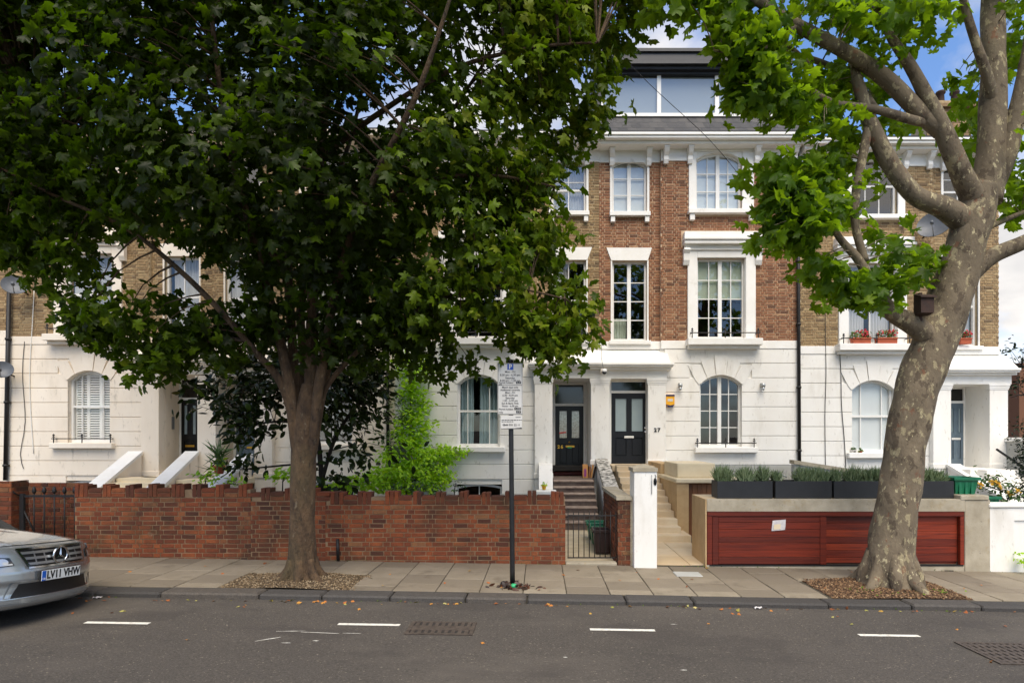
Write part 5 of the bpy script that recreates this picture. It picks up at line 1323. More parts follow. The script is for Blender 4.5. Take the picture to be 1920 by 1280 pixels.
pot(411, 888, 14.2, .2, .13, 'terracotta', 'terracotta pot of spiky leaves beside the third cream stair wall', 'spiky')
pot(1020, 917.5, 14.05, .11, .055, 'pot_yellow', 'small yellow pot on the white stair pier by the brown steps', 'leaf_bright')
pot(1601, 849.8, 15.8, .1, .07, 'trim_white', 'small white pot with a plant on the white window sill', 'leaf_mid')
pot(1613, 849.5, 15.8, .06, .05, 'terracotta', 'tiny terracotta pot on the white window sill', 'leaf_mid')
c = P(1093, 895.5, 15.6); root = thing('book_stack', 'upright boxes and books left beside black door 26', 'books', c)
for i, (dx, w, h, mt, an) in enumerate(((0, .13, .35, 'cardboard', 0), (.03, .06, .24, 'book_purple', 0), (.14, .05, .3, 'brown_wood', .1), (.2, .04, .33, 'cardboard', .16), (.26, .04, .3, 'birdbox', .2))):
    b = MB(); y_ = 15.6-(.012 if mt == 'book_purple' else 0); b.prism([(c.x+dx, c.z+(.04 if mt == 'book_purple' else 0)), (c.x+dx+w, c.z+(.04 if mt == 'book_purple' else 0)), (c.x+dx+w+h*an, c.z+h), (c.x+dx+h*an, c.z+h)], y_, y_+(.01 if mt == 'book_purple' else .25)); b.build('box' if mt != 'book_purple' else 'printed_label', mt, root)
def flowerbox(px0, px1, py, D, label):
    xa, xb, z_ = PX(px0, D), PX(px1, D), PZ(py, D); root = thing('window_box', label, 'window box', ((xa+xb)/2, D, z_), 'terracotta window boxes')
    b = MB(); b.prismx([(D-.09, z_+.15), (D+.09, z_+.15), (D+.07, z_), (D-.07, z_)], xa, xb); b.bevbox(xa-.015, xb+.015, D-.105, D+.105, z_+.12, z_+.155, .006); b.build('trough', 'terracotta', root)
    n = 130; p = np.stack([RNG.uniform(xa, xb, n), D+rnd(n)*.05, z_+.16+RNG.uniform(0, .17, n)], 1)
    tag(scatter('leaves', 'leaf_mid', root, OVAL_V, OVAL_F, p, nrm(rnd(n, 3)+np.array([0, -.8, .8])), nrm(rnd(n, 3)), RNG.uniform(.05, .09, n), RNG.random(n), RNG.uniform(.06, .1, n)), None, kind='stuff')
    n = 46; p = np.stack([RNG.uniform(xa, xb, n), D-.05+rnd(n)*.05, z_+.2+RNG.uniform(0, .16, n)], 1)
    tag(scatter('flowers', 'flower_red', root, OVAL_V, OVAL_F, p, nrm(rnd(n, 3)+np.array([0, -1, .5])), nrm(rnd(n, 3)), RNG.uniform(.04, .07, n), RNG.random(n), RNG.uniform(.08, .12, n)), None, kind='stuff')
flowerbox(1597, 1630, 644.5, 15.72, 'left terracotta window box of red flowers on the upper sill of the end house')
flowerbox(1643, 1679, 644.5, 15.72, 'right terracotta window box of red flowers on the upper sill of the end house')
flowerbox(1798, 1818, 645, 15.9, 'terracotta window box just right of the plane tree trunk')

# ================================================================ parking sign
D = 8.1; zb = gz(PX(960, D)); sp = thing('parking_sign', 'black post with two white parking permit plates on the pavement', 'sign', (PX(960, D), D, zb))
xp = PX(959.5, D)
b = MB(); q, rr = curve_pts([(PX(961, D), D, zb), (PX(959, D), D, PZ(880, D)), (PX(957, D), D, PZ(676, D))], [.036, .034, .034], .3); b.tube(q, rr, 14); b.build('post', 'post_black', sp)
b = MB(); b.lathe([(.038, PZ(680, D)), (.038, PZ(675, D)), (.02, PZ(673.5, D))], PX(957, D), D, 14); b.build('post_cap', 'post_black', sp)
Ys = D-.05
xa, xb = PX(933, Ys), PX(980, Ys); za, zc = PZ(777, Ys), PZ(681, Ys)
tl = .006
b = MB(); b.bevbox(xa, xb, Ys-.004, Ys+.002, za, zc, .004); pa_ = b.build('permit_plate', 'sign_white', sp)
b = MB(); z1_ = PZ(722, Ys)
for a in ((xa+.006, xb-.006, zc-.010, zc-.006), (xa+.006, xb-.006, za+.006, za+.010), (xa+.006, xa+.010, za+.010, zc-.010), (xb-.010, xb-.006, za+.010, zc-.010), (xa+.010, xb-.010, z1_-.003, z1_+.003)): b.box(a[0], a[1], Ys-.006, Ys-.0045, a[2], a[3])
b.build('border', 'print_grey', pa_)
pc_ = P(957, 687.5, Ys); b = MB(); b.bevbox(pc_.x-.042, pc_.x+.042, Ys-.0065, Ys-.0045, pc_.z-.042, pc_.z+.042, .004); b.build('blue_square', 'sign_blue', pa_)
text('letter', 'P', 'sign_white', pa_, (pc_.x, Ys-.0075, pc_.z), .085, bold=.003)
xm = (xa+xb)/2
lines = [(697, 'Mon - Fri', .04), (703, '8.30 am - 6.30 pm', .04), (708.5, 'Saturday', .04), (713.5, '8.30 am - 1.30 pm', .04), (717.5, 'Permit holders', .034), (720.3, 'only', .026),
         (726, 'Match days only', .036), (731, 'Additional controls', .036), (736, 'Mon - Fri', .038), (741, '6.30 - 8.30 pm', .038), (746, 'Saturday', .038), (751, '1.30 - 6.30 pm', .038), (756, 'Sun & Bank Hols', .036), (761, 'Noon - 6.30 pm', .036), (767, 'Permit holders', .034), (772.5, 'only', .034)]
for py, s_, sz in lines:
    left = s_ in ('Permit holders', 'only'); text('lettering', s_, 'print_grey', pa_, ((xa+.02) if left else xm, Ys-.0055, PZ(py, Ys)), sz, align='LEFT' if left else 'CENTER', sx=.95, bold=.0006)
for (px, py, s_) in ((972.5, 717, 'C-F'), (971, 766, 'C-MD'), (972.5, 772, 'C-F')):
    cc = P(px, py, Ys); b = MB(); w_ = .035 if s_ == 'C-F' else .048; b.box(cc.x-w_, cc.x+w_*.9, Ys-.0062, Ys-.0046, cc.z-.017, cc.z+.017); b.build('zone_box', 'sign_black', pa_); text('lettering', s_, 'sign_white', pa_, (cc.x, Ys-.007, cc.z), .032)
xa, xb = PX(939, Ys), PX(979, Ys); za, zc = PZ(804, Ys), PZ(778.5, Ys)
b = MB(); b.bevbox(xa, xb, Ys-.004, Ys+.002, za, zc, .004); pb_ = b.build('phone_plate', 'sign_white', sp)
xm = (xa+xb)/2
b = MB(); b.box(xb-.09, xb-.02, Ys-.0055, Ys-.0045, PZ(782.6, Ys), PZ(781.4, Ys))
for py, u in ((787.2, .93), (790.2, .55)):
    xx = xa+.012
    while xx < xa+(xb-xa)*u: w_ = random.uniform(.012, .035); b.box(xx, xx+w_, Ys-.0055, Ys-.0045, PZ(py+.7, Ys), PZ(py-.7, Ys)); xx += w_+.007
b.build('small_print', 'print_grey', pb_)
text('lettering', '0844 931 22 11', 'print_grey', pb_, (xm, Ys-.0055, PZ(796.5, Ys)), .038, bold=.001)
b = MB(); b.prism([(xa+.004, za+.003), (xb-.004, za+.003), (xb-.004, za+.022), (xm+.04, za+.012), (xa+.004, za+.008)], Ys-.0055, Ys-.0045); b.build('swoosh', 'print_grey', pb_)
b = MB()
for py in (700, 765, 790): b.box(PX(958, D)-.045, PX(958, D)+.045, Ys+.003, D-.034, PZ(py, D)-.012, PZ(py, D)+.012)
b.build('clamp', 'metal_grey', sp)
# ================================================================ car
def build_car():
    car = thing('parked_car', 'silver saloon car parked at the left kerb, its grille and number plate in view', 'car', (0, 0, 0))
    W = .885
    prof = [(.20,-.12),(.225,-.04),(.26,-.005),(.33,.0),(.36,-.012),(.47,-.014),(.50,.0),(.60,-.004),(.65,-.018),(.72,-.042),(.80,-.075),(.85,-.11),(.875,-.165)]
    def prx(z):
        for (z0, x0), (z1, x1) in zip(prof[:-1], prof[1:]):
            if z <= z1: t = max(0, (z-z0)/(z1-z0)); return x0+(x1-x0)*t
        return prof[-1][1]
    def fx(y, z): return prx(z)-.36*abs(y/W)**2.6-(.05*abs(y/W)**6)
    zs = [p[0] for p in prof]
    def fas(u, v):
        y = (u*2-1)*W; k_ = v*(len(zs)-1); i = min(int(k_), len(zs)-2); z = zs[i]+(zs[i+1]-zs[i])*(k_-i)
        return (fx(y, z), y, z-.05*abs(y/W)**4*(1 if z > .7 else 0))
    b = MB(); b.grid(fas, 48, 48)
    # sides from the bumper to the tail, with wheel arches
    wheels = (-.80, -3.56)
    def top(x):
        if x > -1.25: return .80+.14*min(1, max(0, (-x-.5)/.75))
        return .95+.02*math.sin((-x-1.25)*.9)
    n = 90; m_ = 14
    for s in (-1, 1):
        for i in range(n):
            xa, xb = -.40-4.1*i/n, -.40-4.1*(i+1)/n
            for j in range(m_):
                q = []
                for x_, jj in ((xa, j), (xb, j), (xb, j+1), (xa, j+1)):
                    z_ = .20+(top(x_)-.20)*jj/m_; q.append((x_, s*(W-.03*abs(jj/m_*2-1.1)**2), z_))
                cx_, cz_ = (xa+xb)/2, sum(p[2] for p in q)/4
                if any((cx_-w_)**2+(cz_-.32)**2 < .36**2 for w_ in wheels): continue
                b.add(q, [(0,1,2,3) if s < 0 else (3,2,1,0)], None, True)
    b.grid(lambda u, v: (-4.5-.12*math.sin(v*math.pi), (u*2-1)*W*.97, .25+.75*v), 16, 8, flip=True)
    b.grid(lambda u, v: (-3.9-.62*v, (u*2-1)*(W*.96), 1.02-.03*v-.04*abs(u*2-1)**3), 12, 6)
    body = b.build('body', 'car_silver', car)
    def bon(u, v):
        y = (v*2-1)*(W-.02); x0 = fx(y, .875)-.006; x = x0+(-1.28-x0)*u
        return (x, y, .878+.145*u**.7-.075*abs(v*2-1)**3.2-.012*math.exp(-((abs(v*2-1)-.55)/.1)**2)*(1-u)+.010*math.exp(-((abs(v*2-1)-.45)/.07)**2))
    b = MB(); b.grid(bon, 20, 40); b.build('bonnet', 'car_silver', car)
    b = MB(); b.grid(lambda u, v: (fx((u*2-1)*(W-.05), .872)+.0, (u*2-1)*(W-.05), .868+.012*v-.05*abs(u*2-1)**4), 40, 1); b.build('bonnet_seam', 'car_black', car)
    # greenhouse
    def cab(u, v):
        prof2 = [(-1.25, 1.0, .80), (-1.62, 1.24, .72), (-2.02, 1.43, .63), (-2.6, 1.465, .61), (-3.15, 1.41, .62), (-3.6, 1.22, .68), (-3.98, 1.01, .74)]
        k_ = u*(len(prof2)-1); i = min(int(k_), len(prof2)-2); t = k_-i; a, c = prof2[i], prof2[i+1]
        x, z, w = [a[q]+(c[q]-a[q])*t for q in range(3)]
        return (x, (v*2-1)*w, z-.03*abs(v*2-1)**2.5)
    b = MB(); b.grid(lambda u, v: cab(u*.34, v), 8, 12); b.build('windscreen', 'glass_dark', car)
    b = MB(); b.grid(lambda u, v: cab(.34+u*.34, v), 8, 12); b.build('roof', 'car_silver', car)
    b = MB(); b.grid(lambda u, v: cab(.68+u*.32, v), 8, 12); b.build('rear_window', 'glass_dark', car)
    for s in (0, 1):
        b = MB(); b.grid(lambda u, v: (lambda t: (t[0], t[1]*(1-v)+(W-.04)*(1 if s else -1)*v, t[2]*(1-v)+.95*v))(cab(u, s)), 18, 4, flip=bool(s)); b.build('side_window', 'glass_dark', car)
    # patch helper on the nose
    def patch(name, quad, off, mat, nu=10, nv=6, parent=car):
        (y0, z0), (y1, z1), (y2, z2), (y3, z3) = quad
        def f(u, v):
            ya, za = y0+(y1-y0)*u, z0+(z1-z0)*u; yb, zb_ = y3+(y2-y3)*u, z3+(z2-z3)*u
            y, z = ya+(yb-ya)*v, za+(zb_-za)*v; return (fx(y, z)+off, y, z)
        q = MB(); q.grid(f, nu, nv); return q.build(name, mat, parent)
    gr = patch('grille', ((-.36,.645),(.36,.645),(.425,.835),(-.425,.835)), .006, 'car_black', 20, 6)
    for k_ in range(3):
        zc = .675+.058*k_; hw = .36+.065*k_/3
        patch('grille_slat', ((-hw, zc-.010), (hw, zc-.010), (hw, zc+.016), (-hw, zc+.016)), .022, 'grille_silver', 20, 3, gr)
    for s in (-1, 1):
        for yy in (.16, .27):
            patch('grille_stud', ((s*yy-.008,.66),(s*yy+.008,.66),(s*yy+.008,.81),(s*yy-.008,.81)), .012, 'grille_silver', 2, 4, gr)
    for a in (((-.37,.63),(.37,.63),(.365,.648),(-.365,.648)), ((-.43,.828),(.43,.828),(.435,.846),(-.435,.846)), ((-.37,.635),(-.35,.648),(-.415,.83),(-.435,.84)), ((.35,.648),(.37,.635),(.435,.84),(.415,.83))):
        patch('grille_frame', a, .028, 'chrome', 14, 2, gr)
    # star emblem
    xs = prx(.74)+.045; b = MB(); n = 28
    ring = [(xs, .092*math.cos(2*math.pi*i/n), .74+.092*math.sin(2*math.pi*i/n)) for i in range(n+1)]
    b.tube(ring, .011, 8, caps=False)
    for k_ in range(3):
        a = math.pi/2+2*math.pi*k_/3; d_ = Vector((0, math.cos(a), math.sin(a))); p_ = Vector((0, -d_.z, d_.y)); c0 = Vector((xs, 0, .74))
        b.add([c0+d_*.088, c0+p_*.016, c0-d_*.012, c0-p_*.016, c0+Vector((.014, 0, 0))], [(0,1,4), (1,2,4), (2,3,4), (3,0,4)])
    st_ = b.build('star_emblem', 'chrome', gr)
    b = MB(); b.add([(xs-.01, .09*math.cos(2*math.pi*i/n), .74+.09*math.sin(2*math.pi*i/n)) for i in range(n)], [tuple(range(n))]); b.build('emblem_disc', 'car_black', gr)
    # lower intake, plate, lamps
    patch('lower_intake', ((-.50,.335),(.50,.335),(.43,.475),(-.43,.475)), .003, 'car_black', 20, 4)
    patch('lip', ((-.62,.285),(.62,.285),(.60,.325),(-.60,.325)), .012, 'car_silver', 24, 3)
    px_ = prx(.537)+.022
    b = MB(); b.bevbox(px_-.012, px_, -.275, .265, .478, .596, .004); b.build('plate_holder', 'car_black', car)
    b = MB(); b.bevbox(px_+.001, px_+.006, -.26, .26, .482, .592, .004); pl = b.build('number_plate', 'plate_white', car)
    b = MB(); b.box(px_+.0062, px_+.008, -.258, -.208, .484, .590); b.build('blue_band', 'plate_blue', pl)
    text('registration', 'LV11 VHW', 'sign_black', pl, (px_+.0075, .027, .537), .118, rot=(R(90), 0, R(90)), sx=.80, bold=.0035)
    text('country_code', 'GB', 'plate_white', pl, (px_+.009, -.233, .503), .03, rot=(R(90), 0, R(90)))
    for s in (-1, 1):
        hl = patch('headlight', ((s*.475,.675),(s*.84,.655),(s*.85,.79),(s*.50,.755)), .012, 'lens_dark', 12, 6)
        for (ya, za, r_) in ((.56, .715, .042), (.68, .718, .05)):
            b = MB(); X_ = fx(s*ya, za)+.016; b.add([(fx(s*ya+r_*math.cos(2*math.pi*i/18), za+r_*.85*math.sin(2*math.pi*i/18))+.015, s*ya+r_*math.cos(2*math.pi*i/18), za+r_*.85*math.sin(2*math.pi*i/18)) for i in range(18)]+[(X_, s*ya, za)], [(i, (i+1) % 18, 18) for i in range(18)]); b.build('lamp', 'lens_clear', hl)
        patch('lamp_strip', ((s*.49,.682),(s*.82,.662),(s*.82,.676),(s*.495,.696)), .018, 'lens_clear', 10, 2, hl)
        patch('side_intake', ((s*.57,.345),(s*.80,.36),(s*.80,.46),(s*.62,.46)), .004, 'car_black', 8, 4)
        patch('running_light', ((s*.585,.36),(s*.70,.385),(s*.70,.41),(s*.60,.44)), .014, 'chrome', 6, 3)
        patch('bumper_fin', ((s*.525,.345),(s*.555,.345),(s*.50,.49),(s*.47,.49)), .02, 'car_silver', 3, 6)
    for wx_ in wheels:
        for s in (-1, 1):
            b = MB(); c_ = []
            for (r_, yy) in ((.20, .0), (.30, .0), (.32, .03), (.32, .19), (.30, .22), (.20, .22)): c_.append((r_, yy))
            b.lathe(c_, 0, 0, 28); b.v = [(wx_+x_, s*(W-.02)-s*z_, .32+y_) for x_, y_, z_ in b.v]; t_ = b.build('wheel', 'tyre', car)
            b = MB(); b.lathe([(.02, -.005), (.06, .0), (.20, .03), (.21, .0), (.22, .0), (.22, .04)], 0, 0, 20); b.v = [(wx_+x_, s*(W-.02)-s*z_, .32+y_) for x_, y_, z_ in b.v]; b.build('rim', 'metal_grey', t_)
    b = MB(); b.box(-4.4, -.25, -.75, .75, .24, .34); b.build('underbody', 'car_black', car)
    return car
car = build_car()
CARX, CARY = -5.43, 6.58
car.location = (CARX, CARY, rz(CARX-.8, CARY)-.05); car.rotation_euler = (R(-5.5), R(0), R(-1.2))

# ================================================================ trees
def tube_obj(name, mat, parent, pts, rad, n=12, noise=.04, step=.1, seed=0, stuff=False):
    q, rr = curve_pts(pts, rad, step); b = MB(); b.tube(q, rr, n, noise=noise, seed=seed); o = b.build(name, mat, parent); return o, q, rr
def in_poly(x, z, poly):
    px = np.array([p[0] for p in poly]); pz = np.array([p[1] for p in poly]); c = np.zeros(len(x), bool); j = len(poly)-1
    for i in range(len(poly)):
        cond = ((pz[i] > z) != (pz[j] > z)) & (x < (px[j]-px[i])*(z-pz[i])/(pz[j]-pz[i]+1e-12)+px[i]); c ^= cond; j = i
    return c
def dist_poly(x, z, poly):
    d = np.full(len(x), 1e9); n = len(poly)
    for i in range(n):
        a = np.array(poly[i]); b_ = np.array(poly[(i+1) % n]); ab = b_-a; t = np.clip(((x-a[0])*ab[0]+(z-a[1])*ab[1])/(ab@ab), 0, 1)
        d = np.minimum(d, np.hypot(x-a[0]-t*ab[0], z-a[1]-t*ab[1]))
    return d
def noise3(p, f, s):
    x, y, z = p[:, 0]*f+s, p[:, 1]*f+s*1.7, p[:, 2]*f+s*2.3
    return (np.sin(x+1.3*np.sin(y*1.1+z*.7))+np.sin(y*1.2+1.1*np.sin(z*1.3+x*.6))+np.sin(z*1.1+1.2*np.sin(x*.9+y*.8)))/3
def single_leaves(parent, name, mat, idx, pos, normal, tip, size, tint, V, F):
    """leaves that show largest become objects of their own, sharing a few meshes"""
    var = {}
    s, t, n = frames(normal[idx], tip[idx])
    for k_, i in enumerate(idx):
        tv = int(tint[i]*9.99)
        if tv not in var:
            var[tv] = scatter_mesh('leaf', mat, V, F, np.zeros((1, 3)), np.array([[0, 0, 1.]]), np.array([[0, 1., 0]]), np.ones(1), np.array([(tv+.5)/10]))
        o = bpy.data.objects.new('leaf', var[tv]); link(o, parent, Vector([float(q) for q in pos[i]]))
        mt = Matrix(((s[k_][0], t[k_][0], n[k_][0]), (s[k_][1], t[k_][1], n[k_][1]), (s[k_][2], t[k_][2], n[k_][2])))
        o.rotation_euler = mt.to_euler(); o.scale = (float(size[i]),)*3
def foliage(root, mat, cl, per, spread, size, V, F, centre, up=.55, out=.55, nsingle=300, flop=.5, tint_hi=1.0, tintbias=None, nz=.55):
    """clusters of leaves: cl (n,3) cluster centres"""
    n = len(cl)*per; pos = np.repeat(cl, per, 0)+RNG.normal(size=(n, 3))*np.array([spread, spread, spread*.8])
    o_ = nrm(pos-centre); rn = RNG.normal(size=(n, 3))
    normal = nrm(o_*out+np.array([0, 0, up])+rn*nz)
    tip = nrm(o_*.5+np.array([0, 0, -flop])+RNG.normal(size=(n, 3))*.6)
    sz = RNG.uniform(.65, 1.15, n)*size; tint = RNG.beta(2, 2.6, n)*tint_hi
    if tintbias is not None: tint = np.clip(tint+tintbias(pos), 0, 1)
    scr = sz/np.maximum(pos[:, 1], 1); px = pos[:, 0]/pos[:, 1]*FPX+CX; py = HY-(pos[:, 2]-CAMZ)/pos[:, 1]*FPX
    vis = (px > 5) & (px < 1915) & (py > 5) & (py < 1270); order = np.argsort(-(scr*vis)); idx = order[:nsingle]; rest = np.setdiff1d(np.arange(n), idx)
    tag(scatter('foliage', mat, root, V, F, pos[rest], normal[rest], tip[rest], sz[rest], tint[rest]), None, kind='stuff')
    if nsingle: single_leaves(root, 'leaf', mat, idx, pos, normal, tip, sz, tint, V, F)
def twigs(root, mat, cl, limbs, frac, r0=.012):
    pts = np.array([tuple(p) for L in limbs for p in L]); b = MB()
    for c in cl[RNG.random(len(cl)) < frac]:
        d = np.linalg.norm(pts-c, axis=1)+.35*np.maximum(0, pts[:, 2]-c[2]); i = int(np.argmin(d)); a = Vector(pts[i]); e = Vector(c)
        mid = (a+e)/2+Vector((0, 0, .12*(e-a).length)); q, rr = curve_pts([a, mid, e], [r0*(.7+.5*(e-a).length), r0*.6, r0*.3], .35); b.tube(q, rr, 4, caps=False)
    if b.v: tag(b.build('twigs', mat, root), None, kind='stuff')

# ---- the big maple at the left
TD = 8.3; tbx, tbz = PX(566, TD), gz(PX(566, TD))
mp_ = thing('maple_tree', 'big dark leafy maple on the pavement filling the left half of the picture', 'tree', (tbx, TD, tbz))
base = [(566, 1100, 0), (567, 1086, 0), (567, 1060, 0), (567, 1000, 0), (568, 900, 0), (570, 820, 0), (575, 770, 0), (580, 720, 0)]
trk, tq, tr_ = tube_obj('trunk', 'bark_maple', mp_, [P(a, c, TD+d_) for a, c, d_ in base], [.27, .24, .195, .172, .168, .165, .145, .105], 28, .028, .07)
b = MB()
for k_ in range(7):
    a = k_/7*2*math.pi+.4; r_ = .30+.05*math.sin(k_*2.3); q, rr = curve_pts([(tbx+.15*math.cos(a), TD+.15*math.sin(a), tbz+.30), (tbx+.21*math.cos(a), TD+.21*math.sin(a), tbz+.1), (tbx+r_*1.25*math.cos(a), TD+r_*1.25*math.sin(a), tbz-.03)], [.06, .07, .03], .06); b.tube(q, rr, 8)
b.build('root_flare', 'bark_maple', mp_)
limb_spec = [
 ([(556, 850, -.06), (545, 745, -.1), (530, 660, -.2), (505, 560, -.4), (470, 430, -.7), (430, 270, -.9), (400, 60, -1.1), (380, -200, -1.3)], [.12, .11, .10, .085, .07, .055, .04, .02]),
 ([(562, 840, .05), (556, 740, .1), (548, 640, .2), (540, 500, .5), (545, 350, .9), (520, 120, 1.2), (510, -220, 1.4)], [.11, .10, .095, .085, .07, .05, .025]),
 ([(580, 830, 0), (583, 720, .0), (585, 620, .05), (590, 470, .1), (600, 300, .1), (620, 80, 0), (630, -300, 0)], [.15, .135, .12, .105, .085, .06, .03]),
 ([(590, 830, .05), (603, 740, .1), (622, 660, .2), (655, 560, .4), (715, 430, .7), (800, 280, .9), (900, 130, 1.1), (1000, -40, 1.2)], [.10, .09, .08, .07, .055, .045, .035, .02]),
 ([(586, 830, -.08), (597, 730, -.15), (612, 640, -.3), (635, 520, -.7), (690, 360, -1.2), (780, 180, -1.7), (850, -20, -2)], [.11, .10, .085, .075, .06, .045, .025]),
 ([(550, 800, -.05), (525, 715, -.15), (475, 655, -.35), (420, 590, -.5), (340, 510, -.6), (240, 430, -.7), (110, 370, -.8), (-30, 300, -.9)], [.085, .075, .065, .055, .048, .04, .03, .015]),
 ([(575, 810, .1), (572, 700, .3), (565, 560, .8), (600, 420, 1.5), (660, 250, 2.0), (700, 60, 2.3)], [.11, .10, .085, .07, .05, .03]),
 ([(600, 760, .0), (640, 690, -.1), (720, 620, -.3), (830, 560, -.5), (950, 540, -.6), (1060, 560, -.6)], [.06, .055, .045, .035, .025, .012]),
 ([(590, 470, .1), (680, 400, -.2), (800, 340, -.5), (930, 330, -.6), (1040, 350, -.5)], [.07, .055, .042, .03, .015]),
 ([(540, 500, .5), (440, 420, .5), (330, 330, .4), (200, 260, .2), (60, 200, 0)], [.06, .05, .04, .03, .015]),
 ([(600, 300, .1), (700, 220, -.4), (850, 130, -.7), (1000, 90, -.9), (1120, 80, -.9)], [.06, .05, .04, .03, .015])]
limbs = [tq]
for i, (pp, rr_) in enumerate(limb_spec):
    if i < 8: pp = [(569+(pp[0][0]-570)*.2, 930, 0)]+pp; rr_ = [.05]+[rr_[0]*.8]+rr_[1:]
    o, q, rr = tube_obj('limb', 'bark_maple', mp_, [P(a, c, TD+d_) for a, c, d_ in pp], [r_*.7 for r_ in rr_], 12, .03, .12, i); limbs.append(q[len(q)//4:])
cp = [(-420, -300), (-200, -620), (300, -760), (800, -700), (1130, -480), (1270, -200), (1215, 10), (1165, 110), (1165, 180), (1100, 225), (1065, 300), (1035, 370), (1040, 430), (1075, 510), (1118, 585), (1085, 615), (1060, 655), (1055, 705), (1010, 670), (960, 645), (930, 668), (880, 705), (800, 700), (735, 650), (690, 690), (640, 690), (600, 660), (540, 660), (500, 690), (470, 715), (400, 700), (330, 690), (250, 690), (185, 650), (130, 565), (80, 540), (0, 475), (-300, 470)]
cpw = [(PX(a, TD), PZ(c, TD)) for a, c in cp]
# gaps of the crown, as open sky and wall show between its boughs
holes = [[(170, 405), (300, 425), (400, 455), (410, 560), (340, 625), (215, 560), (150, 480)], [(405, 540), (460, 480), (490, 560), (430, 650)], [(640, 180), (740, 110), (790, 190), (700, 285)], [(860, 60), (930, 40), (960, 110), (890, 150)], [(300, 160), (360, 140), (390, 200), (330, 225)], [(80, 190), (130, 170), (150, 220), (100, 240)], [(1040, 110), (1100, 90), (1110, 190), (1060, 210)], [(-20, 500), (60, 500), (110, 560), (60, 700), (-20, 700)]]
n = 11000; X_ = RNG.uniform(min(p[0] for p in cpw), max(p[0] for p in cpw), n); Z_ = RNG.uniform(min(p[1] for p in cpw), max(p[1] for p in cpw), n)
ok = in_poly(X_, Z_, cpw)
X_, Z_ = X_[ok], Z_[ok]; d_ = dist_poly(X_, Z_, cpw); th = np.minimum(2.35, .3+.85*d_)
Y_ = TD+th*RNG.uniform(-1, 1, len(X_))**1.0
cl = np.stack([X_, Y_, Z_], 1)
# perspective-neutral: spread the outline about its own axis with distance
cl[:, 0] *= 1+(cl[:, 1]-TD)/TD*.75; cl[:, 2] = CAMZ+(cl[:, 2]-CAMZ)*(1+(cl[:, 1]-TD)/TD*.6)
nv = noise3(cl, 2.6, 1.7)+.5*noise3(cl, 5.5, 4.2); keep = nv > -.28
core_ = np.hypot(cl[:, 0]-tbx, (cl[:, 1]-TD)*1.2) < .5; keep &= ~(core_ & (cl[:, 2] < 4.2))
spx, spy = cl[:, 0]/cl[:, 1]*FPX+CX, HY-(cl[:, 2]-CAMZ)/cl[:, 1]*FPX
for h in holes: keep &= ~(in_poly(spx, spy, h) & (RNG.random(len(cl)) < .93))
cl = cl[keep][:3700]
mc = np.array([tbx+.5, TD, 5.0])
foliage(mp_, 'leaf_maple', cl, 17, .16, .158, MAPLE_V, MAPLE_F, mc, up=.5, out=.6, tintbias=lambda p: -.20+.62*np.clip((p[:, 0]+2.6)/2.4, 0, 1)+.30*np.clip((-3.6-p[:, 0])/1.8, 0, 1)*np.clip((5.6-p[:, 2])/1.2, 0, 1))  # brighter leaf tint right and lower left paints in the lit boughs
twigs(mp_, 'bark_maple', cl, limbs, .28)

# ---- the plane tree at the right
PD = 8.5; pbx = PX(1668, PD); pbz = gz(pbx)
pt = thing('plane_tree', 'leaning plane tree with mottled bark at the right', 'tree', (pbx, PD, pbz))
tp = [(1664, 1112, .0), (1665, 1096, 0), (1667, 1070, 0), (1670, 1030, 0), (1680, 960, 0), (1692, 880, 0), (1703, 800, 0), (1722, 720, 0), (1752, 640, 0), (1784, 560, -.02), (1806, 480, -.05), (1824, 410, -.08), (1838, 350, -.1)]
trk, ptq, _ = tube_obj('trunk', 'bark_plane', pt, [P(a, c, PD+d_) for a, c, d_ in tp], [.44, .39, .34, .305, .278, .268, .270, .285, .295, .262, .25, .258, .21], 36, .03, .06)
b = MB()
for k_ in range(9):
    a = k_/9*2*math.pi+.2; r_ = .50+.10*math.sin(k_*2.9); q, rr = curve_pts([(pbx+.25*math.cos(a), PD+.25*math.sin(a), pbz+.5), (pbx+.33*math.cos(a), PD+.33*math.sin(a), pbz+.18), (pbx+r_*math.cos(a), PD+r_*math.sin(a), pbz-.04)], [.06, .10, .05], .08); b.tube(q, rr, 10)
b.build('root_flare', 'bark_plane', pt)
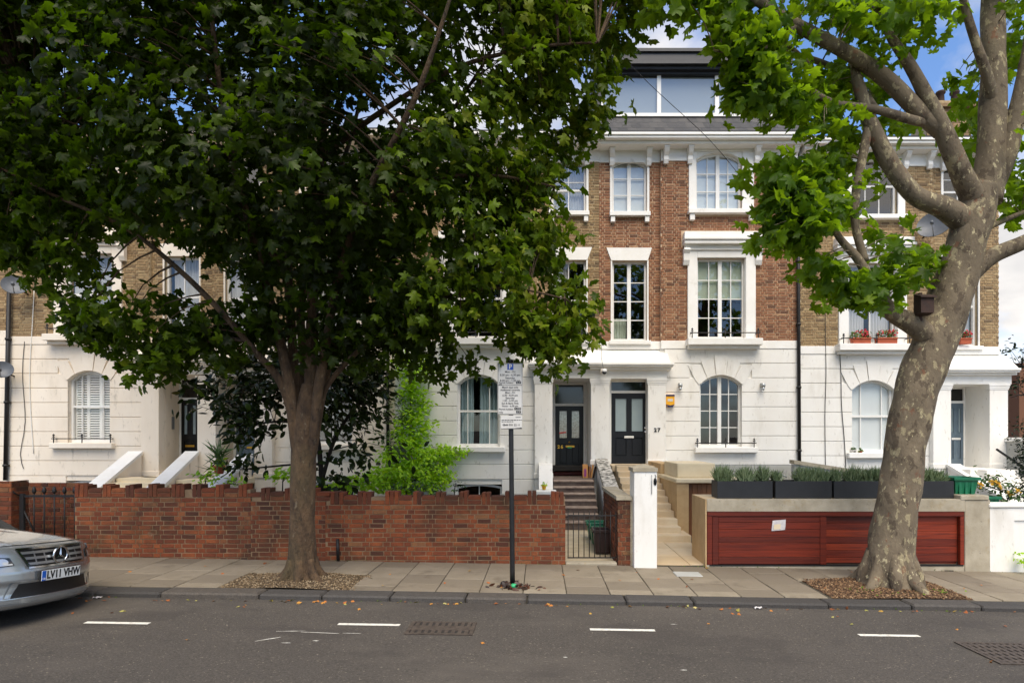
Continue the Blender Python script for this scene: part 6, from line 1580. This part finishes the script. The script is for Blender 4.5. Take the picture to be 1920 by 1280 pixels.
pl_spec = [
 ([(1760, 650, -.05), (1715, 610, -.15), (1672, 585, -.25), (1640, 545, -.35), (1612, 490, -.4), (1570, 440, -.4), (1530, 360, -.4)], [.22, .19, .155, .11, .08, .06, .03]),
 ([(1740, 600, .1), (1752, 545, .15), (1775, 490, .1)], [.13, .11, .09]),
 ([(1815, 420, -.1), (1770, 390, -.2), (1715, 365, -.3), (1665, 300, -.35), (1630, 225, -.4), (1610, 160, -.4), (1600, 120, -.4)], [.24, .20, .165, .15, .13, .10, .05]),
 ([(1628, 240, -.38), (1616, 300, -.4), (1604, 370, -.42), (1605, 430, -.42), (1622, 490, -.4)], [.09, .08, .075, .075, .07]),
 ([(1835, 390, -.1), (1805, 330, -.25), (1770, 250, -.4), (1724, 155, -.5), (1695, 105, -.55), (1674, 76, -.55), (1640, 10, -.6)], [.22, .19, .155, .115, .09, .075, .05]),
 ([(1765, 245, -.38), (1728, 215, -.4), (1680, 165, -.45), (1635, 128, -.5), (1568, 88, -.6), (1480, 40, -.7), (1400, -10, -.8), (1290, -60, -.9)], [.16, .15, .14, .13, .115, .10, .08, .04]),
 ([(1750, 232, -.35), (1710, 225, -.45), (1640, 205, -.5), (1560, 192, -.55), (1500, 160, -.6), (1440, 150, -.6), (1370, 165, -.6)], [.085, .08, .07, .06, .055, .045, .02]),
 ([(1640, 205, -.5), (1600, 150, .1), (1540, 118, .3), (1470, 95, .4)], [.07, .07, .06, .04]),
 ([(1845, 380, -.05), (1858, 290, -.05), (1862, 190, -.05), (1862, 80, 0), (1860, -60, .1), (1850, -300, .2)], [.30, .255, .225, .205, .19, .14]),
 ([(1866, 250, 0), (1862, 195, -.1), (1850, 140, -.22), (1828, 75, -.3), (1806, 0, -.35), (1790, -80, -.4)], [.06, .10, .095, .075, .065, .05]),
 ([(1850, 370, 0), (1885, 290, -.1), (1905, 220, -.15), (1922, 150, -.2), (1940, 40, -.2), (1960, -120, -.2)], [.22, .19, .165, .15, .13, .10]),
 ([(1815, 520, -.05), (1860, 480, -.15), (1925, 452, -.2), (2030, 400, -.3)], [.17, .15, .14, .10]),
 ([(1845, 430, .1), (1890, 410, .3), (1960, 380, .5)], [.06, .05, .03]),
 ([(1490, 50, -.7), (1440, 90, -.8), (1400, 100, -.9), (1340, 95, -.9)], [.06, .05, .04, .02]),
 ([(1530, 140, .1), (1480, 90, 0), (1430, 60, -.1), (1390, 0, -.2)], [.07, .06, .05, .04])]
plimbs = [ptq[len(ptq)//2:]]
for i, (pp, rr_) in enumerate(pl_spec):
    o, q, rr = tube_obj('limb', 'bark_plane', pt, [P(a, c, PD+d_) for a, c, d_ in pp], [r_*.74 for r_ in rr_], 18, .03, .09, i+3); plimbs.append(q[len(q)//4:])
# clusters of leaves: photo ellipse (px, py, rx, ry), distance and depth spread, number of clusters
blobs = [(1285, 2, 30, 20, -.9, .4, 9), (1350, 12, 45, 28, -.8, .4, 18), (1405, 60, 45, 35, -.7, .4, 24), (1425, 120, 50, 40, -.6, .5, 44), (1400, 172, 34, 16, -.6, .3, 12), (1480, 185, 48, 24, -.5, .5, 26), (1545, 225, 36, 24, -.3, .4, 13), (1540, 160, 45, 26, .2, .5, 12), (1360, 100, 14, 14, -.7, .2, 4),
         (1480, 335, 36, 34, -.5, .4, 27), (1525, 385, 48, 42, -.5, .4, 42), (1462, 395, 24, 36, -.5, .3, 16), (1495, 440, 40, 18, -.5, .3, 14), (1560, 325, 26, 45, -.3, .4, 16), (1420, 448, 12, 8, -.5, .15, 2), (1432, 330, 14, 10, -.5, .15, 3),
         (1550, 520, 36, 30, -.5, .3, 8), (1610, 540, 50, 24, -.5, .3, 16), (1680, 490, 45, 30, -.3, .4, 9), (1660, 530, 45, 25, -.3, .4, 9), (1740, 495, 35, 45, .15, .4, 9), (1540, 500, 20, 14, -.5, .2, 3), (1660, 445, 36, 12, -.3, .3, 3),
         (1590, 120, 45, 28, .1, .5, 10), (1650, 150, 40, 45, .4, .5, 9), (1700, 50, 60, 45, -.5, .5, 20), (1620, 25, 60, 30, -.5, .5, 18), (1545, 15, 45, 25, -.6, .5, 10), (1760, 10, 40, 20, -.4, .4, 6), (1680, 235, 24, 22, .2, .3, 4), (1640, 330, 12, 30, 0, .2, 2), (1600, 280, 30, 40, .1, .4, 8),
         (1815, 235, 26, 50, .8, .4, 11), (1905, 90, 36, 60, .9, .5, 18), (1810, 150, 22, 30, .9, .4, 4), (1912, 330, 26, 45, .6, .4, 11), (1895, 385, 30, 28, .4, .3, 6),
         (1240, -60, 70, 40, -.9, .6, 16), (1400, -90, 180, 70, -.6, 1., 60), (1700, -120, 200, 80, 0, 1.2, 70), (1950, -70, 100, 100, .3, 1.2, 40), (1238, 12, 16, 14, -.9, .2, 3), (2070, 250, 100, 150, .2, 1.2, 36), (2070, 430, 80, 60, 0, .8, 12)]
cl = []
for (a, c, rx, ry, dd, ds, k_) in blobs:
    for _ in range(k_):
        t = RNG.uniform(0, 2*math.pi); r_ = math.sqrt(RNG.random()); D_ = PD+dd+RNG.normal()*ds*.6
        D_ = max(D_, 6.3); cl.append(tuple(P(a+rx*r_*math.cos(t), c+ry*r_*math.sin(t), D_)))
cl = np.array(cl)
foliage(pt, 'leaf_plane', cl, 6, .145, .21, MAPLE_V, MAPLE_F, np.array([pbx, PD+.5, 5.0]), up=.55, out=.2, flop=.6, nz=.7)
twigs(pt, 'bark_plane', cl, plimbs, .5, .011)
# bird box strapped to the plane tree
c = P(1733, 573, PD-.36); bb = thing('bird_box', 'small dark brown bird box on the plane tree trunk', 'bird box', c)
b = MB(); b.prismx([(c.y-.07, c.z-.11), (c.y+.07, c.z-.13), (c.y+.07, c.z+.15), (c.y-.07, c.z+.10)], c.x-.09, c.x+.09); b.build('box', 'birdbox', bb)
b = MB(); b.prismx([(c.y-.10, c.z+.095), (c.y+.07, c.z+.155), (c.y+.07, c.z+.175), (c.y-.10, c.z+.115)], c.x-.11, c.x+.11); b.build('lid', 'birdbox', bb)
b = MB(); b.box(c.x-.02, c.x+.02, c.y+.07, c.y+.2, c.z-.2, c.z+.2); b.build('batten', 'birdbox', bb)

# ================================================================ shrubs and climbers behind the wall
def shrub(name, label, cat, mat, leafmat, stems, blobs, per, spread, size, V=OVAL_V, F=OVAL_F, wid=None, nsingle=0, up=.6, twig=.4, group=None):
    c0 = P(*stems[0][0][0]); root = thing(name, label, cat, (c0.x, c0.y, 0), group); limbs_ = []
    for pp, rr_ in stems:
        o, q, rr = tube_obj('stem', mat, root, [P(*p) for p in pp], rr_, 8, .05, .15); limbs_.append(q)
    cl = []
    for (a, c, rx, ry, D_, ds, k_) in blobs:
        for _ in range(k_):
            t = RNG.uniform(0, 2*math.pi); r_ = math.sqrt(RNG.random()); cl.append(tuple(P(a+rx*r_*math.cos(t), c+ry*r_*math.sin(t), D_)+Vector((0, RNG.normal()*ds, 0))))
    cl = np.array(cl); foliage(root, leafmat, cl, per, spread, size, V, F, cl.mean(0)+np.array([0, .4, -.3]), up=up, out=.4, flop=.15, nsingle=nsingle)
    if twig: twigs(root, mat, cl, limbs_, twig, .010)
    return root
shrub('magnolia_shrub', 'dark glossy evergreen shrub behind the wall at both sides of the maple trunk', 'shrub', 'bark_dark', 'leaf_magnolia',
      [([(600, 930, 12.2), (602, 880, 12.2), (590, 800, 12.2), (560, 740, 12.1), (520, 690, 12)], [.06, .055, .05, .04, .02]), ([(604, 900, 12.2), (625, 830, 12.2), (660, 770, 12.3), (700, 720, 12.4)], [.045, .04, .03, .015]), ([(598, 870, 12.2), (560, 870, 12), (500, 875, 11.9), (450, 880, 11.8)], [.03, .025, .018, .01]), ([(590, 800, 12.2), (530, 790, 12.1), (470, 800, 12), (440, 840, 11.9)], [.03, .025, .02, .01])],
      [(470, 730, 75, 60, 12, .5, 80), (560, 700, 70, 50, 12.2, .5, 60), (650, 715, 70, 50, 12.4, .5, 84), (695, 715, 36, 50, 12.6, .4, 34), (450, 800, 30, 40, 11.9, .4, 18), (620, 780, 50, 30, 12.3, .4, 24), (690, 785, 36, 24, 12.5, .3, 12), (500, 780, 30, 30, 12, .3, 10), (460, 868, 30, 14, 11.8, .2, 6), (640, 850, 40, 22, 12.2, .3, 9), (640, 900, 30, 14, 12, .3, 6), (745, 850, 20, 12, 12.4, .2, 3), (405, 745, 34, 36, 11.9, .4, 8)], 9, .14, .20, nsingle=150)
shrub('climbing_vine', 'bright lime green climber spreading up the white wall beside the curtained window', 'climber', 'bark_dark', 'leaf_bright',
      [([(770, 930, 15.0), (765, 850, 15.5), (770, 770, 15.7), (765, 680, 15.75)], [.03, .025, .02, .01])],
      [(772, 690, 28, 34, 15.6, .12, 80), (778, 750, 26, 34, 15.5, .15, 90), (775, 805, 34, 32, 15.3, .2, 110), (765, 855, 45, 30, 15.0, .3, 150), (760, 895, 75, 25, 14.8, .4, 190), (820, 860, 35, 18, 15.5, .2, 60), (850, 845, 25, 6, 15.7, .08, 24), (825, 895, 20, 22, 15, .3, 40), (690, 905, 40, 12, 14.2, .4, 40), (640, 908, 40, 8, 13.5, .4, 18)], 8, .085, .125, nsingle=0, twig=.15)
shrub('dark_climber', 'darker green climber leaves in the middle of the lime green vine', 'climber', 'bark_dark', 'leaf_mid',
      [([(740, 930, 14.8), (745, 860, 15.2), (755, 780, 15.4)], [.03, .02, .01])],
      [(752, 765, 20, 28, 15.2, .15, 30), (735, 830, 18, 26, 15.1, .2, 22), (800, 880, 36, 16, 15.0, .2, 30), (770, 915, 60, 8, 14.3, .3, 26)], 8, .09, .10, twig=.1)
for k_, (a, c, lab) in enumerate(((385, 893, 'small leafy weed above the wall left of the third stair wall'), (530, 893, 'young fig-like leaves above the wall left of the maple trunk'), (425, 908, 'low weed leaves in the gap of the brick wall top'), (852, 910, 'thin weed growing at the top of the wall below the curtained window'))):
    shrub('weed', lab, 'weed', 'bark_dark', 'leaf_bright' if k_ != 3 else 'leaf_mid', [([(a, c+40, 10.4), (a, c+10, 10.4), (a+3, c-6, 10.4)], [.012, .01, .005])], [(a, c, 26 if k_ < 3 else 6, 9 if k_ < 3 else 14, 10.4, .15, 12 if k_ < 3 else 5)], 5, .06, .10 if k_ < 3 else .06, MAPLO_V if k_ == 1 else OVAL_V, MAPLO_F if k_ == 1 else OVAL_F, twig=.5, group='weeds along the wall')
rs = shrub('rose_bush', 'yellow rose bush behind the white wall at the right edge', 'rose bush', 'bark_dark', 'leaf_mid', [([(1880, 960, 10.6), (1876, 920, 10.6), (1872, 895, 10.6)], [.015, .012, .006]), ([(1885, 950, 10.6), (1895, 920, 10.6), (1905, 905, 10.6)], [.012, .01, .006])], [(1868, 915, 24, 24, 10.6, .15, 26), (1900, 925, 16, 16, 10.6, .12, 12), (1845, 905, 12, 16, 10.6, .1, 8)], 6, .07, .085, twig=.6)
for (a, c) in ((1861, 903), (1870, 906), (1876, 913), (1893, 925), (1908, 921), (1838, 908)):
    p = P(a, c, 10.45); n = 14; pos = np.tile(tuple(p), (n, 1))+RNG.normal(size=(n, 3))*.012
    scatter('rose_flower', 'flower_yellow', rs, OVAL_V, OVAL_F, pos, nrm(RNG.normal(size=(n, 3))+np.array([0, -.8, .3])), nrm(RNG.normal(size=(n, 3))), RNG.uniform(.04, .065, n), RNG.random(n), RNG.uniform(.05, .08, n))
shrub('conifer', 'dark conifer cut by the right edge of the picture', 'conifer', 'bark_dark', 'leaf_conifer', [([(1935, 950, 12), (1935, 830, 12)], [.06, .02])], [(1938, 815, 22, 30, 12, .15, 60), (1942, 860, 30, 30, 12, .2, 70), (1945, 910, 34, 30, 12, .2, 60)], 14, .08, .07, twig=.2)
shrub('far_branch_tree', 'thin leafy branches against the pale sky at the right edge', 'tree', 'bark_dark', 'leaf_conifer', [([(1960, 900, 20), (1950, 760, 20), (1925, 690, 20), (1895, 690, 20)], [.1, .08, .05, .02]), ([(1950, 760, 20), (1920, 740, 20), (1895, 745, 20)], [.05, .03, .01])], [(1905, 665, 20, 25, 20, .4, 16), (1915, 720, 18, 25, 20, .4, 10), (1930, 690, 20, 40, 20, .4, 14)], 7, .16, .15, twig=.8)
shrub('weed', 'bright weed at the foot of the white wall at the right edge', 'weed', 'bark_dark', 'leaf_bright', [([(1922, 1072, 9.45), (1920, 1050, 9.45)], [.01, .005])], [(1921, 1052, 8, 16, 9.42, .04, 12)], 5, .04, .07, twig=0, group='weeds along the wall')

# far buildings at the right edge
fb = thing('far_house', 'distant yellow brick house with a white window past the porch', 'house', (PX(1940, 40), 42, -1))
b = MB(); b.box(PX(1880, 40), PX(2050, 40), 40, 46, -2, PZ(765, 40)); w_ = b.build('wall', 'brick_stock', fb)
b = MB(); b.box(PX(1909.5, 40), PX(1918, 40), 39.9, 39.99, PZ(803, 40), PZ(778, 40)); b.build('window', 'paint_white', fb)
for j in range(2):
    b = MB(); b.box(PX(1911, 40), PX(1917, 40), 39.86, 39.89, PZ(801-11.5*j, 40), PZ(792-11.5*j, 40)); b.build('pane', 'glass_dark', fb)
b = MB(); b.box(PX(1878, 40), PX(2052, 40), 39.8, 46.1, PZ(765, 40), PZ(761, 40)); b.build('parapet', 'slate', fb)
b = MB(); b.box(PX(1911, 26), PX(2060, 26), 26, 31, -2, PZ(680, 26)); w_ = tag(b.build('far_gable', 'brick_red'), 'tall reddish brick gable at the extreme right edge', 'building')

# ================================================================ tree pits, litter, fallen leaves
def pit(name, label, x0, x1, y1, bed, mat, n, sz, tree, rr_):
    b = MB(); nx, ny = 24, 10
    def f(u, v):
        x = x0+(x1-x0)*u; y = KY1+.004+(y1-KY1-.004)*v; r_ = math.hypot(x-tree[0], y-tree[1]); return (x, y, gz(x)-.012+.055*math.exp(-(r_/rr_)**2)*1.2+.006*math.sin(x*31)*math.sin(y*27))
    b.grid(f, nx, ny); base_ = structure(b.build(name, bed))
    u, v = RNG.random(n), RNG.random(n); pos = np.array([f(a, c) for a, c in zip(u, v)])+np.array([0, 0, .004])
    nm = np.tile((0, 0, 1.), (n, 1))+RNG.normal(size=(n, 3))*.4; tp_ = RNG.normal(size=(n, 3))
    s_ = RNG.uniform(.5, 1.3, n)*sz
    o = scatter('gravel' if mat == 'gravel' else 'bark_chips', mat, None, PEB_V, PEB_F, pos, nm, tp_, s_, RNG.random(n), s_*RNG.uniform(.5, 1.4, n)); tag(o, label, 'gravel' if mat == 'gravel' else 'bark chips', kind='stuff')
pit('tree_pit', 'loose tan gravel round the foot of the maple', *PIT_A, 'gravel_bed', 'gravel', 5200, .011, (tbx, TD), .5)
pit('tree_pit', 'brown bark chips and twigs round the foot of the plane tree', *PIT_B, 'mulch_bed', 'mulch', 5200, .015, (pbx, PD), .7)
n = 150; a = RNG.uniform(0, 2*math.pi, n); pos = np.stack([pbx+.55*np.cos(a)+RNG.normal(size=n)*.12-.1, PD-.28+.3*np.sin(a)*.4+RNG.normal(size=n)*.06-.1, np.zeros(n)], 1); pos[:, 2] = gz(pbx)+.03
tag(scatter('weed_tufts', 'moss', None, OVAL_V, OVAL_F, pos, nrm(RNG.normal(size=(n, 3))+np.array([0, -.3, 1])), nrm(RNG.normal(size=(n, 3))), RNG.uniform(.02, .05, n), RNG.random(n)), 'small green weeds round the foot of the plane tree', 'weeds', kind='stuff')
n = 110; c0 = Vector((PX(960, 8.05), 8.05, 0)); pos = np.stack([c0.x+RNG.normal(size=n)*.13, c0.y+RNG.normal(size=n)*.07, gz(0)+RNG.uniform(.005, .07, n)*1.0], 1)
pos[:, 2] *= np.exp(-((pos[:, 0]-c0.x)/.2)**2)*.9+.1
tag(scatter('leaf_heap', 'litter_dark', None, OVAL_V, OVAL_F, pos, nrm(RNG.normal(size=(n, 3))+np.array([0, -.4, .7])), nrm(RNG.normal(size=(n, 3))*np.array([1, 1, .4])), RNG.uniform(.05, .12, n), RNG.random(n)), 'small heap of dark dead leaves and litter at the foot of the sign post', 'leaf heap', kind='stuff')
b = MB(); b.lathe([(.0, .03), (.045, .03), (.05, .06), (.03, .075), (0, .078)], PX(963, 7.95), 7.97, 10); tag(b.build('crushed_cup', 'tape_green'), 'crushed green cup in the leaf heap at the sign post', 'cup')
fl_px = [(203,1124),(285,1126),(160,1122),(238,1146),(365,1125),(205,1150),(306,1129),(450,1135),(512,1127),(533,1128),(557,1131),(605,1128),(640,1130),(655,1130),(765,1129),(780,1130),(830,1131),(845,1132),(870,1131),(1040,1139),(1260,1135),(1272,1136),(1285,1135),(1308,1137),(1420,1138),(1430,1139),(1565,1138),(1327,1167),(1380,1152),(1565,1155),(1720,1145),(1780,1148),(1886,1173),(1857,1242),(1600,1170),(680,1142),(455,1138),(350,1200),(140,1150),(1790,1180),(900,1205),(1100,1150)]
pv = []
for (a, c) in fl_px:
    for _ in range(RNG.integers(1, 3)):
        aa, cc = a+RNG.normal()*5, max(c+RNG.normal()*1.2, 1126); D_ = min(road_D(aa, cc), KY0-.03); pv.append((PX(aa, D_), D_, rz(PX(aa, D_), D_)+.012))
for _ in range(34):
    x_, y_ = RNG.uniform(-6, 6.5), RNG.uniform(7.85, 9.5); pv.append((x_, y_, gz(x_)+.012))
for _ in range(60):
    x_, y_ = RNG.uniform(-6, 7), 7.5-abs(RNG.normal())*.07-.02; pv.append((x_, y_, rz(x_, y_)+.012))
pv = np.array(pv); n = len(pv)
tag(scatter('fallen_leaves', 'leaf_fallen', None, MAPLO_V, MAPLO_F, pv, nrm(RNG.normal(size=(n, 3))*.35+np.array([0, 0, 1])), nrm(RNG.normal(size=(n, 3))*np.array([1, 1, .2])), RNG.uniform(.025, .062, n), RNG.random(n)), 'scattered brown and yellow fallen leaves along the kerb and pavement', 'fallen leaves', kind='stuff')
n = 420; x_ = RNG.uniform(-9, 9, n); pos = np.stack([x_, np.where(RNG.random(n) < .6, WY-.012, KY0-.005)+RNG.normal(size=n)*.006, gz(x_)], 1); pos[:, 2] += np.where(pos[:, 1] > 9, .004, -.062); ok = (noise3(pos, 1.9, .4) > .15); pos = pos[ok]; n = len(pos)
tag(scatter('moss_line', 'moss', None, OVAL_V, OVAL_F, pos, nrm(RNG.normal(size=(n, 3))+np.array([0, -.6, .8])), nrm(RNG.normal(size=(n, 3))+np.array([0, 0, .4])), RNG.uniform(.015, .035, n), RNG.random(n)*.6), 'thin line of moss and weeds along the foot of the walls and kerb', 'moss', kind='stuff')
for (a, c, lab) in ((182, 1122, 'scrap of white paper in the gutter beside the car'), (1422, 1138, 'scrap of white paper in the gutter below the red timber store')):
    D_ = min(road_D(a, c), KY0-.06); x_ = PX(a, D_); b = MB(); b.grid(lambda u, v: (x_-.05+.1*u, D_-.02+.05*v, rz(x_, D_)+.008+.02*abs(math.sin(u*5+v*3))), 5, 3, smooth=False); tag(b.build('paper_scrap', 'paper'), lab, 'paper')
